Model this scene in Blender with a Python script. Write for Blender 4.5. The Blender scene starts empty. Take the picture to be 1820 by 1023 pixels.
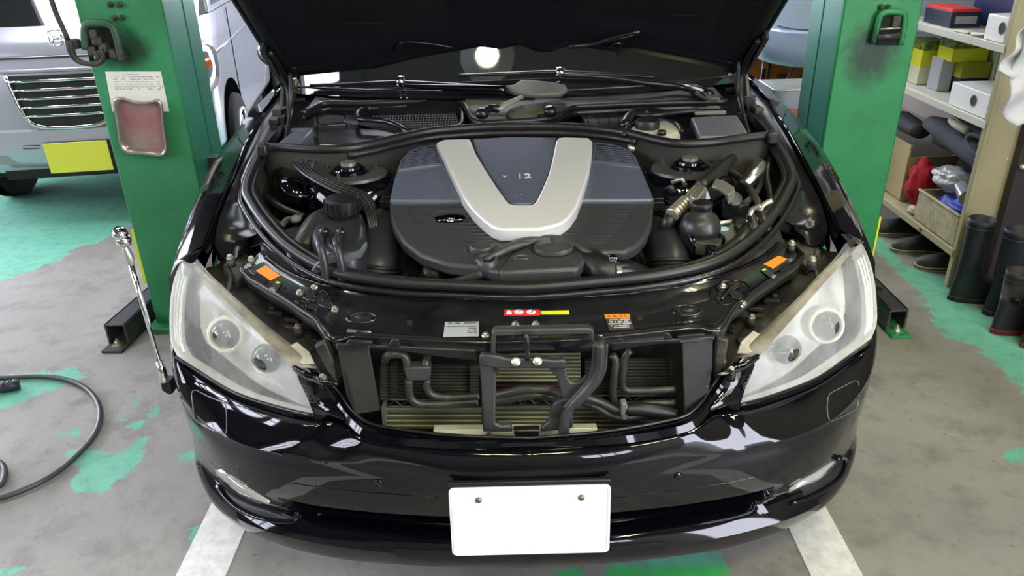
import bpy, bmesh, math, random
import numpy as np
from mathutils import Vector, Matrix
from mathutils.bvhtree import BVHTree

# ------------------------------------------------------------------ camera, world, exposure
SC = bpy.context.scene
COL = SC.collection
FPX = 1365.0
TH = math.radians(26); ROLL = math.radians(1.4)
CAM = np.array([-0.026, -1.235, 1.58])
FW = np.array([0, math.cos(TH), -math.sin(TH)])
_u = np.array([0, math.sin(TH), math.cos(TH)]); _r = np.array([1.0, 0, 0])
RT = _r * math.cos(ROLL) - _u * math.sin(ROLL)
UP = _u * math.cos(ROLL) + _r * math.sin(ROLL)
cd = bpy.data.cameras.new('camera'); cam = bpy.data.objects.new('camera', cd); COL.objects.link(cam)
cd.sensor_width = 36; cd.lens = 36 * FPX / 1820; cd.clip_start = 0.05
cam.matrix_world = Matrix(((RT[0], UP[0], -FW[0], CAM[0]), (RT[1], UP[1], -FW[1], CAM[1]), (RT[2], UP[2], -FW[2], CAM[2]), (0, 0, 0, 1)))
SC.camera = cam
SC.view_settings.view_transform = 'Standard'; SC.view_settings.look = 'None'
SC.view_settings.gamma = 1; SC.view_settings.use_curve_mapping = False
SC.view_settings.exposure = 0.6
SC.cycles.use_denoising = True
SC.cycles.max_bounces = 8; SC.cycles.sample_clamp_indirect = 6
SC.cycles.caustics_reflective = False; SC.cycles.caustics_refractive = False
W = bpy.data.worlds.new('sky'); SC.world = W; W.use_nodes = True
_b = W.node_tree.nodes['Background']; _b.inputs[0].default_value = (0.84, 0.86, 1.0, 1); _b.inputs[1].default_value = 10.0

def portal(loc, sx, sy, rot):
    l = bpy.data.lights.new('sky_portal', 'AREA'); l.shape = 'RECTANGLE'; l.size = sx; l.size_y = sy; l.cycles.is_portal = True
    o = bpy.data.objects.new('sky_portal', l); COL.objects.link(o); o.location = loc; o.rotation_euler = rot
portal((-3.05, 3.2, 4.32), 2.4, 2.6, (0, 0, 0))
portal((-6.12, -1.4, 2.8), 2.0, 4.2, (0, math.radians(-90), 0))
portal((-0.6, 5.0, 4.32), 2.9, 2.6, (0, 0, 0))
portal((0.4, 7.2, 1.3), 2.6, 2.6, (math.radians(-90), 0, 0))
portal((-6.15, 4.2, 1.4), 2.8, 3.6, (0, math.radians(-90), 0))
portal((1.6, -4.12, 2.3), 1.2, 1.2, (math.radians(90), 0, 0))

# ------------------------------------------------------------------ photo ray helpers
def ray(x, y):
    return FW + RT * (x - 910) / FPX + UP * (511.5 - y) / FPX
def at(x, y, Z=None, Y=None, X=None):
    d = ray(x, y)
    t = (Z - CAM[2]) / d[2] if Z is not None else (Y - CAM[1]) / d[1] if Y is not None else (X - CAM[0]) / d[0]
    return CAM + d * t
def atf(x, y, f):
    z = 0.8; p = None
    for _ in range(25):
        p = at(x, y, Z=z); z = 0.5 * z + 0.5 * f(abs(p[0]), p[1])
    return p
def atp(x, y, p0, n):
    d = ray(x, y); p0 = np.array(p0); n = np.array(n)
    return CAM + d * (((p0 - CAM) @ n) / (d @ n))
V = lambda *a: np.array(a, float)
def mir(p): return np.array([-p[0], p[1], p[2]])
def mirs(ps): return [mir(p) for p in ps]

# ------------------------------------------------------------------ object helpers
ORG = {}
def thing(name, label, cat, loc=(0, 0, 0), group=None, rot=0):
    o = bpy.data.objects.new(name, None); COL.objects.link(o)
    o.empty_display_size = 0.1
    o.location = loc; o.rotation_euler = (0, 0, rot); ORG[o.name] = np.array(loc, float)
    o['label'] = label; o['category'] = cat
    if group: o['group'] = group
    return o
def tag(o, label=None, cat=None, group=None, kind=None):
    if label: o['label'] = label
    if cat: o['category'] = cat
    if group: o['group'] = group
    if kind: o['kind'] = kind
    return o
def link(name, me, mat, parent=None, label=None, org=None):
    o = bpy.data.objects.new(name, me); COL.objects.link(o)
    if mat: me.materials.append(mat)
    if parent is not None:
        o.parent = parent; ORG[o.name] = ORG[parent.name]
        if label: o['label'] = label
    else:
        ORG[o.name] = np.array(org if org is not None else (0, 0, 0), float); o.location = ORG[o.name]
        if label: o['label'] = label
    return o
def mesh(name, vs, fs, mat, parent=None, smooth=False, label=None, org=None, sharp=None, bevel=0, bseg=2, solid=0, merge=False, sub=0):
    base = ORG[parent.name] if parent is not None else (np.array(org, float) if org is not None else np.zeros(3))
    me = bpy.data.meshes.new(name)
    me.from_pydata([tuple(np.array(v) - base) for v in vs], [], [tuple(f) for f in fs])
    bm = bmesh.new(); bm.from_mesh(me)
    if merge: bmesh.ops.remove_doubles(bm, verts=bm.verts, dist=0.0005)
    bmesh.ops.dissolve_degenerate(bm, dist=1e-6, edges=bm.edges)
    bmesh.ops.recalc_face_normals(bm, faces=bm.faces)
    bm.to_mesh(me); bm.free()
    if smooth:
        for p in me.polygons: p.use_smooth = True
        if sharp is not None: me.set_sharp_from_angle(angle=math.radians(sharp))
    o = link(name, me, mat, parent, label, org)
    if solid:
        m = o.modifiers.new('s', 'SOLIDIFY'); m.thickness = solid; m.offset = 0
    if bevel:
        m = o.modifiers.new('b', 'BEVEL'); m.width = bevel; m.segments = bseg; m.limit_method = 'ANGLE'; m.angle_limit = math.radians(35)
        for p in me.polygons: p.use_smooth = True
        me.set_sharp_from_angle(angle=math.radians(50))
    if sub:
        m = o.modifiers.new('u', 'SUBSURF'); m.levels = sub; m.render_levels = sub
    return o
class MB:
    def __init__(s): s.v = []; s.f = []
    def add(s, vs, fs):
        n = len(s.v); s.v += [np.array(v, float) for v in vs]; s.f += [tuple(i + n for i in f) for f in fs]; return s
    def box(s, c, sz, rz=0, R=None):
        hx, hy, hz = [q / 2 for q in sz]; c = np.array(c, float)
        if R is None: R = np.array(Matrix.Rotation(rz, 3, 'Z'))
        vs = [c + R @ V(x * hx, y * hy, z * hz) for z in (-1, 1) for x, y in ((-1, -1), (1, -1), (1, 1), (-1, 1))]
        return s.add(vs, [(0, 3, 2, 1), (4, 5, 6, 7), (0, 1, 5, 4), (1, 2, 6, 5), (2, 3, 7, 6), (3, 0, 4, 7)])
    def tube(s, pts, r, res=10, sm=6, caps=True, closed=False, flat=None):
        P = cr(pts, max(2, (len(pts) - (0 if closed else 1)) * sm + (0 if closed else 1)), closed) if sm > 1 else [np.array(p, float) for p in pts]
        n = len(P); rr = r if isinstance(r, (list, tuple)) else [r] * 2
        rad = np.interp(np.linspace(0, 1, n), np.linspace(0, 1, len(rr)), rr)
        T = []
        for i in range(n):
            a = P[(i + 1) % n] if (closed or i < n - 1) else P[i]; b = P[i - 1] if (closed or i > 0) else P[i]
            t = a - b; T.append(t / (np.linalg.norm(t) + 1e-12))
        u = np.cross(T[0], V(0, 0, 1))
        if np.linalg.norm(u) < 0.1: u = np.cross(T[0], V(1, 0, 0))
        u /= np.linalg.norm(u); vs = []
        for i in range(n):
            u = u - T[i] * (u @ T[i]); u /= np.linalg.norm(u); w = np.cross(T[i], u)
            for k in range(res):
                a = 2 * math.pi * k / res
                ca, sa = math.cos(a), math.sin(a)
                if flat: sa *= flat
                vs.append(P[i] + rad[i] * (u * ca + w * sa))
        fs = []
        m = n if closed else n - 1
        for i in range(m):
            j = (i + 1) % n
            for k in range(res):
                k2 = (k + 1) % res
                fs.append((i * res + k, i * res + k2, j * res + k2, j * res + k))
        if caps and not closed:
            fs.append(tuple(range(res))[::-1]); fs.append(tuple((n - 1) * res + k for k in range(res)))
        return s.add(vs, fs)
    def lathe(s, c, prof, axis=(0, 0, 1), res=24, sx=1, sy=1, xdir=None):
        c = np.array(c, float); ax = np.array(axis, float); ax /= np.linalg.norm(ax)
        u = np.array(xdir, float) if xdir is not None else np.cross(V(0, 1, 0), ax)
        if np.linalg.norm(u) < 0.1: u = V(1, 0, 0)
        u = u - ax * (u @ ax); u /= np.linalg.norm(u); w = np.cross(ax, u)
        vs = []; fs = []
        for r, h in prof:
            for k in range(res):
                a = 2 * math.pi * k / res
                vs.append(c + ax * h + (u * math.cos(a) * sx + w * math.sin(a) * sy) * max(r, 1e-5))
        n = len(prof)
        for i in range(n - 1):
            for k in range(res):
                k2 = (k + 1) % res
                fs.append((i * res + k, i * res + k2, (i + 1) * res + k2, (i + 1) * res + k))
        if prof[0][0] > 1e-4: fs.append(tuple(range(res))[::-1])
        if prof[-1][0] > 1e-4: fs.append(tuple((n - 1) * res + k for k in range(res)))
        return s.add(vs, fs)
    def prism(s, poly, off):
        """closed polygon (3d) extruded by vector off (or list of per point offsets)"""
        n = len(poly); P = [np.array(p, float) for p in poly]
        offs = off if isinstance(off, list) else [np.array(off, float)] * n
        return s.add(P + [p + q for p, q in zip(P, offs)], [tuple(range(n)), tuple(range(2 * n - 1, n - 1, -1))] + [(i, (i + 1) % n, (i + 1) % n + n, i + n) for i in range(n)])
    def grid(s, rows):
        n = len(rows[0]); vs = [p for r in rows for p in r]
        return s.add(vs, [(i * n + j, i * n + j + 1, (i + 1) * n + j + 1, (i + 1) * n + j) for i in range(len(rows) - 1) for j in range(n - 1)])
    def build(s, name, mat, parent=None, **k):
        return mesh(name, s.v, s.f, mat, parent, **k)
def cr(pts, n, closed=False):
    """even Catmull-Rom resample"""
    P = [np.array(p, float) for p in pts]
    if len(P) == 2:
        return [P[0] + (P[1] - P[0]) * t for t in np.linspace(0, 1, n)]
    if closed: Q = [P[-1]] + P + [P[0], P[1]]
    else: Q = [2 * P[0] - P[1]] + P + [2 * P[-1] - P[-2]]
    out = []
    for i in range(1, len(Q) - 2):
        p0, p1, p2, p3 = Q[i - 1:i + 3]
        d = [max(np.linalg.norm(b - a), 1e-9) ** 0.5 for a, b in ((p0, p1), (p1, p2), (p2, p3))]
        m1 = (p2 - p1) + d[1] * ((p1 - p0) / d[0] - (p2 - p0) / (d[0] + d[1]))
        m2 = (p2 - p1) + d[1] * ((p3 - p2) / d[2] - (p3 - p1) / (d[1] + d[2]))
        for t in np.linspace(0, 1, 12, endpoint=False):
            h = t * t * (3 - 2 * t)
            out.append((1 - h) * p1 + h * p2 + (t ** 3 - 2 * t * t + t) * m1 + (t ** 3 - t * t) * m2)
    out.append(P[0] if closed else P[-1])
    A = np.array(out); L = np.r_[0, np.cumsum(np.linalg.norm(np.diff(A, axis=0), axis=1))]
    t = np.linspace(0, L[-1], n + 1)[:-1] if closed else np.linspace(0, L[-1], n)
    return list(np.stack([np.interp(t, L, A[:, k]) for k in range(A.shape[1])], 1))
def lin(pts, n):
    A = np.array(pts, float); L = np.r_[0, np.cumsum(np.linalg.norm(np.diff(A, axis=0), axis=1))]
    return list(np.stack([np.interp(np.linspace(0, L[-1], n), L, A[:, k]) for k in range(A.shape[1])], 1))
def coons(top, bot, lef, rig, nu, nv, bulge=0, bdir=None, fn=cr):
    T = fn(top, nu); B = fn(bot, nu); L = fn(lef, nv); R = fn(rig, nv)
    rows = []
    for i in range(nv):
        v = i / (nv - 1); row = []
        for j in range(nu):
            u = j / (nu - 1)
            p = (1 - v) * T[j] + v * B[j] + (1 - u) * L[i] + u * R[i] - ((1 - u) * (1 - v) * T[0] + u * (1 - v) * T[-1] + (1 - u) * v * B[0] + u * v * B[-1])
            if bulge: p = p + np.array(bdir) * bulge * (4 * u * (1 - u)) ** 0.7 * (4 * v * (1 - v)) ** 0.7
            row.append(p)
        rows.append(row)
    return rows
def bvh(*objs):
    vs = []; fs = []
    for o in objs:
        n = len(vs); b = ORG[o.name]
        vs += [tuple(np.array(v.co) + b) for v in o.data.vertices]; fs += [tuple(i + n for i in p.vertices) for p in o.data.polygons]
    return BVHTree.FromPolygons(vs, fs)
def hit(px, py, tree, off=0.0, mirror=False):
    d = ray(px, py); loc, n, i, dist = tree.ray_cast(Vector(CAM), Vector(d / np.linalg.norm(d)))
    if loc is None:
        return None, None
    n = np.array(n)
    if n @ d > 0: n = -n
    return np.array(loc) + n * off, n
def hits(pts, tree, off=0.0):
    out = []; last = None
    for p in pts:
        q, n = hit(p[0], p[1], tree, off)
        if q is None: q = last if last is not None else at(p[0], p[1], Z=0.6)
        out.append(q); last = q
    return out
def decal(name, poly, tree, mat, parent, th=0.0012, off=0.0006, label=None, n=None):
    P = hits(poly, tree, off)
    if n is None: n = np.cross(P[1] - P[0], P[2] - P[0]); n = n / np.linalg.norm(n)
    if n @ (CAM - P[0]) < 0: n = -n
    return MB().prism([p for p in P], n * th).build(name, mat, parent, label=label)
def px_circle(cx, cy, rx, ry, n=20, a0=0):
    return [(cx + rx * math.cos(2 * math.pi * k / n + a0), cy + ry * math.sin(2 * math.pi * k / n + a0)) for k in range(n)]
def text(name, body, loc, size, mat, parent, R, extrude=0.0006, label=None):
    c = bpy.data.curves.new(name, 'FONT'); c.body = body; c.size = size; c.extrude = extrude; c.align_x = 'CENTER'; c.align_y = 'CENTER'
    c.resolution_u = 2
    t_ = bpy.data.objects.new(name, c); COL.objects.link(t_)
    bpy.context.view_layer.update()
    me = bpy.data.meshes.new_from_object(t_.evaluated_get(bpy.context.evaluated_depsgraph_get()))
    bpy.data.objects.remove(t_)
    me.materials.clear(); me.materials.append(mat)
    o = bpy.data.objects.new(name, me); COL.objects.link(o)
    base = ORG[parent.name]; o.parent = parent; ORG[o.name] = base
    m = Matrix([list(R[0]) , list(R[1]), list(R[2])]).transposed().to_4x4(); m.translation = Vector(np.array(loc) - base)
    o.matrix_local = m
    if label: o['label'] = label
    return o
def frame3(xd, n):
    xd = np.array(xd, float); n = np.array(n, float); n /= np.linalg.norm(n)
    xd = xd - n * (xd @ n); xd /= np.linalg.norm(xd); return [xd, np.cross(n, xd), n]
def copy_tree(o, parent=None):
    c = o.copy(); COL.objects.link(c); ORG[c.name] = ORG[o.name]
    if parent is not None: c.parent = parent
    for ch in list(KIDS(o)): copy_tree(ch, c)
    return c
def KIDS(o): return [q for q in COL.objects if q.parent == o]

# ------------------------------------------------------------------ materials
def mat(name, col, rough=0.5, metal=0.0, coat=0.0, spec=0.5, bump=0, bscale=60, var=0, vscale=6, vcol=None, emit=None, estr=0, alpha=1, trans=0, sheen=0, bdist=0.002):
    m = bpy.data.materials.new(name); m.use_nodes = True; nt = m.node_tree; b = nt.nodes['Principled BSDF']
    b.inputs['Base Color'].default_value = (*col, 1); b.inputs['Roughness'].default_value = rough; b.inputs['Metallic'].default_value = metal
    b.inputs['Coat Weight'].default_value = coat; b.inputs['Coat Roughness'].default_value = 0.03; b.inputs['Specular IOR Level'].default_value = spec
    b.inputs['Alpha'].default_value = alpha; b.inputs['Transmission Weight'].default_value = trans
    if emit: b.inputs['Emission Color'].default_value = (*emit, 1); b.inputs['Emission Strength'].default_value = estr
    if bump or var:
        tc = nt.nodes.new('ShaderNodeTexCoord')
    if bump:
        n = nt.nodes.new('ShaderNodeTexNoise'); n.inputs['Scale'].default_value = bscale; n.inputs['Detail'].default_value = 4
        bp = nt.nodes.new('ShaderNodeBump'); bp.inputs['Strength'].default_value = bump; bp.inputs['Distance'].default_value = bdist
        nt.links.new(tc.outputs['Object'], n.inputs['Vector']); nt.links.new(n.outputs['Fac'], bp.inputs['Height']); nt.links.new(bp.outputs['Normal'], b.inputs['Normal'])
    if var:
        n = nt.nodes.new('ShaderNodeTexNoise'); n.inputs['Scale'].default_value = vscale; n.inputs['Detail'].default_value = 6; n.inputs['Roughness'].default_value = 0.65
        r = nt.nodes.new('ShaderNodeValToRGB'); r.color_ramp.elements[0].position = 0.38; r.color_ramp.elements[1].position = 0.66
        v2 = vcol if vcol else tuple(min(1, c * 1.8) for c in col)
        r.color_ramp.elements[0].color = (*col, 1); r.color_ramp.elements[1].color = tuple(col[i] * (1 - var) + v2[i] * var for i in range(3)) + (1,)
        nt.links.new(tc.outputs['Object'], n.inputs['Vector']); nt.links.new(n.outputs['Fac'], r.inputs['Fac']); nt.links.new(r.outputs['Color'], b.inputs['Base Color'])
    return m
PAINT = mat('black_car_paint', (0.002, 0.002, 0.004), 0.05, spec=0.55)
SHEET = mat('black_bay_paint', (0.006, 0.006, 0.008), 0.22, coat=0.6, var=0.6, vcol=(0.03, 0.03, 0.028), vscale=9)
TANK = mat('tank_plastic', (0.022, 0.023, 0.027), 0.34, var=0.5, vcol=(0.035, 0.035, 0.04), vscale=9)
PLAST = mat('black_plastic', (0.008, 0.008, 0.009), 0.45, bump=0.15, bscale=300)
DUSTY = mat('dusty_black_plastic', (0.010, 0.010, 0.010), 0.6, var=0.9, vcol=(0.035, 0.033, 0.028), vscale=12, bump=0.3, bscale=80)
SATIN = mat('satin_black_plastic', (0.008, 0.008, 0.010), 0.26, var=0.4, vcol=(0.022, 0.022, 0.024), vscale=8)
RUBBER = mat('rubber', (0.010, 0.010, 0.011), 0.4, var=0.4, vcol=(0.025, 0.025, 0.025), vscale=15)
COVER = mat('sky_tinted_cover_plastic', (0.095, 0.108, 0.155), 0.34, spec=0.9, bump=0.2, bscale=500, bdist=0.0006)  # bluish tone carries the sky sheen of the upper cover in its colour
COVER2 = mat('engine_cover_lower_plastic', (0.042, 0.044, 0.045), 0.40, bump=0.2, bscale=500, bdist=0.0006)
SILVER = mat('silver_trim', (0.82, 0.82, 0.78), 0.3, metal=0.25, coat=0.3)
ALU = mat('aluminium', (0.55, 0.55, 0.48), 0.4, metal=0.8, var=0.5, vcol=(0.25, 0.24, 0.2), vscale=14)
FINB = mat('lit_fin_edge', (0.60, 0.62, 0.38), 0.4, metal=0.4)  # brighter copy of the fin metal, lit slat edges put into colour
FIN = mat('lamplit_radiator_aluminium', (0.17, 0.175, 0.09), 0.5, metal=0.4, var=0.5, vcol=(0.10, 0.10, 0.05), vscale=10)  # yellow-green lamp tint is put into the base colour
FIND = mat('dark_cooler_fins', (0.03, 0.031, 0.025), 0.5, metal=0.3, var=0.6, vcol=(0.07, 0.07, 0.055), vscale=14)
BRKT = mat('grey_painted_steel', (0.032, 0.035, 0.037), 0.42, metal=0.2, var=0.7, vcol=(0.08, 0.08, 0.075), vscale=10)
ZINC = mat('zinc_bolt', (0.62, 0.6, 0.5), 0.32, metal=0.9)
CHROME = mat('chrome', (0.85, 0.85, 0.85), 0.06, metal=1)
DARK = mat('deep_black', (0.004, 0.004, 0.004), 0.8)
GRIME = mat('grimy_metal', (0.010, 0.010, 0.008), 0.55, var=1, vcol=(0.06, 0.055, 0.042), vscale=16, bump=0.6, bscale=40, bdist=0.006)
FELT = mat('hood_felt', (0.007, 0.0075, 0.010), 0.95, bump=0.4, bscale=200, spec=0.15)
GREEN = mat('green_machine_paint', (0.008, 0.19, 0.07), 0.45, var=0.8, vcol=(0.015, 0.26, 0.10), vscale=5, bump=0.1, bscale=30)
GREEN_LIT = mat('skylit_green_machine_paint', (0.015, 0.20, 0.14), 0.4, var=0.5, vcol=(0.02, 0.24, 0.16), vscale=5)  # green post paint with sky light on the inner sides put into colour
WHITE = mat('white_plate', (0.88, 0.88, 0.88), 0.35)
ORANGE = mat('orange_sticker', (1.0, 0.28, 0.02), 0.5)
REDS = mat('red_sticker', (0.75, 0.04, 0.03), 0.5)
YEL = mat('yellow_sticker', (0.72, 0.78, 0.01), 0.5)
PAPER = mat('paper', (0.75, 0.75, 0.68), 0.8, var=0.3, vcol=(0.6, 0.6, 0.5), vscale=8)
INK = mat('ink', (0.03, 0.03, 0.03), 0.8)
INKG = mat('grey_ink', (0.35, 0.35, 0.38), 0.8)
GLASS_D = mat('windscreen_glass', (0.012, 0.014, 0.014), 0.02, spec=0.7, coat=0.6)
BEIGE = mat('beige_shelf_paint', (0.40, 0.36, 0.22), 0.5, var=0.4, vcol=(0.30, 0.27, 0.16), vscale=4)
SHELFW = mat('pale_shelf_paint', (0.62, 0.62, 0.55), 0.5, var=0.3, vcol=(0.5, 0.5, 0.42), vscale=4)
# ------------------------------------------------------------------ lamps of the workshop (pendant work lamps)
LAMPM = mat('lit_lamp_glass', (1, 1, 0.8), 0.5, emit=(1.0, 0.95, 0.62), estr=60)
SHADE = mat('lamp_shade_enamel', (0.5, 0.52, 0.5), 0.4)
def pendant(x, y, z, label, top=4.0):
    t = thing('pendant_lamp', label, 'lamp', (x, y, z), 'pendant lamps')
    MB().lathe((x, y, z), [(0.001, -0.1), (0.05, -0.09), (0.085, -0.05), (0.1, 0.0), (0.085, 0.05), (0.04, 0.1)], res=20).build('bulb', LAMPM, t, smooth=True)
    MB().lathe((x, y, z), [(0.24, 0.02), (0.2, 0.09), (0.12, 0.17), (0.06, 0.2), (0.05, 0.3), (0.045, 0.3), (0.05, 0.19), (0.11, 0.16), (0.19, 0.08), (0.235, 0.015)], res=28).build('lamp_shade', SHADE, t, smooth=True)
    MB().tube([(x, y, z + 0.28), (x, y, top)], 0.008, sm=1).build('cord', PLAST, t)
pendant(-0.21, 2.65, 3.2, 'pendant work lamp hanging above the windscreen of the black car')
pendant(-1.75, 0.35, 3.3, 'pendant work lamp hanging above the left headlight side of the black car')
pendant(1.8, 0.35, 3.3, 'pendant work lamp hanging above the right headlight side, towards the shelves')
pendant(0.1, -1.9, 3.4, 'pendant work lamp hanging in front of the black car')

# ------------------------------------------------------------------ floor with worn green paint
def sdist(P, poly):
    A = np.array(poly); n = len(A); d = np.full(len(P), 1e9); inside = np.zeros(len(P), bool)
    for i in range(n):
        a = A[i]; b = A[(i + 1) % n]; ab = b - a; ap = P - a
        t = np.clip((ap @ ab) / (ab @ ab + 1e-12), 0, 1); d = np.minimum(d, np.linalg.norm(ap - t[:, None] * ab, axis=1))
        c = ((a[1] > P[:, 1]) != (b[1] > P[:, 1])); 
        xx = (b[0] - a[0]) * (P[:, 1] - a[1]) / (b[1] - a[1] + 1e-12) + a[0]
        inside ^= c & (P[:, 0] < xx)
    return np.where(inside, d, -d)
gx = np.arange(-6, 3.31, 0.03); gy = np.arange(-1.2, 4.81, 0.03)
GX, GY = np.meshgrid(gx, gy); P2 = np.stack([GX.ravel(), GY.ravel()], 1)
def fl(pts): return [tuple(at(x, y, Z=0)[:2]) for x, y in pts]
g_main = fl([(0, 500), (55, 483), (105, 462), (135, 438), (175, 432), (205, 415), (218, 402), (262, 398)]) + [(-1.0, 3.1), (0.5, 3.4), (1.6, 3.2), (1.9, 4.8), (-6, 4.8), (-6, 1.7)]
greens = [g_main,
          fl([(-40, 745), (60, 705), (120, 680), (150, 668), (128, 655), (60, 664), (0, 668), (-40, 680)]),
          fl([(122, 800), (150, 793), (195, 812), (235, 795), (255, 770), (262, 792), (243, 838), (205, 852), (190, 876), (132, 880), (128, 845)]),
          fl([(207, 733), (238, 752), (278, 722), (284, 726), (250, 757), (246, 772), (238, 765)]),
          fl([(108, 768), (150, 762), (152, 770), (110, 776)]), fl([(240, 712), (262, 696), (262, 700), (244, 718)]),
          fl([(320, 806), (345, 800), (352, 815), (318, 824)]), fl([(0, 1014), (40, 1010), (40, 1021), (0, 1023)]), fl([(292, 965), (305, 966), (300, 972)]), fl([(322, 945), (350, 935), (345, 965), (330, 968)]),
          fl([(1535, 425), (1580, 465), (1612, 500), (1645, 535), (1660, 572), (1675, 600), (1700, 606), (1740, 618), (1775, 655), (1815, 690), (1870, 740), (1870, 640), (1800, 590), (1755, 560), (1718, 525), (1690, 500), (1640, 480), (1600, 470), (1580, 440), (1560, 400)]),
          fl([(955, 1040), (960, 1017), (1010, 1012), (1065, 1016), (1080, 1004), (1125, 1005), (1140, 996), (1170, 990), (1215, 988), (1235, 981), (1275, 982), (1290, 995), (1300, 1010), (1290, 1040)]),
          fl([(1784, 806), (1810, 793), (1830, 800), (1830, 822), (1795, 822)])]
sd = np.max([sdist(P2, g) for g in greens], axis=0)
paint = np.clip(0.5 + sd / 0.12, 0, 1)
hue = 1 / (1 + np.exp(-(P2[:, 0] + 0.6) * 6)) * (P2[:, 1] < 0.3)
nx, ny = len(gx), len(gy)
fv = [(x, y, 0.0) for x, y in P2]
ff = [(j * nx + i, j * nx + i + 1, (j + 1) * nx + i + 1, (j + 1) * nx + i) for j in range(ny - 1) for i in range(nx - 1)]
def conc(name, attr):
    m = bpy.data.materials.new(name); m.use_nodes = True; nt = m.node_tree; b = nt.nodes['Principled BSDF']; N = nt.nodes.new; L = nt.links.new
    tc = N('ShaderNodeTexCoord')
    def noise(s, d=6, r=0.6):
        n = N('ShaderNodeTexNoise'); n.inputs['Scale'].default_value = s; n.inputs['Detail'].default_value = d; n.inputs['Roughness'].default_value = r
        L(tc.outputs['Object'], n.inputs['Vector']); return n.outputs['Fac']
    def ramp(f, a, b_, c0, c1):
        r = N('ShaderNodeValToRGB'); r.color_ramp.elements[0].position = a; r.color_ramp.elements[1].position = b_
        r.color_ramp.elements[0].color = (*c0, 1); r.color_ramp.elements[1].color = (*c1, 1); L(f, r.inputs['Fac']); return r.outputs['Color']
    def mix(f, a, b_, mode='MIX'):
        x = N('ShaderNodeMix'); x.data_type = 'RGBA'; x.blend_type = mode
        if isinstance(f, float): x.inputs[0].default_value = f
        else: L(f, x.inputs[0])
        for s, q in ((6, a), (7, b_)):
            if isinstance(q, tuple): x.inputs[s].default_value = (*q, 1)
            else: L(q, x.inputs[s])
        return x.outputs[2]
    base = ramp(noise(1.6), 0.35, 0.65, (0.20, 0.193, 0.180), (0.30, 0.29, 0.268))
    base = mix(ramp(noise(3.2, 7, 0.7), 0.52, 0.66, (0, 0, 0), (0.75, 0.75, 0.75)), base, (0.15, 0.147, 0.135))
    base = mix(ramp(noise(9), 0.5, 0.75, (0, 0, 0), (1, 1, 1)), base, (0.16, 0.153, 0.14))
    base = mix(ramp(noise(26, 8, 0.75), 0.60, 0.68, (0, 0, 0), (0.7, 0.7, 0.7)), base, (0.07, 0.068, 0.06))
    if attr:
        at_ = N('ShaderNodeAttribute'); at_.attribute_name = 'paint'; hu = N('ShaderNodeAttribute'); hu.attribute_name = 'hue'
        def math_(op, a, b_):
            x = N('ShaderNodeMath'); x.operation = op
            for i, q in enumerate((a, b_)):
                if isinstance(q, (int, float)): x.inputs[i].default_value = q
                else: L(q, x.inputs[i])
            return x.outputs[0]
        e = math_('ADD', at_.outputs['Fac'], math_('MULTIPLY', math_('SUBTRACT', noise(14, 8, 0.7), 0.5), 1.5))
        e = math_('ADD', e, math_('MULTIPLY', math_('SUBTRACT', noise(2.5, 3), 0.5), 0.5))
        k = ramp(e, 0.47, 0.56, (0, 0, 0), (1, 1, 1))
        g = mix(hu.outputs['Fac'], (0.14, 0.42, 0.31), (0.04, 0.40, 0.09))
        g = mix(ramp(noise(18, 5), 0.45, 0.75, (0, 0, 0), (0.8, 0.8, 0.8)), g, (0.09, 0.24, 0.17))
        base = mix(k, base, g)
    L(base, b.inputs['Base Color']); b.inputs['Roughness'].default_value = 0.5; b.inputs['Specular IOR Level'].default_value = 0.35
    bp = N('ShaderNodeBump'); bp.inputs['Strength'].default_value = 0.35; bp.inputs['Distance'].default_value = 0.004; L(noise(35), bp.inputs['Height']); L(bp.outputs['Normal'], b.inputs['Normal'])
    return m
floor = mesh('floor', fv, ff, conc('worn_painted_concrete', True)); floor['kind'] = 'structure'
for nm, arr in (('paint', paint), ('hue', hue)):
    a = floor.data.attributes.new(nm, 'FLOAT', 'POINT'); a.data.foreach_set('value', arr.astype(np.float32))
def struct(name, mb, m, **k):
    o = mb.build(name, m, **k); o['kind'] = 'structure'; return o
CONC2 = conc('plain_concrete', False)
struct('floor_front', MB().box((-1.35, -5.7, -0.05), (26, 9, 0.1)), mat('green_painted_floor', (.02, .08, .045), .4, var=.9, vcol=(.07, .075, .06), vscale=1.5))
struct('floor_outer', MB().box((-1.35, 8.4, -0.05), (26, 7.2, 0.1)).box((-9.5, 1.8, -0.05), (7, 6, 0.1)).box((5.6, 1.8, -0.05), (4.6, 6, 0.1)), CONC2)
STRIPE = mat('worn_white_line', (0.78, 0.78, 0.76), 0.6, var=0.7, vcol=(0.5, 0.5, 0.48), vscale=25)
struct('trim_1', MB().box((-0.88, 0.0, 0.001), (0.135, 2.4, 0.003)), STRIPE)
struct('trim_2', MB().box((0.807, 0.0, 0.001), (0.135, 2.4, 0.003)), STRIPE)

# ------------------------------------------------------------------ workshop shell
WALLM = mat('workshop_wall', (0.20, 0.18, 0.15), 0.8, var=0.4, vcol=(0.14, 0.125, 0.105), vscale=2)
WALLD = mat('dark_back_wall', (0.12, 0.12, 0.12), 0.8, var=0.4, vcol=(0.2, 0.19, 0.17), vscale=2)
STEELB = mat('dark_steel_beam', (0.05, 0.05, 0.055), 0.5)
struct('wall_right', MB().box((3.45, 2.6, 2.1), (0.12, 9, 4.2)), WALLM)
struct('wall_back', MB().box((-3.55, 7.1, 2.1), (5.3, 0.12, 4.2)).box((2.6, 7.1, 2.1), (1.8, 0.12, 4.2)).box((0.4, 7.1, 3.4), (2.6, 0.12, 1.6)), WALLD)
CEIL = mat('ceiling_sheet', (0.10, 0.09, 0.08), 0.8)
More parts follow.
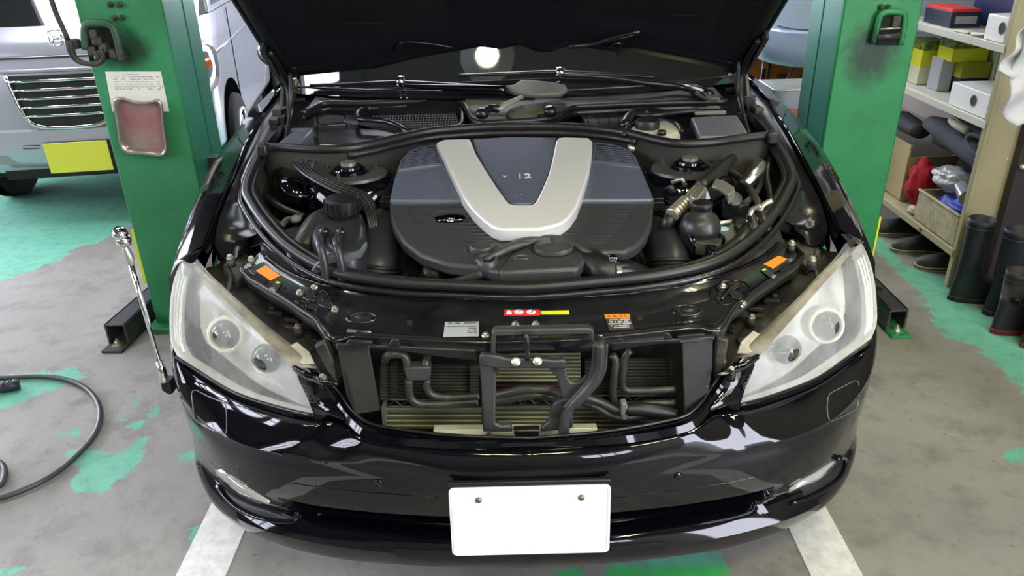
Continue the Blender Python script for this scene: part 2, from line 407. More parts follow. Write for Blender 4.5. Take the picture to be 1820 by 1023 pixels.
# roof with two skylight openings
struct('ceiling', MB().box((-5.25, 1.5, 4.25), (2.0, 11.4, 0.1)).box((-3.05, -1.15, 4.25), (2.4, 6.1, 0.1)).box((-3.05, 5.85, 4.25), (2.4, 2.7, 0.1)).box((-1.95, 1.0, 4.25), (0.2, 11.0, 0.1)).box((-0.6, 0.0, 4.25), (2.9, 7.4 + 1.0, 0.1)).box((-0.6, 6.75, 4.25), (2.9, 0.9, 0.1)).box((2.15, 1.5, 4.25), (2.6, 11.4, 0.1)), CEIL)
sk = bpy.data.objects.new('window_1', None); COL.objects.link(sk); ORG[sk.name] = np.zeros(3); sk['kind'] = 'structure'
for i in range(5):
    MB().box((-3.05, 1.9 + i * .65, 4.2), (2.4, 0.05, 0.1)).build('glazing_bar', STEELB, sk)
for i in range(4):
    MB().box((-4.2 + i * .78, 3.2, 4.18), (0.26, 2.6, 0.08)).build('glazing_bar', STEELB, sk)  # made extra wide to split the skylight's reflection in the windscreen
for i, yy in enumerate((-3.4, 3.62)):
    struct('trim_%d' % (10 + i), MB().box((-1.4, yy, 3.95), (9, 0.14, 0.3)), STEELB)
struct('wall_left', MB().box((-6.2, -0.9, 0.9), (0.12, 6.6, 1.8)).box((-6.2, -0.9, 4.0), (0.12, 6.6, 0.4)).box((-6.2, -3.85, 2.8), (0.12, 0.7, 2.0)).box((-6.2, 1.55, 2.8), (0.12, 1.7, 2.0)).box((-6.2, 6.55, 2.1), (0.12, 1.1, 4.2)).box((-6.2, 4.2, 3.5), (0.12, 3.6, 1.4)), WALLM)
struct('wall_front', MB().box((-2.65, -4.2, 2.1), (7.3, 0.12, 4.2)).box((2.85, -4.2, 2.1), (1.3, 0.12, 4.2)).box((1.6, -4.2, 0.85), (1.2, 0.12, 1.7)).box((1.6, -4.2, 3.55), (1.2, 0.12, 1.3)), WALLM)
w2 = bpy.data.objects.new('window_2', None); COL.objects.link(w2); ORG[w2.name] = np.zeros(3); w2['kind'] = 'structure'
for x_ in (1.0, 1.4, 1.8, 2.2): MB().box((x_, -4.15, 2.3), (0.04, 0.05, 1.2)).build('glazing_bar', STEELB, w2)
for z_ in (1.7, 2.3, 2.9): MB().box((1.6, -4.15, z_), (1.2, 0.05, 0.04)).build('glazing_bar', STEELB, w2)
w3 = bpy.data.objects.new('window_3', None); COL.objects.link(w3); ORG[w3.name] = np.zeros(3); w3['kind'] = 'structure'
for y_ in np.linspace(-3.5, .7, 8): MB().box((-6.15, y_, 2.8), (0.06, 0.07, 2.0)).build('glazing_bar', STEELB, w3)
for z_ in (1.8, 2.47, 3.13, 3.8): MB().box((-6.15, -1.4, z_), (0.06, 4.2, 0.05)).build('glazing_bar', STEELB, w3)
TUBEM = mat('fluorescent_tube', (1, 1, .9), .5, emit=(1.0, .94, .58), estr=62)
def fixture(x, y, label):
    t = thing('ceiling_light', label, 'ceiling light', (x, y, 4.1), 'fluorescent ceiling fixtures')
    MB().box((x, y, 4.14), (.34, 1.3, .12)).build('housing', SHADE, t, bevel=.01)
    for dx in (-.09, .09): MB().tube([(x + dx, y - .6, 4.05), (x + dx, y + .6, 4.05)], .02, sm=1, res=12).build('tube', TUBEM, t, smooth=True)
fixture(1.7, 1.2, 'fluorescent fixture above the right green post')
fixture(1.7, -1.6, 'fluorescent fixture above the right side in front of the car')
fixture(-0.6, -2.6, 'unseen fluorescent fixture added behind the viewer to brighten the car front')  # added lamp, brightens the headlights and number plate
fixture(0.6, -2.6, 'unseen fluorescent fixture added nearer to the window to brighten the car front')  # second added lamp, lifts the light on the car front
# ================================================================== the black car
car = thing('car', 'black luxury saloon with its bonnet open and engine bay exposed, facing the viewer', 'car', (0, 2.4, 0))
def L3(x, y, Z): 
    p = at(x, y, Z=Z); return V(abs(p[0]), p[1], p[2])
def both(f):
    f(1); f(-1)
def S(p, s): return V(p[0] * s, p[1], p[2])
# ---- bumper rows, right half (x>0), authored from the left side of the photo
T = [L3(937, 800, .605), L3(780, 796, .605), L3(700, 789, .607), L3(645, 776, .612)]; T[0][0] = 0
T += [V(.41, .125, .617), V(.452, .122, .612), L3(500, 728, .594), L3(420, 702, .592), L3(360, 668, .594), V(.833, .372, .612), V(.872, .435, .64), V(.905, .53, .68)]
CRS = [V(0, -.004, .55), V(.162, .005, .55), V(.304, .037, .55), V(.45, .07, .55), V(.60, .12, .55), V(.70, .182, .552), V(.795, .278, .56), V(.862, .375, .575), V(.898, .46, .60), V(.918, .55, .63)]
def off(row, dy, dz, dx=0): return [V(p[0] + (dx if p[0] > 0 else 0), p[1] + dy, p[2] + dz) for p in row]
D = [V(0, .028, .42), V(.171, .037, .42), V(.369, .062, .42), V(.55, .105, .42), V(.66, .158, .42), V(.78, .272, .42), V(.855, .375, .42), V(.893, .46, .42), V(.912, .55, .42)]
LT = [V(0, .072, .30), V(.18, .088, .30), V(.395, .137, .30), V(.53, .172, .30), V(.66, .22, .30), V(.78, .30, .305), V(.86, .39, .31), V(.897, .47, .31), V(.912, .55, .31)]
LN = [V(0, .062, .265), V(.25, .08, .265), V(.50, .125, .265), V(.69, .20, .265), V(.81, .30, .27), V(.875, .395, .28), V(.905, .48, .28), V(.915, .55, .28)]
LB = [V(0, .103, .195), V(.25, .115, .195), V(.50, .155, .195), V(.70, .235, .2), V(.81, .325, .2), V(.868, .41, .205), V(.9, .49, .21), V(.91, .55, .21)]
LU = [V(0, .16, .19), V(.5, .21, .19), V(.8, .38, .195), V(.86, .55, .2)]
NB = 90
def rs(r): return cr(r, NB)
def lerp(a, b, t): return [p * (1 - t) + q * t for p, q in zip(a, b)]
rT, rC, rD, rLT, rLN, rLB, rLU = map(rs, (T, CRS, D, LT, LN, LB, LU))
def wx(p, a=.46, b=.57):
    t = min(1, max(0, (b - p[0]) / (b - a))); return t * t * (3 - 2 * t)
rows = [rT]
for t in (.2, .45, .7, .9):
    r = lerp(rT, rC, t); rows.append([p + V(0, -.006, .007) * 4 * t * (1 - t) for p in r])
rows.append(rC)
rows.append([p + V(0, .004, -.012) for p in rC])
for t in (.2, .4, .6, .8):
    rows.append([p + V(0, -.004, 0) * 4 * t * (1 - t) for p in lerp(rC, rD, t)])
rows.append(rD)
def inner(base, dy, dz, dyo=0, dzo=0):
    return [p + V(0, dy, dz) * wx(p) + V(0, dyo, dzo) * (1 - wx(p)) for p in base]
rows.append(inner(rD, .002, -.006)); rows.append(inner(rD, .05, -.008, .002, -.01))
rows.append(inner(rD, .05, -.022, .003, -.02)); rows.append(inner(rD, .004, -.028, .003, -.03))
wm = lerp(rD, rLT, .45)
rows.append(inner(wm, -.01, .01)); rows.append(inner(wm, .006, -.006)); rows.append(inner(wm, .08, -.008, .0, -.01))
rows.append([p + V(0, .07, .004) * wx(p) for p in lerp(rD, rLT, .93)]); rows.append(rLT)
rows.append([p + V(0, -.004, .004) for p in lerp(rLT, rLN, .5)]); rows.append(rLN)
rows.append([p + V(0, -.006, 0) for p in lerp(rLN, rLB, .5)]); rows.append(rLB); rows.append(rLU)
def full(row): return [mir(p) for p in row[::-1][:-1]] + [V(0, row[0][1], row[0][2])] + row[1:]
bumper = MB().grid([full(r) for r in rows]).build('front_bumper', PAINT, car, smooth=True, sharp=40)
mm = bumper.modifiers.new('s', 'SOLIDIFY'); mm.thickness = 0.004; mm.offset = -1
bv_bump = bvh(bumper)
# ---- rim of the grille opening (top lip of bumper)
RIMo = [V(0, T[0][1], .605)] + T[1:4] + [V(.41, .125, .617)]
rimA = [V(0, .03, .618), L3(800, 777, .62), L3(700, 765, .62), L3(655, 755, .625), L3(628, 735, .637), L3(601, 700, .66), L3(578, 676, .69)]
rimB = [V(0, .022, .6055), L3(780, 796, .6055), L3(700, 789, .6075), L3(645, 776, .6125), L3(613, 745, .63), L3(590, 712, .655), L3(574, 682, .69)]
a, b = cr(rimA, 60), cr(rimB, 60)
inn = [p + V(0, .035, -.035) for p in a]
inn2 = [p + V(0, .012, -.002) for p in a]
mid = [(p + q) / 2 + V(0, -.004, .006) for p, q in zip(a, b)]
MB().grid([full(r) for r in (inn, inn2, a, mid, b)]).build('grille_surround', PAINT, car, smooth=True, sharp=50)
MB().tube(full([p + V(0, .004, .003) for p in a]), .0035, sm=1, res=6).build('grille_edge_seal', SATIN, car, smooth=True)
# ---- strip between grille and headlight
st_o = [L3(526, 661, .70), L3(533, 680, .68), L3(548, 710, .645), V(.452, .122, .614)]
st_i = [L3(574, 680, .692), L3(590, 711, .657), L3(613, 745, .632), V(.41, .123, .619)]
def strip(s):
    rr = lin(st_o, 14); ri = cr(st_i, 14); m_ = [(p + q) / 2 + V(0, -.006, .008) for p, q in zip(rr, ri)]
    b0 = [p + V(.0, .03, -.02) for p in rr]
    g = [[S(p, s) for p in r] for r in (b0, rr, m_, ri)]
    MB().grid(g).build('headlight_strip', PAINT, car, smooth=True, sharp=50)
    # stepped clip at the strip's head
    MB().tube([S(L3(518, 648, .715), s), S(L3(545, 664, .708), s), S(L3(560, 668, .705), s), S(L3(572, 678, .70), s), S(L3(600, 682, .70), s)], .005, sm=3, res=6).build('strip_clip', PAINT, car, smooth=True)
    MB().tube([S(L3(522, 655, .71), s), S(L3(545, 672, .70), s), S(L3(560, 676, .70), s), S(L3(574, 684, .697), s)], .004, sm=3, res=6).build('strip_clip', SATIN, car, smooth=True)
both(strip)
# ---- headlights
HI = [L3(325, 455, .845), L3(345, 480, .835), L3(392, 525, .81), L3(450, 583, .775), L3(500, 632, .74), L3(523, 655, .71), L3(540, 690, .665), L3(561, 736, .617)]
HO = [L3(325, 455, .845), V(.853, .487, .80), V(.868, .468, .75), V(.872, .437, .69), V(.866, .41, .655), V(.845, .382, .63)]
HB = [HO[-1], L3(362, 662, .605), L3(420, 696, .602), L3(500, 722, .603), HI[-1]]
HAZE = bpy.data.materials.new('hazed_headlight_lens'); HAZE.use_nodes = True
def _haze():
    nt = HAZE.node_tree; N = nt.nodes.new; L = nt.links.new; out = nt.nodes['Material Output']; pb = nt.nodes['Principled BSDF']
    pb.inputs['Base Color'].default_value = (0.93, 0.95, 0.92, 1); pb.inputs['Roughness'].default_value = 0.25; pb.inputs['Coat Weight'].default_value = 0.6
    tl = N('ShaderNodeBsdfTranslucent'); tl.inputs[0].default_value = (0.95, 0.97, 0.95, 1)
    tr = N('ShaderNodeBsdfTransparent'); tr.inputs[0].default_value = (0.97, 0.98, 0.97, 1)
    m1 = N('ShaderNodeMixShader'); m1.inputs[0].default_value = 0.35; L(pb.outputs[0], m1.inputs[1]); L(tl.outputs[0], m1.inputs[2])
    m2 = N('ShaderNodeMixShader')
    tc = N('ShaderNodeTexCoord'); n = N('ShaderNodeTexNoise'); n.inputs['Scale'].default_value = 9; n.inputs['Detail'].default_value = 5; r = N('ShaderNodeMapRange'); r.inputs[1].default_value = 0.35; r.inputs[2].default_value = 0.7; r.inputs[3].default_value = 0.25; r.inputs[4].default_value = 0.50
    L(tc.outputs['Object'], n.inputs['Vector']); L(n.outputs['Fac'], r.inputs[0]); L(r.outputs[0], m2.inputs[0])
    L(tr.outputs[0], m2.inputs[1]); L(m1.outputs[0], m2.inputs[2]); L(m2.outputs[0], out.inputs[0])
_haze()
LENSW = mat('headlight_reflector', (0.97, 0.97, 0.95), 0.3, metal=0.0, coat=0.3)
CREAM = mat('projector_shroud', (0.86, 0.84, 0.70), 0.35, coat=0.4)
PROJ = mat('projector_glass', (0.035, 0.045, 0.038), 0.06, coat=1)
FLANGE = mat('headlight_flange', (0.30, 0.28, 0.23), 0.45, var=0.9, vcol=(0.12, 0.10, 0.08), vscale=14)
def headlight(s):
    h = bpy.data.objects.new('headlight', None); COL.objects.link(h); h.parent = car; ORG[h.name] = ORG['car']
    g = coons([HI[0]] * 3, HB, HO, HI, 26, 26, .018, (.25, -.7, .67))
    g = [[S(p, s) for p in r] for r in g]
    lens = MB().grid(g).build('lens', HAZE, h, smooth=True)
    back = coons([HI[0] + V(-.02, .09, -.06)] * 3, [p + V(-.01, .13, .0) for p in HB], [p + V(-.03, .11, -.03) for p in HO], [p + V(.0, .12, -.09) for p in HI], 16, 16, -.03, (0, -.7, .7))
    MB().grid([[S(p, s) for p in r] for r in back]).build('reflector_bowl', LENSW, h, smooth=True)
    # side skirt joining lens edge and bowl
    edge = cr(HI, 20) + cr(HB, 16)[::-1][1:] + cr(HO, 14)[::-1][1:-1]
    ins = [p + V(-.012, .05, -.03) for p in edge]
    MB().grid([[S(p, s) for p in edge + edge[:1]], [S(p, s) for p in ins + ins[:1]]]).build('housing', LENSW, h, smooth=True)
    MB().tube([S(p + V(.003, -.001, -.003), s) for p in cr(HB, 24)], .0045, sm=1, res=6).build('lens_gasket', SATIN, h, smooth=True)
    tr = bvh(lens)
    def proj(px, py, r, dep, k=1.3):
        q, n = hit(px, py, tr) if s < 0 else (None, None)
        if s > 0:
            q, n = hit(px, py, tr)
        ax = V(0.0, -.93, .36); ax = ax / np.linalg.norm(ax)
        c = q - ax * dep
        MB().lathe(c, [(r * .98, 0), (r * .9, .012), (r * .65, .024), (r * .3, .030), (.0001, .032)], ax, 28).build('projector_lens', PROJ, h, smooth=True)
        MB().lathe(c, [(r * k, -.045), (r * k * 1.02, -.01), (r * k * .98, .006), (r * (k + 1) / 2, .010), (r * 1.0, .006), (r * .99, 0)], ax, 28).build('projector_ring', CREAM, h, smooth=True)
        MB().lathe(c, [(r * 1.0, -.07), (r * k, -.01)], ax, 24).build('projector_barrel', CREAM, h, smooth=True)
    if s < 0: proj(391, 598, .033, .036); proj(467, 640, .033, .033, 1.12)
    else: proj(1479, 582, .033, .036); proj(1405, 625, .033, .033, 1.12)
    # ribs of the side marker
    for k in range(3):
        o0 = .012 + .011 * k
        MB().tube([S(p + V(-o0, .004 - .012 * k, .0), s) for p in cr(HO, 12)[2:11]], .0035, sm=1, res=6).build('light_guide', LENSW, h, smooth=True)
    # flange along the inner edge, tucked under the bonnet line
    fi = [L3(360, 478, .845), L3(410, 521, .815), L3(470, 574, .775), L3(527, 618, .74), L3(556, 640, .72), L3(566, 655, .705)]
    A_ = cr(HI[:6], 24); B_ = cr(fi, 24)
    MB().grid([[S(p, s) for p in r] for r in (A_, [(p + q) / 2 + V(0, 0, .003) for p, q in zip(A_, B_)], B_, [p + V(-.004, .006, -.03) for p in B_])]).build('housing_flange', FLANGE, h, smooth=True)
    lz = [L3(515, 618, .737), L3(530, 610, .742), L3(552, 628, .728), L3(561, 648, .716), L3(540, 650, .712), L3(522, 640, .72)]
    MB().prism([S(p + V(0, -.003, .004), s) for p in lz], V(0, -.003, .004)).build('clear_lens_corner', mat('dim_lens_corner', (.35, .33, .26), .3, var=.8, vcol=(.55, .53, .45), vscale=30), h, bevel=.001)
both(headlight)
# ---- fenders: sections along Y
FY = [.50, .56, .64, .74, .86, 1.0, 1.18, 1.36, 1.55, 1.75, 1.95]
XI = np.interp(FY, [.42, .73, 1.0, 1.35, 1.7, 1.95], [.775, .795, .82, .86, .893, .90])
ZI = np.interp(FY, [.45, .73, 1.0, 1.35, 1.7, 1.95], [.855, .925, .965, .99, 1.0, 1.0])
ZS = np.interp(FY, [.48, .63, .82, 1.0, 1.35, 1.72, 1.95], [.80, .845, .895, .93, .972, .992, .995])
def arch(y):
    d = abs(y - .92)
    return .36 + math.sqrt(max(0, .375 ** 2 - d * d)) if d < .375 else .22
def fsec(y, xi, zi, zs):
    xo = .875 + .06 * min(1, max(0, (y - .45) / .5)) ** .6
    zb = arch(y)
    sec = [V(xi - .012, y, zi - .03), V(xi - .004, y, zi - .004), V(xi, y, zi), V(xi + (xo - xi) * .35, y, zi * .7 + zs * .3 - .0), V(xi + (xo - xi) * .68, y, zs + (zi - zs) * .35), V(xo - .012, y, zs - .025), V(xo, y, zs - .09)]
    z1 = sec[-1][2]
    for t in (.25, .5, .75, 1): sec.append(V(xo + (.004 if t < 1 else 0), y, z1 + (max(zb, .2) - z1) * t))
    sec.append(V(xo - .05, y, max(zb, .2)))
    return sec
def fender(s):
    ys = list(np.linspace(.50, 1.95, 46))
    rows_ = []
    for y in ys:
        rows_.append([S(p, s) for p in fsec(y, np.interp(y, FY, XI), np.interp(y, FY, ZI), np.interp(y, FY, ZS))])
    MB().grid(rows_).build('fender', PAINT, car, smooth=True, sharp=50)
    # fender nose running down to the lamp's upper corner
    ti = [V(.738, .386, .86), V(.775, .45, .868), V(rows_[0][2][0] * s, .50, rows_[0][2][2])]
both(fender)
def fnose(s):
    # small triangular nose in front of the first fender section, above the lamp
    y0 = .50; sec = fsec(y0, np.interp(y0, FY, XI), np.interp(y0, FY, ZI), np.interp(y0, FY, ZS))
    tip = [V(.775, .43, .852), V(.79, .435, .852), V(.80, .445, .85), V(.815, .465, .848), V(.83, .475, .84), V(.855, .487, .80), V(.862, .487, .74)]
    A_ = lin(sec[1:7], 8); B_ = lin(tip[:6], 8)
    MB().grid([[S(p, s) for p in A_], [S((p + q) / 2 + V(0, 0, .003), s) for p, q in zip(A_, B_)], [S(p, s) for p in B_]]).build('fender_nose', PAINT, car, smooth=True)
both(fnose)
# ---- doors and rear body (hidden behind the open bonnet from the front)
def side(s):
    ys = np.linspace(1.96, 5.0, 26)
    rows_ = []
    for y in ys:
        k = max(0, (y - 4.2) / .8) ** 2; xo = .935 - .16 * k
        d = abs(y - 4.08); zb = .36 + math.sqrt(max(0, .375 ** 2 - d * d)) if d < .375 else .2
        zt = .99 + .0 * y
        rows_.append([S(V(xo - .06, y, zt), s), S(V(xo - .015, y, zt - .03), s), S(V(xo, y, .85), s), S(V(xo + .004, y, max(zb, .6)), s), S(V(xo, y, max(zb, .4)), s), S(V(xo - .03, y, zb), s)])
    MB().grid(rows_).build('body_side', PAINT, car, smooth=True, sharp=50)
both(side)
MB().grid([[V(x, y, z) for x in np.linspace(-.86, .86, 9)] for y, z in ((4.2, 1.03), (4.5, 1.05), (4.9, 1.0), (5.05, .8), (5.08, .5), (5.0, .25))]).build('boot_lid', PAINT, car, smooth=True)
ROOFP = [(2.25, 1.36, .60), (2.5, 1.44, .60), (3.0, 1.47, .61), (3.5, 1.44, .59), (3.9, 1.33, .56)]
MB().grid([[V(x * w, y, z - .04 * x * x) for x in np.linspace(-1, 1, 11)] for y, z, w in ROOFP]).build('roof', PAINT, car, smooth=True, solid=.02)
SIDEG = mat('tinted_side_glass', (0.01, 0.012, 0.012), 0.03, coat=1)
def sideglass(s):
    MB().prism([S(V(.885, 1.98, .99), s), S(V(.885, 4.0, 1.0), s), S(V(.62, 3.6, 1.38), s), S(V(.62, 2.4, 1.38), s)], S(V(-.01, 0, 0), s)).build('side_glass', SIDEG, car)
    MB().tube([S(V(.86, 1.72, .99), s), S(V(.74, 2.1, 1.2), s), S(V(.62, 2.42, 1.39), s)], .03, res=8).build('pillar', PAINT, car, smooth=True)
    m_ = S(V(1.0, 2.25, 1.06), s)
    MB().lathe(m_, [(.001, -.05), (.06, -.045), (.08, 0), (.075, .05), (.05, .07), (.001, .075)], (0, -1, 0), 16, 1.35, .9).build('door_mirror', PAINT, car, smooth=True)
both(sideglass)
MB().prism([V(-.84, 4.35, 1.03), V(.84, 4.35, 1.03), V(.58, 3.88, 1.33), V(-.58, 3.88, 1.33)], V(0, .01, .01)).build('rear_glass', SIDEG, car)
# wheels and underbody
def wheel(s, y):
    w = bpy.data.objects.new('wheel', None); COL.objects.link(w); w.parent = car; ORG[w.name] = ORG['car']
    c = S(V(.80, y, .337), s)
    MB().lathe(c, [(.20, -.11), (.30, -.12), (.332, -.10), (.337, 0), (.332, .10), (.30, .12), (.22, .115)], (s, 0, 0), 40).build('tyre', RUBBER, w, smooth=True, sharp=60)
    MB().lathe(c, [(.2, -.1), (.225, .13), (.215, .135), (.2, .12), (.06, .117), (.05, .125), (.001, .125)], (s, 0, 0), 30).build('rim', ALU, w, smooth=True, sharp=40)
for s_ in (-1, 1):
    wheel(s_, .92); wheel(s_, 4.08)
MB().box((0, 2.9, .25), (1.3, 4.2, .06)).build('underbody', DARK, car)
# ---- bonnet, hinged at the cowl and open
HS = .84   # rise per metre run (about 40 degrees)
hp0 = V(0, 1.44, 1.105); hn = V(0, HS, 1); hn /= np.linalg.norm(hn)
hd = V(0, -1, HS); hd /= np.linalg.norm(hd)
def hw(t): return np.interp(t, [0, .12, .5, 1.0, 1.3, 1.45], [.79, .81, .82, .79, .715, .56])
def hpt(u, t, lift=0):
    w = hw(t); x = u * w; crown = .085 * (1 - u * u) ; fr = .10 * max(0, t - 1.1) ** 1.5
    rear = .0 
    return hp0 + hd * (t + rear) + V(x, 0, 0) + hn * (crown * .9 - fr + lift)
def pxy(p):
    q = np.array(p) - CAM; z = q @ FW; return 910 + FPX * (q @ RT) / z, 511.5 - FPX * (q @ UP) / z
hpt0 = hpt
_et = {}
def rear_t(u):
    k = round(u, 3)
    if k not in _et:
        y_t = np.interp(u, [-1, -.9, -.6, -.42, -.25, -.14, -.06, .03, .09, .16, .22, .3, .42, .52, .75, .9, 1], [133, 130, 118, 100, 88, 80, 84, 76, 88, 90, 80, 81, 88, 90, 107, 120, 128])
        lo, hi = -.25, .35
        for _ in range(24):
            m_ = (lo + hi) / 2
            if pxy(hpt0(u, m_))[1] > y_t: lo = m_
            else: hi = m_
        _et[k] = (lo + hi) / 2
    return _et[k]
def hpt(u, t, lift=0):
    s = rear_t(max(-1, min(1, u)))
    return hpt0(u, s + t * (1.45 - s) / 1.45, lift)
ts = list(np.linspace(0, 1.45, 24)); us = list(np.linspace(-1, 1, 61))
def rearoff(u): return .035 * (1 - u * u) + .012 * math.cos(u * 9) * (1 - u * u)
hood = bpy.data.objects.new('bonnet', None); COL.objects.link(hood); hood.parent = car; ORG[hood.name] = ORG['car']
MB().grid([[hpt(u, t, .022) for u in us] for t in ts]).build('outer_skin', PAINT, hood, smooth=True, solid=.003)
rows_ = []
for t in ts:
    rows_.append([hpt(u, t, .018 if (abs(u) > .97) else (-.012 if abs(u) > .93 else 0.0)) - hd * (0 if t > .05 else rearoff(u) * 0) for u in us])
MB().grid(rows_).build('inner_frame', PLAST, hood, smooth=True)
# hinge side returns with clutter
for s_ in (-1, 1):
    MB().tube([hpt(s_ * .985, t, .004) for t in np.linspace(0, 1.4, 12)], .011, sm=1, res=8).build('edge_rail', SATIN, hood, smooth=True)
# insulation mat with pressed shapes
def felt_h(u, t):
    h = -.012
    for (cu, ct, ru, rt) in ((-.52, .36, .30, .2), (.52, .36, .30, .2), (0, .75, .4, .2)):
        d = max(abs((u - cu) / ru), abs((t - ct) / rt))
        h += .014 * (1 / (1 + math.exp((d - 1) * 18)))
    return h
fu = np.linspace(-.92, .92, 90); ft = np.linspace(.035, 1.3, 50)
MB().grid([[hpt(u, t, felt_h(u, t)) for u in fu] for t in ft]).build('insulation_mat', FELT, hood, smooth=True)
# wavy rear edge of the mat and frame
edge = [hpt(u, .004, -.003) for u in np.linspace(-.96, .96, 80)]
top_ = [hpt(u, .06, -.006) for u in np.linspace(-.96, .96, 80)]
MB().grid([top_, edge]).build('rear_frame_edge', PLAST, hood, smooth=True, solid=.012)
def hoodline(a, b, r, m, nm):
    P = [atp(x, y, hp0 + hn * .045, hn) for x, y in (a + b)]
    MB().tube([p - hn * .0 + V(0, -.004, -.004) for p in P], r, sm=3).build(nm, m, hood, smooth=True)
hoodline([(702, 88), (712, 74)], [(740, 73), (770, 76), (806, 82)], .004, SATIN, 'mat_ridge')
hoodline([(1010, 80), (1050, 77)], [(1090, 65), (1138, 53)], .008, SATIN, 'bonnet_strut_arm')
hoodline([(1086, 77), (1095, 74)], [(1104, 76), (1098, 86), (1100, 95)], .006, SATIN, 'bonnet_hook')
hoodline([(530, 85), (535, 65)], [(560, 48), (610, 40), (680, 38)], .003, FELT, 'mat_ridge')
hoodline([(1175, 26), (1230, 25)], [(1270, 28)], .003, FELT, 'mat_ridge')
# hinges both sides and loose hoses of the hinge pocket
def hinge(s):
    X = lambda *a: S(V(*a), s)
    MB().prism([X(.79, 1.36, .95), X(.79, 1.66, .96), X(.79, 1.60, 1.06), X(.79, 1.45, 1.08)], X(.012, 0, 0)).prism([X(.79, 1.50, 1.02), X(.79, 1.56, 1.06), X(.79, 1.30, 1.24), X(.79, 1.26, 1.21)], X(.01, 0, 0)).build('bonnet_hinge', BRKT, car, bevel=.002)
    MB().tube([X(.75, 1.20, .93), X(.765, 1.36, .98), X(.77, 1.42, 1.06), X(.775, 1.38, 1.13), X(.78, 1.30, 1.20)], .010, res=8).build('gas_strut', PLAST, car, smooth=True)
    MB().tube([X(.73, 1.10, .92), X(.735, 1.25, .99), X(.75, 1.36, 1.02), X(.745, 1.38, 1.12)], .007, res=8).build('washer_hose', PLAST, car, smooth=True)
    MB().lathe(X(.80, 1.60, 1.045), [(.018, 0), (.018, .012), (.008, .016), (.001, .016)], (-s, 0, 0), 12).build('hinge_pin', ZINC, car, smooth=True, sharp=40)
    rnd = random.Random(5)
    for k in range(9):
        c = X(.70 + rnd.random() * .12, 1.30 + rnd.random() * .35, .93 + rnd.random() * .06)
        MB().box(c, (.02 + rnd.random() * .03, .02 + rnd.random() * .04, .02 + rnd.random() * .03), rnd.random() * 3).build('hinge_clip', rnd.choice([GRIME, PLAST, BRKT]), car, bevel=.003)
both(hinge)

# ---- heights of the front panel and the seal
def f_slam(x, y): return .765 + .20 * min(max(0, y - .1), .6)
def f_seal(x, y): return .805 + .19 * min(max(0, y - .1), .95)
def AS(x, y, f=f_slam): p = atf(x, y, f); return V(abs(p[0]), p[1], p[2])
# slam panel ("radiator support") outlines, left half, centre -> side
sf = [AS(938, 604), AS(870, 606), AS(800, 604), AS(720, 600), AS(660, 597), AS(622, 596), AS(603, 603), AS(588, 602), AS(575, 590), AS(560, 566), AS(530, 545), AS(500, 525), AS(465, 505), AS(436, 487), AS(428, 476), AS(440, 462)]
sr = [AS(938, 527), AS(870, 526), AS(800, 524), AS(720, 520), AS(640, 512), AS(590, 503), AS(550, 490), AS(515, 470), AS(488, 450), AS(470, 438)]
sf[0][0] = sr[0][0] = 0
NS = 60
a = cr(sf, NS); b = cr(sr, NS)
rws = []
low1 = [p + V(0, -.004, -.006) for p in a]; low2 = [p + V(0, .004, -.035) for p in a]
rws = [low2, low1, a]
for t in (.04, .08, .2, .4, .6, .75, .85, .93, 1.0):
    dz = {.04: .002, .08: -.004, .2: -.006, .4: -.006, .6: -.005, .75: -.003, .85: .004, .93: .010, 1.0: .012}[t]
    rws.append([p * (1 - t) + q * t + V(0, 0, dz) for p, q in zip(a, b)])
bk = rws[-1]
rws += [[p + V(0, .02, .004) for p in bk], [p + V(0, .03, -.04) for p in bk]]
slam = MB().grid([full(r) for r in rws]).build('front_panel', SHEET, car, smooth=True, sharp=60)
bv_slam = bvh(slam)
MB().tube(full([p + V(0, -.002, -.002) for p in a]), .0042, sm=1, res=6).build('panel_front_flange', SHEET, car, smooth=True)
# raised step line behind
st = [AS(470, 455), AS(500, 477), AS(550, 499), AS(640, 522), AS(720, 530), AS(800, 533), AS(938, 535)]
st[-1][0] = 0
st = cr([st[6], st[5], st[4], st[3], st[2], st[1], st[0]], 50)
MB().tube(full([p + V(0, 0, .002) for p in st]), .005, sm=1, res=6).build('panel_step_bead', PAINT, car, smooth=True)
# ---- bay seal loop
sl = [AS(938, 516, f_seal), AS(870, 515, f_seal), AS(800, 512, f_seal), AS(720, 508, f_seal), AS(640, 498, f_seal), AS(590, 486, f_seal), AS(550, 468, f_seal), AS(505, 437, f_seal), AS(470, 400, f_seal), AS(446, 365, f_seal), AS(437, 345, f_seal), AS(443, 318, f_seal), AS(456, 290, f_seal), AS(468, 266, f_seal)]
sl[0][0] = 0
slr = cr(sl, 70)
MB().tube(full([p + V(0, .006, .004) for p in slr]), .0125, sm=1, res=10).build('bay_seal', RUBBER, car, smooth=True)
MB().tube(full([p + V(0, .026, .0) + V(-.012 if p[0] > .2 else 0, 0, 0) for p in slr]), .009, sm=1, res=8).build('bay_seal_lip', RUBBER, car, smooth=True)
MB().tube(full([p + V(.012 if p[0] > .2 else 0, -.014, -.01) for p in slr]), .007, sm=1, res=8).build('bay_seal_channel', SATIN, car, smooth=True)
def z1(x, y): return 1.0 
rsl = [(468, 266), (500, 266), (560, 270), (620, 268), (670, 258), (720, 246), (760, 238), (800, 234), (860, 230), (915, 229), (1000, 229), (1050, 232), (1100, 238), (1130, 244), (1170, 254), (1210, 260), (1260, 258), (1320, 250), (1372, 244)]
rs3 = [at(x, y, Z=.985) for x, y in rsl]
MB().tube([p + V(0, .004, .006) for p in rs3], .0125, sm=4, res=10).build('cowl_seal', RUBBER, car, smooth=True)
MB().tube([p + V(0, -.010, -.011) for p in rs3[3:-5]], .010, sm=4, res=10).build('cowl_seal_lip', RUBBER, car, smooth=True)
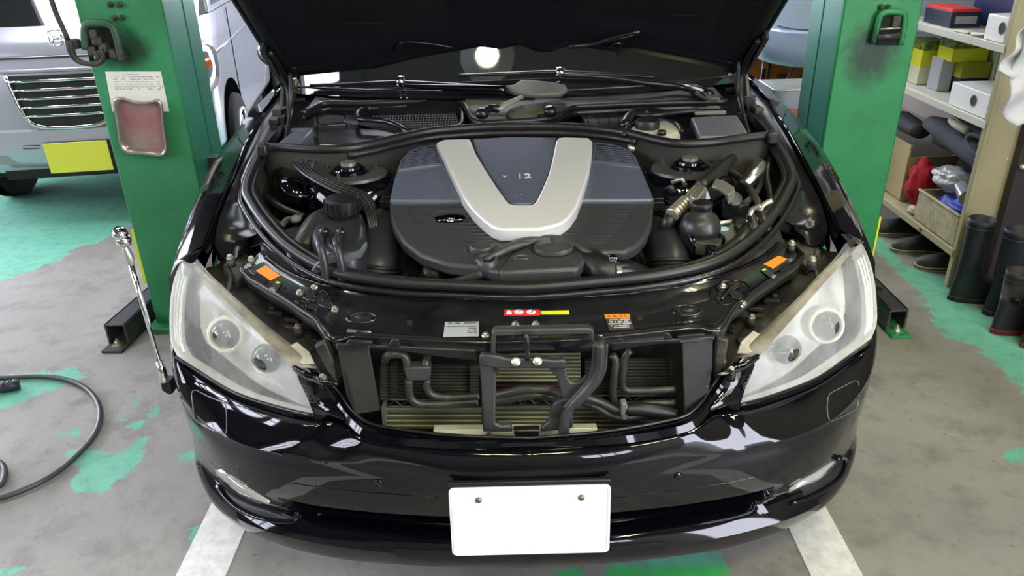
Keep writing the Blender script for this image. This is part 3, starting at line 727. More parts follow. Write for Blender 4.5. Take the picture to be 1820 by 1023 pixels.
for x, y in ((468, 265), (1372, 243)):
    MB().box(at(x, y, Z=.99), (.03, .04, .035)).build('seal_corner', RUBBER, car, bevel=.006)
# firewall partition beneath the rear seal
MB().grid([[p + V(0, .0, 0) for p in cr(rs3, 40)], [p + V(0, 0.02, -.3) for p in cr(rs3, 40)]]).build('bulkhead', mat('bulkhead_black', (.008, .0078, .007), .7, var=.8, vcol=(.02, .019, .016), vscale=9), car, smooth=True, solid=.006)
# bay walls and floor
w0 = [p + V(0, .02, -.02) for p in slr]; w0s = w0[::-1]
def bw(s):
    MB().grid([[S(p, s) for p in w0], [S(V(p[0] * .97, p[1] + .04, p[2] - .08), s) for p in w0], [S(V(p[0] * .93, p[1] + .08, .55), s) for p in w0]]).build('bay_wall', GRIME, car, smooth=True)
both(bw)
MB().box((0, .85, .42), (1.2, .9, .02)).build('bay_floor', DARK, car)
# inner wing covers between seal and fender, with the rounded nose
def wing(s):
    of = [L3(392, 452, .835), L3(381, 436, .85), L3(385, 410, .87)] + [V(np.interp(y, FY, XI) - .012, y, np.interp(y, FY, ZI) - .012) for y in (.62, .74, .86, 1.0, 1.18, 1.36, 1.55, 1.72)]
    inn_ = [L3(424, 446, .835), L3(436, 438, .84), L3(440, 420, .85)] + [p + V(.012, -.0, .0) for p in slr[42::4]] + [V(.76, 1.25, .985), V(.79, 1.45, .99), V(.80, 1.70, 1.0)]
    A_ = cr(of, 40); B_ = cr(inn_, 40)
    g = []
    for t, dz in ((0, -.03), (0.001, 0), (.12, -.012), (.5, -.022), (.85, -.015), (1, .0), (1.001, -.03)):
        g.append([S(p * (1 - t) + q * t + V(0, 0, dz), s) for p, q in zip(A_, B_)])
    MB().grid(g).build('wing_cover', SATIN, car, smooth=True, sharp=60)
both(wing)
# dirty tray between lamp flange, fender and front panel
def tray(s):
    o_ = [L3(365, 478, .80), L3(410, 521, .775), L3(470, 574, .735), L3(527, 618, .70), L3(566, 655, .665), L3(600, 680, .64)]
    i_ = [L3(450, 440, .80), L3(450, 480, .77), L3(500, 525, .74), L3(560, 566, .72), L3(590, 602, .70), L3(625, 625, .66)]
    A_ = cr(o_, 40); B_ = cr(i_, 40); rnd = random.Random(9); g = []
    for t in np.linspace(-.15, 1.15, 14):
        g.append([S(p * (1 - t) + q * t + V(0, 0, rnd.uniform(-.006, .006)), s) for p, q in zip(A_, B_)])
    MB().grid(g).build('dusty_tray', DUSTY, car, smooth=True)
    rnd = random.Random(3)
    for k in range(16):
        t = rnd.random(); q = A_[int(t * 39)] * .5 + B_[int(t * 39)] * .5 + V(rnd.uniform(-.025, .025), rnd.uniform(-.02, .02), .006)
        MB().box(S(q, s), (rnd.uniform(.01, .04), rnd.uniform(.006, .018), .012), rnd.random() * 3).build('tray_debris', DUSTY, car, bevel=.003)
    # bracket plate and bolts near the wing tip
    MB().prism([S(L3(392, 455, .815), s), S(L3(440, 450, .82), s), S(L3(446, 480, .80), s), S(L3(420, 500, .79), s), S(L3(398, 482, .80), s)], V(0, 0, -.02)).build('wing_bracket', GRIME, car, bevel=.003)
    MB().tube([S(L3(402, 470, .82), s), S(L3(410, 490, .80), s), S(L3(405, 520, .77), s)], .006).build('bracket_wire', GRIME, car, smooth=True)
both(tray)
# ---- fixings
def bolt(c, n, r=.0085, m=None, parent=None, name='bolt'):
    MB().lathe(c, [(r * 1.5, 0), (r * 1.5, r * .25), (r * 1.05, r * .5)], n, 16).lathe(c + np.array(n) * r * .4, [(r, 0), (r, r * .8), (r * .8, r), (.001, r)], n, 6).build(name, m or ZINC, parent or car)
for x, y in ((595, 548), (559, 508), (533, 518), (1320, 538), (1284, 507), (1250, 492), (916, 575), (952, 574), (863, 594), (1067, 600)):
    q, n = hit(x, y + 2, bv_slam)
    if q is not None: bolt(q, n, .0058)
for x, y, Z in ((529, 577, .735), (1335, 560, .735), (409, 455, .845), (447, 458, .84), (1444, 458, .845), (1407, 430, .85), (588, 645, .70), (573, 668, .70), (1283, 637, .70), (1300, 655, .70)):
    p = at(x, y + 3, Z=Z); bolt(p, (0, -.2, .98), .0062)
    MB().lathe(p - V(0, 0, .022), [(.011, 0), (.010, .018), (.0, .022)], (0, 0, 1), 12).build('stud_base', GRIME, car, smooth=True)
# rubber buffers in pressed wells
for x, y in ((643, 564), (1221, 551)):
    q, n = hit(x, y, bv_slam); n = V(0, -.15, .99)
    MB().lathe(q + n * -.001, [(.036, 0), (.034, .004), (.026, .002), (.026, -.001)], n, 28, 1, .62).build('buffer_well', SHEET, car, smooth=True)
    MB().lathe(q, [(.015, 0), (.015, .004), (.011, .006), (.001, .006)], n, 20, 1, .8).build('rubber_buffer', RUBBER, car, smooth=True, sharp=40)
    MB().lathe(q, [(.024, .0005), (.024, .0015), (.001, .0015)], n, 20, 1, .7).build('buffer_hole', DARK, car)
    d_ = hits([(x - 25, y + 24), (x + 18, y + 27)] if x < 900 else [(x - 18, y + 24), (x + 25, y + 18)], bv_slam, .001)
    MB().tube(d_, .005, sm=1).build('panel_rib', SHEET, car, smooth=True)
for x, y in ((509 + 14, 498), (507, 480)): pass
# cross-shaped holes with the striker latches
def latch(s):
    if s < 0:
        cross = [(536, 531), (547, 521), (556, 519), (562, 524), (571, 520), (582, 521), (588, 528), (592, 533), (587, 538), (594, 545), (590, 552), (578, 549), (570, 544), (562, 551), (548, 550), (538, 545), (543, 538), (533, 535)]
        decal('latch_hole', cross, bv_slam, DARK, car, th=.0008)
        MB().tube(hits(cross, bv_slam, .0015), .0013, sm=2, res=5, closed=True).build('hole_rim', PAINT, car, smooth=True)
        MB().tube(hits([(561, 532), (566, 524), (575, 520), (583, 524), (584, 530), (573, 538)], bv_slam, .006), .0022, sm=4, res=8).build('latch_wire', PAINT, car, smooth=True)
        MB().tube(hits([(540, 531), (550, 536), (560, 536)], bv_slam, .004), .0035, sm=3).tube(hits([(568, 543), (580, 548), (588, 549)], bv_slam, .003), .003, sm=3).build('latch_hook', SATIN, car, smooth=True)
        MB().tube(hits([(546, 548), (545, 540), (552, 538), (566, 541)], bv_slam, .003), .0022, sm=3).build('latch_wire', PAINT, car, smooth=True)
    else:
        ov = [(1262, 524), (1266, 511), (1280, 502), (1305, 499), (1322, 502), (1332, 511), (1330, 523), (1318, 533), (1300, 540), (1280, 541), (1266, 534)]
        MB().tube(hits([tuple(q) for q in cr([np.array(p, float) for p in ov], 40, True)], bv_slam, .001), .0014, sm=1, res=5, closed=True).build('hole_rim', PAINT, car, smooth=True)
        for lobe in ([(1273, 512), (1279, 505), (1290, 504), (1296, 508), (1292, 514), (1281, 518)], [(1296, 520), (1306, 516), (1316, 520), (1322, 527), (1314, 533), (1302, 530)], [(1270, 529), (1280, 522), (1285, 526), (1276, 534)]):
            decal('latch_hole', lobe, bv_slam, DARK, car, th=.0008)
            MB().tube(hits(lobe, bv_slam, .0015), .0012, sm=3, res=5, closed=True).build('hole_rim', PAINT, car, smooth=True)
        MB().tube(hits([(1282, 534), (1290, 524), (1302, 513), (1316, 505)], bv_slam, .004), .004, sm=3).build('latch_hook', SATIN, car, smooth=True)
        MB().prism(hits([(1298, 510), (1312, 506), (1316, 512), (1303, 517)], bv_slam, .003), V(0, 0, .003)).build('latch_block', SATIN, car, bevel=.001)
both(latch)
# oval holes beside the orange labels
for pts in ([(449, 492), (456, 486), (470, 490), (477, 497), (474, 503), (462, 503), (452, 498)], [(1382, 480), (1390, 470), (1403, 465), (1406, 471), (1400, 480), (1388, 484)]):
    decal('panel_hole', pts, bv_slam, DARK, car, th=.001)
for pts in ([(502, 511), (508, 508), (510, 511), (504, 514)], [(723, 570), (733, 570), (733, 578), (723, 578)], [(1132, 562), (1141, 562), (1142, 568), (1134, 569)]):
    decal('panel_mark', pts, bv_slam, GRIME if pts[0][0] > 600 else DARK, car, th=.001)
# ---- labels
def label_lines(parent, quad, tree, rows_, m, seed, x0=.06, x1=.94, off_=.0022):
    r = random.Random(seed); mb = MB()
    def q(u, v):
        a = np.array(quad, float); return (a[0] * (1 - u) + a[1] * u) * (1 - v) + (a[3] * (1 - u) + a[2] * u) * v
    for v0, v1, dens in rows_:
        u = x0
        while u < x1:
            w = r.uniform(.02, .07)
            if r.random() < dens:
                P = hits([q(u, v0), q(min(u + w, x1), v0), q(min(u + w, x1), v1), q(u, v1)], tree, off_)
                n_ = np.cross(P[1] - P[0], P[2] - P[0]); n_ /= np.linalg.norm(n_)
                if n_[2] < 0: n_ = -n_
                mb.prism(P, n_ * .0002)
            u += w + .012
    o = mb.build('printed_text', m, parent); o['kind'] = 'stuff'; return o
lb = decal('info_label', [(791, 573), (851, 572), (851, 598), (788, 599)], bv_slam, mat('white_label', (.42, .45, .48), .5), car, label='pale blue-grey information label')
label_lines(lb, [(791, 573), (851, 572), (851, 598), (788, 599)], bv_slam, [(.1, .2, .6), (.35, .42, .9), (.48, .56, .9), (.62, .7, .8), (.78, .86, .85)], mat('label_ink', (.10, .11, .14), .7), 1, off_=.0045)
lr = decal('warning_label', [(897, 551), (960, 551), (960, 561), (896, 561)], bv_slam, REDS, car, label='red warning label with white symbols')
for sh in ([(900, 559), (901, 554), (905, 552), (909, 555), (910, 559)], px_circle(922, 555.5, 8.5, 3.9, 14), px_circle(944, 555.5, 8.5, 3.9, 14)):
    decal('symbol', sh, bv_slam, WHITE, lr, th=.0006, off=.0022)
for sh in ([(919, 554), (926, 553), (925, 555)], [(920, 557), (923, 557), (922, 558.5)], [(944, 557), (947, 552), (948, 553), (945, 558)], [(940, 557), (943, 557), (942, 558.5)]):
    decal('symbol', sh, bv_slam, INK, lr, th=.0004, off=.0032)
decal('yellow_strip_label', [(961, 553), (1011, 552), (1012, 558.5), (961, 559)], bv_slam, YEL, car, label='plain yellow strip label')
qd = [(1074, 560), (1118, 559), (1127, 585), (1083, 588)]
lo = decal('caution_label', qd, bv_slam, INK, car, label='black caution label with orange head')
decal('label_head', [(1074, 560), (1118, 559), (1120, 566.5), (1076.5, 567.5)], bv_slam, ORANGE, lo, th=.0006, off=.0022)
label_lines(lo, qd, bv_slam, [(.33, .4, .9), (.45, .53, .9), (.58, .66, .85), (.72, .78, .8), (.84, .9, .7)], mat('white_ink', (.6, .6, .58), .6), 2, .05, .95, .0026)
label_lines(lo, qd, bv_slam, [(.08, .2, .8)], mat('brown_ink', (.3, .1, .01), .6), 4, .1, .85, .0032)
for q_ in ([(455, 482), (472, 472), (498, 490), (481, 499)], [(1357, 470), (1384, 455), (1399, 461), (1374, 478)]):
    decal('orange_label', q_, bv_slam, ORANGE, car, label='blank orange label')
for q_, e_ in (([(476, 518), (490, 500), (503, 501), (489, 520)], [(489, 506), (493, 501), (498, 503), (496, 507)]), ([(1350, 480), (1359, 477), (1384, 494), (1374, 497)], [(1354, 481), (1359, 478), (1364, 483), (1358, 484)])):
    a_ = decal('fluid_label', q_, bv_slam, INK, car, label='small black label with yellow drop')
    decal('symbol', e_, bv_slam, YEL, a_, th=.0005, off=.0022)
    c_ = np.mean(np.array(q_, float), 0); b_ = np.array(q_, float)
    w_ = (c_ * .5 + (b_[3] + b_[2]) / 2 * .5) if q_[0][0] > 900 else (c_ * .5 + (b_[0] + b_[3]) / 2 * .5)
    label_lines(a_, [tuple(w_ + d) for d in ((-5, -3), (6, -1), (4, 4), (-7, 2))], bv_slam, [(.0, .25, .9), (.4, .6, .9), (.75, 1, .9)], mat('white_ink', (.5, .5, .5), .6), 7, 0, 1, .0026)
# pale bluish patches at the left tip
for q_ in ([(432, 473), (438, 467), (447, 466), (447, 473), (435, 479)], [(451, 467), (464, 457), (470, 465), (455, 471)]):
    decal('pale_patch', q_, bv_slam, mat('pale_metal', (.5, .52, .6), .3, metal=.5), car, th=.0005)

# ---- engine cover on its own sloping plane
EZ0, EZ1, EY0, EY1 = .86, .965, .30, 1.10
en = V(0, -(EZ1 - EZ0), (EY1 - EY0)); en /= np.linalg.norm(en); ep = V(0, EY0, EZ0)
def E_(x, y, h=0): return atp(x, y, ep + en * h, en)
def eprism(mb, pts, h0, h1, cl=0): 
    P = [E_(x, y, h1) for x, y in pts]
    return mb.prism(P, en * (h0 - h1))
eng = bpy.data.objects.new('engine_cover', None); COL.objects.link(eng); eng.parent = car; ORG[eng.name] = ORG['car']
def smooth2(pts, n, closed=True): return [tuple(p) for p in cr([V(*p, 0) [:2] for p in pts], n, closed)]
body = [(706, 300), (712, 283), (727, 268), (745, 261), (772, 255), (1055, 252), (1085, 254), (1112, 262), (1130, 276), (1141, 302), (1160, 340), (1168, 352), (1168, 362), (1162, 366), (1160, 390), (1150, 415), (1135, 436), (1112, 446), (1075, 449), (1066, 458), (1030, 474), (1018, 480), (880, 486), (855, 478), (800, 474), (745, 455), (716, 432), (698, 404), (692, 378), (688, 362), (690, 345), (698, 322)]
ub = [(706, 298), (712, 283), (727, 268), (745, 261), (772, 255), (1055, 252), (1085, 254), (1112, 262), (1130, 276), (1140, 298), (1158, 340), (1163, 354), (692, 356), (699, 322)]
lbp = [(692, 358), (1163, 355), (1160, 392), (1150, 417), (1132, 437), (1110, 447), (1078, 446), (1060, 452), (1040, 462), (1030, 474), (880, 483), (858, 474), (800, 470), (746, 453), (717, 431), (699, 404), (693, 380)]
eprism(MB(), lbp, -.032, 0).build('lower_shroud', COVER2, eng, bevel=.008, bseg=3)
eprism(MB(), [(x, y) for x, y in ub], -.10, .012).build('upper_shroud', COVER, eng, bevel=.007, bseg=3)
mbr = MB()   # fine ribs of the lower shroud
for k in range(13):
    y = 365 + k * 6.2
    def xl(y): return np.interp(y, [358, 400, 430, 450], [722, 745, 785, 830])
    def xr(y): return np.interp(y, [358, 400, 430, 450], [1130, 1105, 1075, 1040])
    vl = np.interp(y, [358, 380, 400, 415], [826, 840, 855, 882]); vr = np.interp(y, [358, 380, 400, 415], [1020, 1005, 990, 968])
    if y > 412: vl, vr = 880, 975
    sl_ = 2.5
    if y > 432: continue
    for a_, b_ in ((xl(y), vl - 4), (vr + 6, xr(y))):
        eprism(mbr, [(a_, y), (b_, y - .5), (b_, y + sl_ - .5), (a_, y + sl_)], -.002, .004)
mbr.build('cover_ribs', COVER2, eng)['kind'] = 'stuff'
# V-shaped silver trim
vt = [(775, 253), (790, 247), (835, 246), (838, 252), (846, 272), (866, 305), (884, 332), (900, 354), (906, 361), (915, 363), (944, 363), (951, 359), (962, 338), (974, 310), (981, 285), (988, 250), (992, 244), (1005, 243), (1046, 244), (1053, 250), (1052, 275), (1047, 305), (1036, 340), (1025, 368), (1012, 386), (998, 396), (980, 401), (960, 406), (890, 407), (875, 402), (860, 391), (840, 372), (822, 347), (806, 315), (790, 281)]
eprism(MB(), vt, .0, .036).build('v_shaped_trim', SILVER, eng, bevel=.006, bseg=3, label='silver V-shaped trim')
ce = [(840, 247), (900, 243), (988, 244), (984, 270), (975, 306), (962, 336), (950, 358), (944, 361), (912, 361), (903, 356), (884, 328), (864, 300), (847, 268)]
eprism(MB(), ce, .0, .030).build('centre_panel', COVER, eng, bevel=.003)
for pts in ([(772, 257), (776, 258), (789, 292), (705, 307), (707, 298)],): pass
def inpoly(x, y, poly):
    c = False; j = len(poly) - 1
    for i in range(len(poly)):
        if (poly[i][1] > y) != (poly[j][1] > y) and x < (poly[j][0] - poly[i][0]) * (y - poly[i][1]) / (poly[j][1] - poly[i][1]) + poly[i][0]: c = not c
        j = i
    return c
def vslat(poly, m):
    xs_ = [p[0] for p in poly]; ys_ = [p[1] for p in poly]; xc = (min(xs_) + max(xs_)) / 2; out = []
    for k in range(-3, 18):
        y0 = min(ys_) + k * 3.1; r = [x for x in np.arange(min(xs_), max(xs_), .5) if inpoly(x, y0 + m * (x - xc), poly)]
        if len(r) > 12: out.append(((r[0], y0 + m * (r[0] - xc)), (r[-1], y0 + m * (r[-1] - xc))))
    return out
def vent(outer, innr, yrows):
    v = bpy.data.objects.new('air_vent', None); COL.objects.link(v); v.parent = eng; ORG[v.name] = ORG['car']
    o_ = [E_(x, y, .018) for x, y in outer]; 
    eprism(MB(), outer, .008, .0165).build('vent_frame', COVER, eng, bevel=.002)
    eprism(MB(), innr, .012, .0172).build('vent_recess', DARK, eng)
    bpy.data.objects.remove(v)
    for (a_, b_) in vslat(innr, -.15 if innr[0][0] < 900 else .11):
        eprism(MB(), [a_, b_, (b_[0], b_[1] + 1.3), (a_[0], a_[1] + 1.3)], .0165, .0185).build('vent_slat', COVER, eng)
NVS = 12
def vrow(pL, pR):  # polylines left/right edges interpolated
    L_ = lin([V(*p) for p in pL], NVS + 1); R_ = lin([V(*p) for p in pR], NVS + 1)
    return [(tuple(a_), tuple(b_)) for a_, b_ in zip(L_, R_)][1:-1]
vent([(707, 302), (712, 284), (728, 267), (745, 261), (775, 256), (787, 292)], [(711, 300), (715, 286), (730, 270), (746, 264), (771, 259), (781, 289)], vrow([(745, 265), (729, 272), (716, 286), (711, 299)], [(771, 260), (774, 268), (777, 276), (781, 288)]))
vent([(1056, 253), (1086, 255), (1112, 263), (1128, 276), (1137, 297), (1052, 287)], [(1060, 256), (1086, 258), (1109, 265), (1124, 277), (1131, 293), (1057, 284)], vrow([(1061, 257), (1059, 266), (1058, 275), (1057, 283)], [(1090, 259), (1108, 267), (1122, 278), (1130, 291)]))
# badges, caps and hoses on the lower shroud
def disc(x, y, r, sy, prof, m, nm, par=eng, h=0.0, lab=None):
    c = E_(x, y, h); MB().lathe(c, [(r * a_, b_) for a_, b_ in prof], en, 32, 1, sy).build(nm, m, par, smooth=True, sharp=40, label=lab)
    return c
disc(801, 386, .052, .62, [(1, -.002), (.98, .006), (.9, .006), (.86, -.0), (.8, .001)], COVER2, 'badge_recess')
disc(801, 391, .042, .42, [(1, .002), (.95, .007), (.001, .008)], PAINT, 'oval_badge')
star = bpy.data.objects['oval_badge']
cb = E_(801, 391, .009); ux = V(1, 0, 0); uy = np.cross(en, ux)
MB().tube([cb + ux * -.030, cb + ux * -.012 + uy * .002, cb, cb + ux * .028 + uy * .001], .0016, sm=2, res=6).tube([cb + uy * .006, cb - uy * .006], .0016, sm=1, res=6).lathe(cb, [(.010, 0), (.010, .002), (.008, .002), (.008, 0)], en, 20).build('emblem', CHROME, eng, smooth=True, label='small chrome emblem')
c1 = disc(983, 446, .047, .72, [(1, -.01), (1, .010), (.93, .016), (.88, .014), (.4, .019), (.3, .021), (.001, .021)], COVER2, 'oil_filler_cap')
disc(983, 446, .052, .72, [(1, -.01), (1, .0062), (.90, .0062)], DARK, 'cap_gap')
disc(982, 438, .005, .8, [(1, .018), (1, .023), (.001, .024)], COVER2, 'cap_nub')
disc(856, 446, .030, .7, [(1, -.01), (1, .010), (.85, .016), (.001, .017)], COVER2, 'filler_plug')
disc(855, 443, .042, .7, [(1, -.01), (.97, .004), (.8, .000), (.78, -.004)], COVER2, 'plug_recess')
disc(927, 460, .022, .5, [(1, 0), (.8, .006), (.5, .002), (.001, .001)], COVER2, 'moulded_dimple')
mb = MB(); mb.tube([E_(x, y, .003) for x, y in ((845, 466), (870, 457), (900, 443), (925, 433), (960, 426), (1000, 428), (1035, 443), (1060, 457))], [.006, .009, .012, .013, .013, .012, .010, .006], res=12)
mb.build('moulded_ridge', COVER2, eng, smooth=True)
MB().tube([E_(x, y, h) for x, y, h in ((862, 463, .006), (885, 450, .012), (915, 437, .014), (950, 430, .012))], [.007, .010, .010, .004]).build('hose_guide', COVER2, eng, smooth=True)
MB().prism([E_(x, y, .004) for x, y in ((884, 478), (905, 452), (930, 436), (960, 430), (1012, 436), (1034, 470), (1026, 477), (890, 484))], en * -.042).build('front_facet', COVER2, eng, bevel=.008)
MB().tube([E_(860, 471, -.01), E_(855, 485, -.02), E_(830, 497, -.035), E_(795, 506, -.05), E_(745, 511, -.06)], .014, res=10).build('breather_hose', RUBBER, eng, smooth=True)
MB().lathe(E_(866, 468, .0), [(.024, -.03), (.024, .014), (.018, .016), (.018, 0)], en, 20).build('hose_grommet', COVER2, eng, smooth=True)
CHR2 = mat('worn_chrome', (.5, .5, .5), .3, metal=1)
def etext(body_, x, y, size, m, h=.0315, nm='badge_lettering'):
    return text(nm, body_, E_(x, y, h), size, m, eng, [V(1, 0, 0), uy, en], .0008)
LET = mat('badge_silver', (.75, .75, .75), .4)
etext('12', 931, 313, .042, LET)
etext('v', 897, 313, .022, LET)
for x, y in ((916, 350), (926, 345)):
    MB().lathe(E_(x, y, .0305), [(.0025, 0), (.001, .001)], en, 6).build('paint_fleck', INKG, eng)
for x, y in ((1165, 355), (690, 360), (1166, 362), (693, 352)):
    MB().box(E_(x, y, -.02), (.04, .03, .02)).build('cover_clip', SATIN, eng, bevel=.003)
# ---- lower engine block seen under the cover
MB().box((0, .75, .60), (.62, .75, .28)).build('engine_block', GRIME, car, bevel=.03)
MB().box((0.02, .40, .70), (.50, .12, .16)).build('front_cover', GRIME, car, bevel=.02)
for x, w in ((880, .05), (935, .03), (985, .06), (1040, .05)):
    MB().box(at(x, 495, Z=.78), (w, .04, .05)).build('pulley_bracket', BRKT, car, bevel=.004)
MB().box(at(950, 505, Z=.76), (.42, .05, .03)).build('fan_shroud', PLAST, car, bevel=.006)
# ---- intake ducts either side of the cover
def duct(s):
    if s < 0: pts = [(698, 372, .80), (690, 392, .82), (681, 420, .83), (673, 450, .82), (667, 482, .80), (664, 505, .77)]
    else: pts = [(1152, 370, .80), (1164, 392, .82), (1177, 418, .83), (1186, 445, .82), (1190, 475, .80), (1190, 500, .77)]
    P = [at(x, y, Z=z) for x, y, z in pts]
    MB().tube(P, [.030, .040, .050, .054, .053, .048], res=18, flat=1.0).build('intake_duct', TANK, car, smooth=True)
    q = P[-2]; d = (P[-1] - P[-2]); d /= np.linalg.norm(d)
    mb = MB(); prof = []
    for k in range(6):
        prof += [(.049, k * .010), (.056, k * .010 + .003), (.056, k * .010 + .006), (.049, k * .010 + .008)]
    mb.lathe(q + d * -.02, prof, d, 24).build('duct_bellows', RUBBER, car, smooth=True)
both(duct)
# ---- coolant tank
tk = bpy.data.objects.new('coolant_tank', None); COL.objects.link(tk); tk.parent = car; ORG[tk.name] = ORG['car']
Zt = .89
tpl = [(556, 402), (600, 376), (640, 376), (650, 400), (648, 430), (632, 446), (600, 450), (566, 440)]
tp = [at(x, y, Z=Zt) for x, y in tpl]
def ringz(P, z, sc, c=None):
    c = np.mean(P, 0) if c is None else c
    return [V(c[0] + (p[0] - c[0]) * sc, c[1] + (p[1] - c[1]) * sc, z) for p in P]
PP = cr(tp, 36, True)
mb = MB(); rr = [ringz(PP, Zt + .008, .70), ringz(PP, Zt + .005, .86), ringz(PP, Zt - .004, .955), ringz(PP, Zt - .016, 1.0), ringz(PP, Zt - .09, 1.05), ringz(PP, Zt - .17, .98)]
mb.grid([r + r[:1] for r in rr]); mb.add(rr[0], [tuple(range(len(rr[0])))])
mb.build('tank_body', TANK, tk, smooth=True, merge=True)
seam = ringz(PP, Zt - .075, 1.05)
MB().tube(seam, .005, sm=1, res=6, closed=True).build('tank_seam', BRKT, tk, smooth=True)
cc = at(609, 366, Z=.925)
MB().lathe(cc - V(0, 0, .03), [(.034, 0), (.034, .02)], (0, 0, 1), 24).build('filler_neck', SATIN, tk, smooth=True)
capprof = [(.001, .042), (.036, .042), (.043, .038), (.044, .006), (.040, 0)]
MB().lathe(cc - V(0, 0, .018), capprof, (0, 0, 1), 32).build('tank_cap', PLAST, tk, smooth=True, sharp=40)
mb = MB()
for k in range(18):
    a_ = k * math.pi / 9; mb.box(cc + V(math.cos(a_) * .044, math.sin(a_) * .044, .004), (.005, .005, .030), a_)
o = mb.build('cap_grip_ribs', PLAST, tk); o['kind'] = 'stuff'
# second chamber to the left
c2 = [at(x, y, Z=.86) for x, y in ((500, 410), (530, 395), (566, 405), (556, 440), (530, 465), (505, 445))]
QQ = cr(c2, 30, True); rr = [ringz(QQ, .868, .5), ringz(QQ, .862, .8), ringz(QQ, .845, 1.0), ringz(QQ, .78, 1.05), ringz(QQ, .70, .95)]
mb = MB(); mb.grid([r + r[:1] for r in rr]); mb.add(rr[0], [tuple(range(30))]); mb.build('tank_side_chamber', TANK, tk, smooth=True, merge=True)
MB().tube([at(x, y, Z=z) for x, y, z in ((490, 450, .82), (510, 462, .82), (528, 455, .83), (548, 425, .86), (566, 395, .885), (590, 378, .90))], [.02, .034, .036, .034, .03, .02], res=14).build('tank_shoulder', TANK, tk, smooth=True)
for xs in ((577, 412), (607, 413)):
    x, y = xs
    yf = min(p[1] for p in PP) - .012
    MB().tube([at(x, y + 2, Z=.90), at(x - 6, y + 8, Z=.90), at(x - 8, y + 24, Y=yf - .005), at(x - 3, y + 44, Y=yf - .02), at(x + 1, y + 68, Y=yf - .025), at(x + 1, y + 84, Y=yf - .025)], .0095, sm=5, res=10).build('overflow_hose', TANK, tk, smooth=True)
    MB().lathe(at(x, y, Z=.905), [(.012, 0), (.014, .004), (.006, .010), (.001, .011)], (0, 0, 1), 12).build('hose_clamp', SATIN, tk, smooth=True)
MB().prism([at(x, y, Y=min(p[1] for p in PP) - .012) for x, y in ((582, 453), (610, 456), (638, 446), (651, 430), (652, 440), (642, 458), (612, 469), (590, 468), (566, 486), (546, 492), (560, 470))], V(0, .012, 0)).build('tank_bracket', mat('pale_bracket', (.10, .115, .115), .4), tk, bevel=.003)
MB().box(at(590, 485, Z=.79), (.11, .05, .03)).build('tank_bracket', PLAST, tk, bevel=.004)
# ---- strut towers
def tower(s):
    x, y = (622, 299) if s < 0 else (1222, 290)
    c = at(x + (-2 if s < 0 else 4), y, Z=.95); e = .06 * (-s)
    t = bpy.data.objects.new('strut_tower', None); COL.objects.link(t); t.parent = car; ORG[t.name] = ORG['car']
    ax = (0, 0, 1)
    MB().lathe(c + V(.01 * -s, 0, -.16), [(.14, 0), (.128, .08), (.115, .118), (.100, .134), (.092, .138)], ax, 36, 1.12, .95).build('tower_shell', PAINT, t, smooth=True)
    MB().lathe(c + V(0, 0, -.02), [(.094, 0), (.092, .008), (.075, .012), (.050, .010), (.048, .002)], ax, 36, 1.12, .95).build('tower_plate', mat('tower_plate_paint', (.04, .04, .04), .35, var=.5, vcol=(.09, .09, .085), vscale=12), t, smooth=True, sharp=40)
    MB().lathe(c + V(0, 0, -.012), [(.046, 0), (.045, .010), (.039, .014), (.037, .009), (.034, .020), (.026, .022)], ax, 32).build('tower_cap_ring', PAINT, t, smooth=True, sharp=30)
    MB().lathe(c + V(0, 0, .008), [(.022, 0), (.021, .010), (.012, .013), (.001, .013)], ax, 24).build('strut_nut', mat('nut_grey', (.2, .2, .19), .4, metal=.5), t, smooth=True, sharp=30)
    for a_ in (.5, 2.6, 4.5):
        q = c + V(math.cos(a_) * .080, math.sin(a_) * .068, -.010)
        MB().lathe(q, [(.008, 0), (.008, .006), (.004, .008), (.004, .015), (.001, .016)], ax, 8).build('stud', GRIME, t)
both(tower)
# ---- left side: glossy filler pipe, harness, cabin of hoses
def T_(pts, r, m, nm, res=10, sm=5, par=None, flat=None):
    return MB().tube([at(x, y, Z=z) for x, y, z in pts], r, res=res, sm=sm, flat=flat).build(nm, m, par or car, smooth=True)
T_([(488, 292, .88), (498, 305, .90), (508, 325, .90), (520, 343, .89), (545, 352, .87), (590, 368, .84)], [.02, .032, .03, .034, .042, .045], PAINT, 'filler_pipe', 14)
MB().lathe(at(520, 340, Z=.89), [(.040, -.008), (.044, 0), (.040, .008)], (.7, -.5, -.1), 18).build('pipe_collar', PAINT, car, smooth=True)
T_([(470, 290, .9), (500, 285, .93), (530, 290, .92), (560, 310, .9), (600, 330, .88)], .008, RUBBER, 'cable')
for k in range(4):
    T_([(520 + k * 8, 290 + k * 1, .96), (545 + k * 8, 312 + k, .955), (590 + k * 8, 337 - k * 2, .945), (640 + k * 5, 358 - k * 3, .925), (657 + k * 4, 400, .88), (652 + k * 3, 440, .82)], .0055, PLAST if k % 2 else RUBBER, 'fuel_line', 8)
YB = mat('brass_yellow_connector', (.30, .23, .03), .45, var=.7, vcol=(.1, .08, .03), vscale=40)
for x, y in ((529, 298), (538, 301), (548, 306)):
    MB().lathe(at(x, y, Z=.94), [(.006, -.008), (.0075, -.002), (.006, .003), (.007, .006), (.004, .012)], (.4, -.3, .8), 12).build('yellow_connector', YB, car, smooth=True)
    T_([(x + 3, y - 3, .945), (x + 8, y - 14, .96), (x + 10, y - 22, .95)], .004, BRKT, 'connector_pin', 6)
T_([(460, 330, .88), (475, 350, .87), (500, 368, .86), (540, 385, .85)], .011, RUBBER, 'cable')
T_([(462, 310, .9), (466, 345, .86), (480, 385, .82), (500, 400, .8)], .010, GRIME, 'cable')
T_([(480, 345, .86), (510, 360, .86), (528, 362, .85)], .008, RUBBER, 'cable')
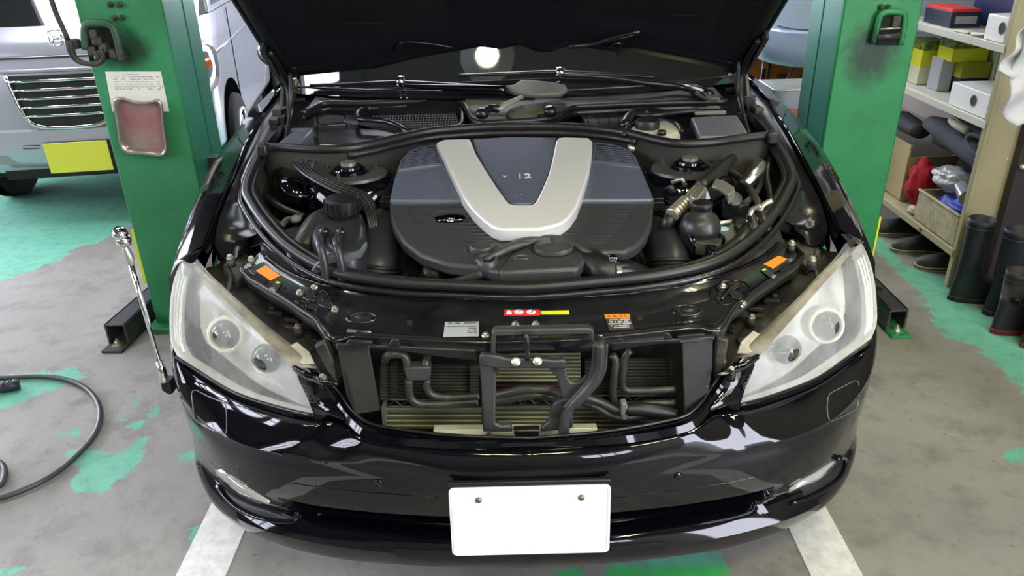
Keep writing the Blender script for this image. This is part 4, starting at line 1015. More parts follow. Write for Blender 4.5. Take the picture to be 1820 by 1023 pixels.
T_([(500, 402, .86), (512, 390, .87), (528, 394, .87)], .009, BRKT, 'pipe_fitting')
MB().lathe(at(527, 391, Z=.875), [(.015, 0), (.014, .008), (.008, .011), (.001, .011)], (0, -.3, .95), 16).build('grey_knob', mat('grey_nylon', (.16, .165, .165), .5), car, smooth=True)
T_([(640, 350, .9), (650, 365, .9), (658, 395, .87), (660, 430, .82), (650, 470, .78)], .007, SATIN, 'cable')
MB().box(at(660, 342, Z=.89), (.07, .05, .03), .3).build('connector_block', BRKT, car, bevel=.004)
MB().box(at(670, 330, Z=.88), (.04, .04, .03), .5).build('connector_block', SATIN, car, bevel=.004)
for i, (x, y, z, w, d, h, r) in enumerate(((470, 385, .78, .08, .1, .06, .3), (490, 330, .82, .1, .12, .05, .2), (560, 345, .80, .12, .1, .05, .1), (650, 300, .86, .06, .06, .05, .4), (682, 300, .86, .04, .1, .06, 0), (686, 400, .8, .03, .06, .05, .2), (640, 270, .9, .1, .03, .03, 0), (500, 275, .92, .12, .03, .03, .1))):
    MB().box(at(x, y, Z=z), (w, d, h), r).build('bay_bracket', GRIME, car, bevel=.008)
# air mass sensor next to left bellows and rising hoses under the shroud
ms = MB().prism([at(x, y, Z=.80) for x, y in ((712, 492), (722, 455), (738, 452), (750, 470), (742, 497), (728, 503))], V(0, 0, -.05)).build('air_sensor', SATIN, car, bevel=.004)
MB().prism([at(x, y, Z=.806) for x, y in ((716, 490), (721, 480), (727, 482), (723, 496))], V(0, 0, -.01)).build('sensor_plug', PLAST, car, bevel=.002)
T_([(775, 480, .83), (768, 490, .80), (765, 505, .77), (762, 515, .74)], .03, RUBBER, 'vertical_hose', 14)
T_([(760, 470, .80), (800, 500, .78), (830, 512, .76)], .02, RUBBER, 'hose', 12)
# ---- right front: big hose with clamp
T_([(1040, 462, .84), (1052, 470, .845), (1072, 482, .84), (1090, 486, .835)], [.034, .036, .036, .034], RUBBER, 'radiator_hose', 18)
T_([(1086, 484, .835), (1110, 484, .83), (1135, 492, .815), (1160, 504, .79)], [.032, .031, .03, .03], SATIN, 'plastic_elbow', 18)
q = at(1087, 484, Z=.836); dq = at(1110, 484, Z=.83) - q; dq /= np.linalg.norm(dq)
MB().lathe(q, [(.0355, -.006), (.037, -.006), (.037, .006), (.0355, .006)], dq, 28).build('hose_clamp', CHROME, car, smooth=True, sharp=30)
MB().box(q + V(0, -.01, .040), (.018, .02, .012)).build('clamp_screw', CHROME, car, bevel=.002)
MB().lathe(at(1095, 470, Z=.80), [(.075, -.05), (.075, .0), (.066, .004), (.06, -.02), (.001, -.02)], (.1, -.5, .85), 30).build('throttle_housing', PLAST, car, smooth=True, sharp=40)
T_([(1126, 450, .80), (1140, 470, .78), (1150, 495, .74)], .03, PLAST, 'vertical_hose', 12)
# ---- right side: A/C pipe with silver coupling
SILP = mat('silver_pipe', (.42, .40, .32), .35, metal=.7)
T_([(1302, 282, .95), (1285, 297, .95), (1265, 313, .945), (1245, 330, .94)], [.014, .018, .018, .016], RUBBER, 'pipe_sleeve', 14)
q = at(1241, 332, Z=.94)
MB().prism([at(x, y, Z=.955) for x, y in ((1226, 346), (1243, 325), (1257, 332), (1240, 354))], V(0, 0, -.03)).build('pipe_coupling', SILP, car, bevel=.004)
T_([(1240, 338, .94), (1228, 350, .935), (1212, 366, .925), (1200, 378, .915)], [.016, .014, .013, .013], SILP, 'coolant_pipe', 14)
mb = MB(); a0 = at(1220, 358, Z=.93); a1 = at(1192, 384, Z=.91); dd = a1 - a0; ln = np.linalg.norm(dd); dd /= ln
pr_ = []
for k in range(6): pr_ += [(.015, k * ln / 6), (.0185, k * ln / 6 + .002), (.0185, k * ln / 6 + .005), (.015, k * ln / 6 + .007)]
mb.lathe(a0, pr_, dd, 18).build('crimped_ferrule', SILP, car, smooth=True)
T_([(1196, 380, .905), (1188, 395, .89), (1180, 410, .86)], .017, RUBBER, 'coolant_hose', 14)
# silver angle bracket
MB().prism([at(x, y, Z=.95) for x, y in ((1265, 329), (1272, 316), (1287, 320), (1305, 331), (1307, 338), (1296, 345), (1290, 341), (1278, 333))], V(0, 0, -.012)).prism([at(x, y, Z=.945) for x, y in ((1290, 332), (1305, 333), (1307, 342), (1295, 347))], V(0, 0, -.025)).build('silver_bracket', mat('satin_steel', (.34, .33, .28), .3, metal=.5), car, bevel=.003)
MB().lathe(at(1304, 352, Z=.92), [(.022, -.03), (.022, 0), (.016, .004), (.001, .004)], (0, -.6, .8), 16).build('sensor_can', BRKT, car, smooth=True, sharp=40)
# power steering reservoir
psr = bpy.data.objects.new('power_steering_reservoir', None); COL.objects.link(psr); psr.parent = car; ORG[psr.name] = ORG['car']
c = at(1246, 384, Z=.915)
MB().lathe(c, [(.044, -.12), (.046, -.035), (.0495, -.032), (.0495, -.027), (.046, -.012), (.037, .003), (.026, .008), (.025, .016)], (0, 0, 1), 36).build('reservoir_body', mat('reservoir_plastic', (.025, .025, .026), .35), psr, smooth=True)
MB().lathe(c + V(0, 0, .02), [(.025, 0), (.027, .003), (.027, .013), (.022, .017), (.001, .018)], (0, 0, 1), 8).build('reservoir_cap', PLAST, psr, bevel=.003)
# washer cap with blue print and neighbours
c = at(1287, 412, Z=.86)
MB().lathe(c, [(.044, -.02), (.046, -.002), (.040, .006), (.001, .008)], (0, -.25, .97), 28).build('washer_cap', mat('grey_cap', (.10, .11, .11), .4), car, smooth=True, sharp=50)
MB().lathe(c + V(-.006, 0, .0085), [(.014, 0), (.012, .001), (.001, .0012)], (0, -.25, .97), 16, 1.3, .7).build('blue_print', mat('pale_blue', (.35, .6, .65), .5), car)
MB().lathe(c + V(0, 0, -.02), [(.05, -.05), (.048, 0)], (0, -.25, .97), 24).build('washer_neck', SATIN, car, smooth=True)
MB().lathe(at(1313, 395, Z=.87), [(.026, -.03), (.028, 0), (.02, .006), (.001, .006)], (0, -.2, .98), 18).build('sensor_cap', SATIN, car, smooth=True, sharp=40)
T_([(1255, 402, .875), (1280, 396, .88), (1300, 393, .88)], .006, SILP, 'thin_pipe', 8)
MB().box(at(1256, 428, Z=.84), (.05, .10, .06), .25).build('reservoir_bracket', PAINT, car, bevel=.008)
MB().prism([at(x, y, Z=.87) for x, y in ((1238, 408), (1252, 406), (1278, 440), (1272, 448), (1262, 444))], V(0, 0, -.04)).build('reservoir_bracket', PAINT, car, bevel=.004)
T_([(1158, 375, .88), (1185, 385, .885), (1215, 405, .88), (1232, 425, .87), (1236, 455, .83)], .011, PAINT, 'harness_conduit', 10)
T_([(1262, 452, .82), (1290, 448, .84), (1315, 430, .86), (1330, 408, .87)], .020, RUBBER, 'lower_hose', 14)
MB().lathe(at(1330, 442, Z=.84), [(.045, -.03), (.046, 0), (.03, .006), (.001, .006)], (0, -.2, .98), 24).build('round_cover', BRKT, car, smooth=True, sharp=40)
for dx in (0, 18):
    T_([(1334 + dx * .9, 385 - dx * .4, .90), (1338 + dx, 398 - dx * .3, .89), (1345 + dx, 415 - dx * .3, .87), (1350 + dx, 430 - dx * .3, .84)], .013, RUBBER, 'heater_hose', 12)
    T_([(1332 + dx, 384 - dx * .45, .905), (1338 + dx, 372 - dx * .4, .92), (1352 + dx * 1.1, 366 - dx * .55, .93)], .007, SILP, 'heater_pipe', 8)
    MB().lathe(at(1336 + dx, 391 - dx * .4, Z=.895), [(.0155, -.005), (.0155, .005)], (.1, -.5, .6), 14).build('hose_clamp', CHROME, car, smooth=True)
MB().box(at(1213, 440, Z=.82), (.05, .06, .05), .1).build('blue_tagged_unit', PLAST, car, bevel=.005)
MB().box(at(1232, 472, Z=.79), (.035, .03, .02)).build('blue_tag', mat('blue_plastic', (.01, .10, .25), .4), car, bevel=.003)
T_([(1345, 285, .93), (1350, 300, .93), (1335, 315, .92), (1322, 330, .9)], [.012, .02, .022, .02], CHR2, 'bright_pipe', 12)
T_([(1370, 280, .93), (1362, 310, .90), (1368, 345, .87), (1372, 380, .84)], .011, RUBBER, 'cable')
T_([(1355, 300, .9), (1345, 340, .88), (1320, 365, .87), (1300, 385, .86)], .009, GRIME, 'cable')
T_([(1290, 300, .92), (1310, 312, .91), (1335, 340, .89), (1350, 365, .87)], .010, GRIME, 'cable')
T_([(1175, 330, .88), (1200, 322, .93), (1212, 318, .94), (1218, 330, .92)], .006, SILP, 'thin_pipe', 8)
T_([(1172, 350, .87), (1182, 338, .90), (1195, 333, .92), (1190, 352, .88), (1183, 372, .85)], .007, BRKT, 'thin_pipe', 8)
T_([(1130, 265, .93), (1150, 268, .95), (1163, 276, .94), (1165, 292, .91), (1158, 300, .88)], .008, RUBBER, 'sensor_lead', 8)
MB().lathe(at(1128, 263, Z=.95), [(.012, -.02), (.014, -.015), (.014, .0), (.010, .006), (.012, .02), (.001, .02)], (1, .1, 0), 12).build('sensor_plug', ALU, car, smooth=True)
rnd = random.Random(21)
for k in range(46):
    x = rnd.uniform(1180, 1375); y = rnd.uniform(262, 440); z = rnd.uniform(.72, .86) if x < 1290 else rnd.uniform(.78, .9)
    if 1160 < x < 1280 and y < 320: z = .72
    MB().box(at(x, y, Z=z), (rnd.uniform(.02, .06), rnd.uniform(.02, .06), rnd.uniform(.02, .05)), rnd.random() * 3).build('bay_bracket', rnd.choice([GRIME, GRIME, BRKT, PLAST]), car, bevel=.004)
for k in range(26):
    x = rnd.uniform(455, 560); y = rnd.uniform(285, 430); z = rnd.uniform(.70, .82)
    MB().box(at(x, y, Z=z), (rnd.uniform(.02, .07), rnd.uniform(.02, .07), rnd.uniform(.02, .05)), rnd.random() * 3).build('bay_bracket', rnd.choice([GRIME, GRIME, BRKT, PLAST]), car, bevel=.004)
# ---- cowl, windscreen and wipers
gl0 = V(0, 1.42, 1.015); gn = V(0, -math.sin(math.radians(28)), math.cos(math.radians(28)))
rows_ = []
for k in range(12):
    t = k / 11; 
    rows_.append([V(x * (.80 - .20 * t), 1.40 + t * .98 + .16 * (x ** 2) * (1 - t * .5), 1.015 + t * .98 * math.tan(math.radians(28)) * (1 - .08 * t)) for x in np.linspace(-1, 1, 25)])
ws = MB().grid(rows_).build('windscreen', GLASS_D, car, smooth=True)
bv_ws = bvh(ws)
MB().grid([[V(x * .84, 1.12, .90) for x in np.linspace(-1, 1, 9)], [V(x * .84, 1.34, .93) for x in np.linspace(-1, 1, 9)], [V(x * .82, 1.42 + .17 * x * x, 1.0) for x in np.linspace(-1, 1, 9)], [V(x * .80, 1.44 + .16 * x * x, 1.022) for x in np.linspace(-1, 1, 9)]]).build('cowl_panel', SATIN, car, smooth=True, solid=.004)
MB().tube([V(x * .78, 1.43 + .16 * x * x, 1.028) for x in np.linspace(-1, 1, 24)], .009, sm=1, res=8).build('screen_seal', SATIN, car, smooth=True)
lipL = [(539, 200), (556, 191), (574, 184), (640, 184), (740, 180), (805, 177), (822, 183), (834, 200), (842, 213), (858, 219), (900, 217), (948, 214), (985, 208), (1005, 197), (1021, 190), (1060, 188), (1150, 184), (1292, 180)]
lp = [at(x, y, Z=1.0) for x, y in lipL]
MB().tube(lp, .010, sm=5, res=8).build('cowl_lip', RUBBER, car, smooth=True)
# low shelf under the lip on each side
A_ = cr(lp, 60)
MB().grid([[p + V(0, .002, -.004) for p in A_], [p + V(0, -.01, -.03) for p in A_]]).build('cowl_lip_face', SATIN, car, smooth=True, solid=.003)
def cowltop(idx0, idx1, nm, m):
    seg = A_[idx0:idx1]
    MB().grid([[p for p in seg], [V(p[0], 1.425 + .17 * (p[0] / .8) ** 2, 1.012) for p in seg]]).build(nm, m, car, smooth=True)
cowltop(0, 24, 'cowl_top', SATIN); cowltop(36, 60, 'cowl_top', DUSTY)
# centre well
well = mat('well_lit_plastic', (.10, .10, .07), .6, var=.6, vcol=(.06, .06, .045), vscale=12)  # greenish light on the well is put into its base colour
seg = A_[22:39]
MB().grid([[p + V(0, .004, -.012) for p in seg], [V(p[0], 1.30, .985) for p in seg], [V(p[0], 1.42, 1.012) for p in seg]]).build('wiper_well', well, car, smooth=True)
MB().lathe(at(945, 200, Z=1.0), [(.085, -.01), (.075, .006), (.04, .012), (.001, .012)], (0, -.2, .98), 24, 1, .7).build('motor_cover', well, car, smooth=True)
# floor of the cowl trench, recirculation grille box
MB().grid([[p + V(0, .006, -.05) for p in cr(rs3, 40)], [V(p[0] * 1.1, 1.44, .94) for p in cr(rs3, 40)]]).build('cowl_trench', PLAST, car, smooth=True)
gb = bpy.data.objects.new('cabin_air_intake', None); COL.objects.link(gb); gb.parent = car; ORG[gb.name] = ORG['car']
rim_ = [(634, 205), (640, 196), (655, 191), (700, 190), (780, 187), (805, 187), (818, 194), (822, 210), (819, 222), (806, 228), (760, 232), (728, 234), (705, 222), (680, 215), (655, 213), (640, 212)]
R3 = [at(x, y, Z=.985) for x, y in rim_]
MB().tube(R3, .009, sm=4, res=8, closed=True).build('intake_rim', SATIN, gb, smooth=True)
MB().prism([p + V(0, 0, -.03) for p in cr(R3, 40, True)], V(0, 0, -.05)).build('intake_recess', DARK, gb)
MESHW = mat('grey_mesh_wire', (.12, .12, .12), .5)
gm = [(652, 205), (812, 200), (814, 222), (760, 229), (730, 231), (705, 217), (672, 210)]
def inpoly(x, y, poly):
    c = False; j = len(poly) - 1
    for i in range(len(poly)):
        if (poly[i][1] > y) != (poly[j][1] > y) and x < (poly[j][0] - poly[i][0]) * (y - poly[i][1]) / (poly[j][1] - poly[i][1]) + poly[i][0]: c = not c
        j = i
    return c
mb = MB()
def mline(a_, b_, n=24):
    run = []
    for t in np.linspace(0, 1, n):
        x, y = a_[0] + (b_[0] - a_[0]) * t, a_[1] + (b_[1] - a_[1]) * t
        if inpoly(x, y, gm): run.append(at(x, y, Z=.972))
        else:
            if len(run) > 1: mb.tube([run[0], run[-1]], .0012, res=4, sm=1)
            run = []
    if len(run) > 1: mb.tube([run[0], run[-1]], .0012, res=4, sm=1)
for k in range(34): mline((655 + k * 5, 198), (650 + k * 5, 234), 16)
for k in range(8): mline((640, 203 + k * 4.2), (825, 199 + k * 4.2), 60)
o = mb.build('intake_mesh', MESHW, gb); o['kind'] = 'stuff'
MB().prism([at(x, y, Z=.97) for x, y in ((560, 203), (612, 200), (616, 218), (564, 222))], V(0, 0, -.05)).build('fuse_box', SATIN, car, bevel=.006)
MB().prism([at(x, y, Z=.955) for x, y in ((560, 222), (622, 217), (700, 236), (716, 244), (600, 258), (566, 256))], V(0, 0, -.06)).build('lower_box', SATIN, car, bevel=.006)
MB().prism([at(x, y, Z=.99) for x, y in ((488, 258), (522, 232), (556, 230), (530, 258))], V(0, 0, -.05)).build('control_unit_lid', mat('blue_grey_lid', (.11, .12, .16), .35), car, bevel=.004)
MB().prism([at(x, y, Z=.97) for x, y in ((556, 263), (572, 256), (598, 257), (586, 264))], V(0, 0, -.004)).build('printed_tag', PAPER, car, label='white printed tag')
MB().prism([at(x, y, Z=.972) for x, y in ((568, 259), (573, 257), (583, 258), (577, 261))], V(0, 0, -.001)).build('tag_print', INKG, car)
# right of trench: brake fluid reservoir, battery lid
br = bpy.data.objects.new('brake_reservoir', None); COL.objects.link(br); br.parent = car; ORG[br.name] = ORG['car']
IVORY = mat('ivory_plastic', (.55, .54, .42), .4, var=.4, vcol=(.35, .34, .25), vscale=20)
rp = cr([at(x, y, Z=.985) for x, y in ((1116, 236), (1128, 224), (1150, 218), (1185, 217), (1205, 228), (1208, 237), (1190, 241), (1140, 239))], 28, True)
rr = [ringz(rp, .992, .8), ringz(rp, .988, .95), ringz(rp, .975, 1.02), ringz(rp, .965, 1.02)]
mb = MB(); mb.grid([r + r[:1] for r in rr]); mb.add(rr[0], [tuple(range(28))]); mb.build('reservoir_body', IVORY, br, smooth=True, merge=True)
MB().lathe(at(1150, 228, Z=.99), [(.036, 0), (.037, .02), (.034, .026), (.001, .027)], (0, 0, 1), 20).build('reservoir_cap', PLAST, br, smooth=True, sharp=30)
MB().lathe(at(1176, 239, Z=.99), [(.014, 0), (.012, .012), (.001, .014)], (0, 0, 1), 12).build('level_sensor', PLAST, br, smooth=True)
MB().tube([at(x, y, Z=.99) for x, y in ((1108, 240), (1118, 226), (1140, 216), (1170, 213), (1200, 219), (1212, 234))], .007).build('reservoir_seal', RUBBER, br, smooth=True)
MB().prism([at(x, y, Z=.995) for x, y in ((1228, 208), (1310, 204), (1328, 232), (1322, 240), (1244, 242))], V(0, 0, -.03)).build('battery_box_lid', mat('grey_box_lid', (.16, .17, .20), .35, spec=.6), car, bevel=.005)
MB().prism([at(x, y, Z=.97) for x, y in ((1026, 196), (1130, 192), (1118, 228), (1046, 228))], V(0, 0, -.03)).build('heater_box', DUSTY, car, bevel=.004)
for x in (1044, 1062, 1081, 1098):
    MB().tube([at(x, 196, Z=.972), at(x + 2, 226, Z=.972)], .002, sm=1).build('box_rib', DARK, car)
T_([(1120, 205, .99), (1160, 205, 1.0), (1200, 200, 1.0), (1240, 196, 1.0)], .008, RUBBER, 'brake_line')
MB().box(at(1262, 200, Z=.995), (.10, .02, .012)).build('earth_strap_block', mat('dull_tan', (.16, .15, .12), .5), car, bevel=.003)
MB().tube([at(x, y, Z=.985) for x, y in ((1110, 225), (1125, 206), (1150, 200), (1180, 206))], .02).build('booster_rim', SATIN, car, smooth=True)
# wipers
def G(x, y, o_=.02):
    q, n = hit(x, y, bv_ws)
    d = ray(x, y); d = d / np.linalg.norm(d)
    return q - d * o_ * 1.6 if q is not None else at(x, y, Z=1.04)
def GF(x, y, z): return at(x, y, Z=z)
wl = bpy.data.objects.new('wiper', None); COL.objects.link(wl); wl.parent = car; ORG[wl.name] = ORG['car']
MB().tube([G(552, 152), G(630, 149), G(710, 146), G(800, 150), G(890, 155)], [.010, .011, .012, .011, .009], res=8, flat=.6).build('wiper_blade', SATIN, wl, smooth=True)
MB().tube([G(710, 152, .035), G(800, 156, .04), G(860, 158, .045), G(898, 160, .05)], [.006, .009, .013, .015], res=10).build('wiper_arm', PAINT, wl, smooth=True)
MB().lathe(G(712, 145, .03), [(.018, -.014), (.02, 0), (.018, .014), (.001, .014)], (1, 0, 0), 14).build('blade_joint', CHROME, wl, smooth=True)
ARMC = mat('wiper_arm_cap', (.12, .125, .10), .5)
MB().prism([G(x, y, .055) for x, y in ((896, 151), (905, 158), (925, 165), (960, 168), (995, 166), (1009, 158), (1006, 150), (985, 145), (940, 141), (925, 142), (912, 150))], gn * -.02).build('arm_cap', ARMC, wl, bevel=.005)
MB().tube([GF(884, 194, 1.02), GF(905, 182, 1.03), GF(928, 172, 1.04)], .011, sm=2, flat=.5).build('wiper_link', mat('pale_link', (.4, .4, .3), .4, metal=.4), wl, smooth=True)
MB().lathe(GF(857, 200, 1.015), [(.02, -.012), (.022, 0), (.012, .012), (.001, .014)], (0, -.3, .95), 12).build('link_joint', SATIN, wl, smooth=True)
MB().tube([GF(857, 200, 1.015), GF(874, 192, 1.02), GF(884, 194, 1.02)], .013).build('link_joint', SATIN, wl, smooth=True)
wr = bpy.data.objects.new('wiper', None); COL.objects.link(wr); wr.parent = car; ORG[wr.name] = ORG['car']
MB().tube([G(815, 134), G(900, 131), G(990, 128), G(1080, 132), G(1170, 137)], [.010, .011, .012, .011, .009], res=8, flat=.6).build('wiper_blade', SATIN, wr, smooth=True)
MB().tube([G(995, 133, .035), G(1080, 138, .035), G(1140, 146, .04), G(1215, 155, .04), G(1262, 168, .03)], [.006, .008, .010, .013, .016], res=10).build('wiper_arm', SATIN, wr, smooth=True)
MB().lathe(G(996, 129, .03), [(.018, -.014), (.02, 0), (.018, .014), (.001, .014)], (1, 0, 0), 14).build('blade_joint', CHROME, wr, smooth=True)
MB().prism([G(x, y, .04) for x, y in ((1222, 148), (1240, 150), (1275, 166), (1280, 175), (1262, 172), (1240, 162))], gn * -.02).build('arm_cap', ARMC, wr, bevel=.004)
MB().box(GF(985, 190, 1.02), (.05, .06, .03), .6).build('pivot_housing', DUSTY, wr, bevel=.006)
MB().lathe(GF(978, 196, 1.025), [(.02, -.012), (.018, .008), (.001, .01)], (0, -.3, .95), 12).build('link_joint', SATIN, wr, smooth=True)
# interior: dark dashboard under the glass so that the screen is not hollow
MB().prism([V(-.75, 1.6, .98), V(.75, 1.6, .98), V(.70, 2.3, 1.02), V(-.70, 2.3, 1.02)], V(0, 0, -.05)).build('dashboard', PLAST, car)
# ---- radiator zone
def Y_(x, y, Y): return at(x, y, Y=Y)
def slats(x0, x1, y0, y1, n, Y, m, nm, par, h=.5, dep=.012, tilt=0):
    if m is FIN and nm != 'fin_edge': slats(x0, x1, y0 - 1, y1 - 1, n, Y - .002, FINB, 'fin_edge', par, .2, .004)
    for k in range(n):
        y = y0 + (y1 - y0) * (k + .5) / n; hh = (y1 - y0) / n * h / 2
        a_ = Y_(x0, y - hh + tilt, Y); b_ = Y_(x1, y - hh - tilt, Y); c_ = Y_(x1, y + hh - tilt, Y); d_ = Y_(x0, y + hh + tilt, Y)
        MB().prism([a_, b_, c_, d_], V(0, dep, 0)).build(nm, m, par)
rad = bpy.data.objects.new('radiator_pack', None); COL.objects.link(rad); rad.parent = car; ORG[rad.name] = ORG['car']
MB().prism([Y_(640, 590, .30), Y_(1240, 585, .30), Y_(1230, 800, .30), Y_(660, 805, .30)], V(0, .02, 0)).build('core_back', mat('core_dark', (.012, .013, .009), .6), rad)
# oil cooler left, right (tubes with fin blocks)
slats(676, 852, 650, 712, 11, .20, FIND, 'cooler_tube', rad, .55)
for x0 in (676, 693):
    slats(x0, x0 + 13, 650, 710, 11, .19, FIND, 'tube_end', rad, .8, .02)
slats(835, 850, 650, 710, 11, .19, FIND, 'tube_end', rad, .8, .02)
slats(1092, 1204, 640, 702, 11, .20, FIND, 'cooler_tube', rad, .55)
slats(1190, 1204, 640, 702, 11, .19, FIND, 'tube_end', rad, .8, .02)
slats(1040, 1092, 640, 702, 11, .23, FIND, 'cooler_tube', rad, .55)
slats(882, 1032, 606, 680, 11, .23, FIN, 'condenser_slat', rad, .55)
slats(882, 1000, 682, 715, 5, .23, mat('warm_fins', (.10, .05, .05), .5, metal=.4), 'condenser_slat', rad, .4)
slats(684, 856, 726, 762, 4, .20, FIN, 'radiator_fin', rad, .8)
slats(880, 978, 722, 762, 5, .20, FIN, 'radiator_fin', rad, .8)
slats(1015, 1195, 722, 768, 6, .20, FIN, 'radiator_fin', rad, .8)
for (a_, b_) in (((684, 726), (856, 726)), ((880, 724), (1195, 716))):
    MB().tube([Y_(*a_, .19), Y_(*b_, .19)], .004, sm=1).build('core_edge', FIN, rad)
MB().prism([Y_(678, 724, .17), Y_(685, 724, .17), Y_(685, 757, .17), Y_(680, 757, .17)], V(0, .03, 0)).build('core_end_plate', ALU, rad)
# zig-zag lattice strip
mb = MB(); x = 690
for (x0, x1, y) in ((690, 850, 716), (880, 1000, 713), (1030, 1190, 709)):
    n = int((x1 - x0) / 12)
    for k in range(n):
        a_ = (x0 + k * 12, y - 5 if k % 2 else y + 5); b_ = (x0 + k * 12 + 12, y + 5 if k % 2 else y - 5)
        mb.tube([Y_(*a_, .185), Y_(*b_, .185)], .0018, sm=1, res=4)
    mb.tube([Y_(x0, y - 6, .185), Y_(x1, y - 6, .185)], .002, sm=1, res=4); mb.tube([Y_(x0, y + 6, .185), Y_(x1, y + 6, .185)], .002, sm=1, res=4)
mb.build('lattice_strip', PLAST, rad)
# upper ducts
MB().prism([Y_(598, 611, .14), Y_(660, 613, .14), Y_(846, 622, .12), Y_(852, 642, .12), Y_(800, 637, .12), Y_(690, 622, .14), Y_(598, 617, .14)], V(0, .006, -.0)).build('upper_air_guide', PLAST, car, bevel=.003)
MB().prism([Y_(1086, 609, .12), Y_(1205, 602, .13), Y_(1268, 598, .14), Y_(1268, 604, .14), Y_(1160, 613, .13), Y_(1088, 624, .12)], V(0, .006, 0)).build('upper_air_guide', PLAST, car, bevel=.003)
for pts in ([(614, 612), (620, 604), (662, 607), (661, 613)], [(690, 614), (697, 603), (708, 603), (711, 615)], [(1093, 611), (1098, 602), (1106, 601), (1110, 609)], [(1180, 604), (1183, 592), (1190, 592), (1196, 603)], [(1204, 603), (1206, 597), (1253, 593), (1256, 599)]):
    MB().prism([Y_(x, y, .125) for x, y in pts], V(0, .008, 0)).build('guide_rib', PLAST, car, bevel=.002)
def flap(pts, pts2):
    MB().prism([Y_(x, y, Y) for x, y, Y in pts], V(0, .008, 0)).build('side_air_guide', mat('guide_black', (.004, .004, .0035), .6, var=.9, vcol=(.022, .022, .018), vscale=9), car, bevel=.003)
    MB().prism([Y_(x, y, Y) for x, y, Y in pts2], V(0, .01, 0)).build('side_air_guide_edge', SATIN, car, bevel=.002)
flap([(598, 616, .15), (655, 616, .14), (676, 730, .14), (632, 737, .10), (615, 700, .14)], [(596, 612, .145), (658, 612, .135), (656, 620, .13), (600, 621, .14)])
flap([(1212, 606, .14), (1268, 602, .15), (1266, 655, .15), (1258, 712, .13), (1216, 738, .11)], [(1206, 600, .135), (1272, 596, .145), (1270, 604, .14), (1208, 610, .13)])
MB().prism([Y_(x, y, .135) for x, y in ((1216, 692), (1262, 684), (1258, 715), (1218, 736))], V(0, .01, 0)).build('air_guide_pocket', PLAST, car, bevel=.004)
# outer brackets left and right of the opening
for pts in ([(558, 616), (578, 608), (592, 640), (602, 690), (590, 672), (575, 650)], [(1276, 600), (1296, 604), (1290, 640), (1282, 665), (1272, 690), (1270, 640)]):
    MB().prism([Y_(x, y, .16) for x, y in pts], V(0, .02, 0)).build('mounting_bracket', GRIME, car, bevel=.004)
# cooler pipes
def TY(pts, r, m, nm, par=rad, Y=.15, sm=6):
    return MB().tube([Y_(p[0], p[1], p[2] if len(p) > 2 else Y) for p in pts], r, sm=sm, res=10).build(nm, m, par, smooth=True)
PIPE = mat('cooler_pipe', (.035, .035, .03), .4, metal=.4, var=.6, vcol=(.09, .09, .075), vscale=20)
TY([(684, 640, .18), (690, 631), (705, 629), (718, 632), (723, 642), (724, 656)], .009, PIPE, 'cooler_pipe')
TY([(727, 674), (727, 690), (730, 706), (742, 716), (770, 718), (850, 713)], .009, PIPE, 'cooler_pipe')
TY([(760, 634, .17), (757, 645), (757, 656)], .009, PIPE, 'cooler_pipe')
TY([(759, 674), (759, 688), (766, 700), (782, 705), (820, 705), (852, 703)], .0085, PIPE, 'cooler_pipe')
bl = MB().prism([Y_(x, y, .135) for x, y in ((719, 654), (764, 652), (766, 660), (764, 676), (723, 678), (719, 662))], V(0, .03, 0)).build('pipe_clamp_block', BRKT, rad, bevel=.003)
TY([(880, 702, .16), (905, 697, .15), (940, 691, .14), (975, 693, .14), (992, 700, .15)], .011, PIPE, 'centre_hose')
TY([(880, 710, .16), (910, 706, .15), (950, 700, .14), (985, 704, .15)], .011, PIPE, 'centre_hose')
TY([(1088, 630), (1094, 640), (1092, 665), (1090, 700), (1095, 715), (1115, 719), (1160, 716), (1200, 715)], .008, PIPE, 'cooler_pipe')
TY([(1120, 622), (1110, 634), (1108, 655), (1106, 680), (1112, 692), (1130, 694), (1200, 691)], .008, PIPE, 'cooler_pipe')
TY([(1000, 702, .16), (1040, 706, .15), (1070, 716, .15), (1095, 728, .14), (1115, 728, .14)], .010, PIPE, 'lower_hose')
TY([(1030, 712, .16), (1060, 724, .15), (1085, 738, .14), (1105, 743, .13), (1150, 738, .13), (1185, 736, .13)], .010, RUBBER, 'lower_hose')
TY([(1112, 727, .13), (1140, 727, .13), (1170, 731, .13), (1200, 738, .13)], [.013, .016, .017, .016], RUBBER, 'power_steering_hose')
MB().prism([Y_(x, y, .12) for x, y in ((1104, 717), (1114, 716), (1118, 735), (1114, 748), (1106, 748), (1103, 735))], V(0, .02, 0)).build('plastic_pipe_clip', mat('grey_clip', (.14, .16, .17), .4), rad, bevel=.003)
# hood latch support frame
YB_ = .085
def BP(pts, dep, nm='support_frame', Y=YB_, m=BRKT):
    return MB().prism([Y_(p[0], p[1], p[2] if len(p) > 2 else Y) for p in pts], V(0, dep, 0)).build(nm, m, lf, bevel=.004)
lf = bpy.data.objects.new('latch_support_frame', None); COL.objects.link(lf); lf.parent = car; ORG[lf.name] = ORG['car']
BP([(874, 592), (880, 586), (1048, 583), (1056, 588), (1057, 612), (1052, 612), (1047, 594), (882, 597), (880, 628), (872, 628)], .02, 'frame_top')
BP([(852, 633), (882, 630), (880, 640), (882, 655), (880, 752), (890, 757), (908, 756), (912, 768), (858, 768), (856, 700), (852, 650)], .018, 'frame_upright')
BP([(855, 630), (880, 632), (905, 638), (955, 637), (985, 641), (1003, 639), (1007, 644), (1006, 656), (880, 656), (856, 650)], .016, 'frame_crossbar', YB_ - .003)
curve = [Y_(x, y, YB_) for x, y in ((1066, 606), (1065, 630), (1062, 655), (1050, 678), (1030, 700), (1012, 720), (1004, 740), (1002, 765))]
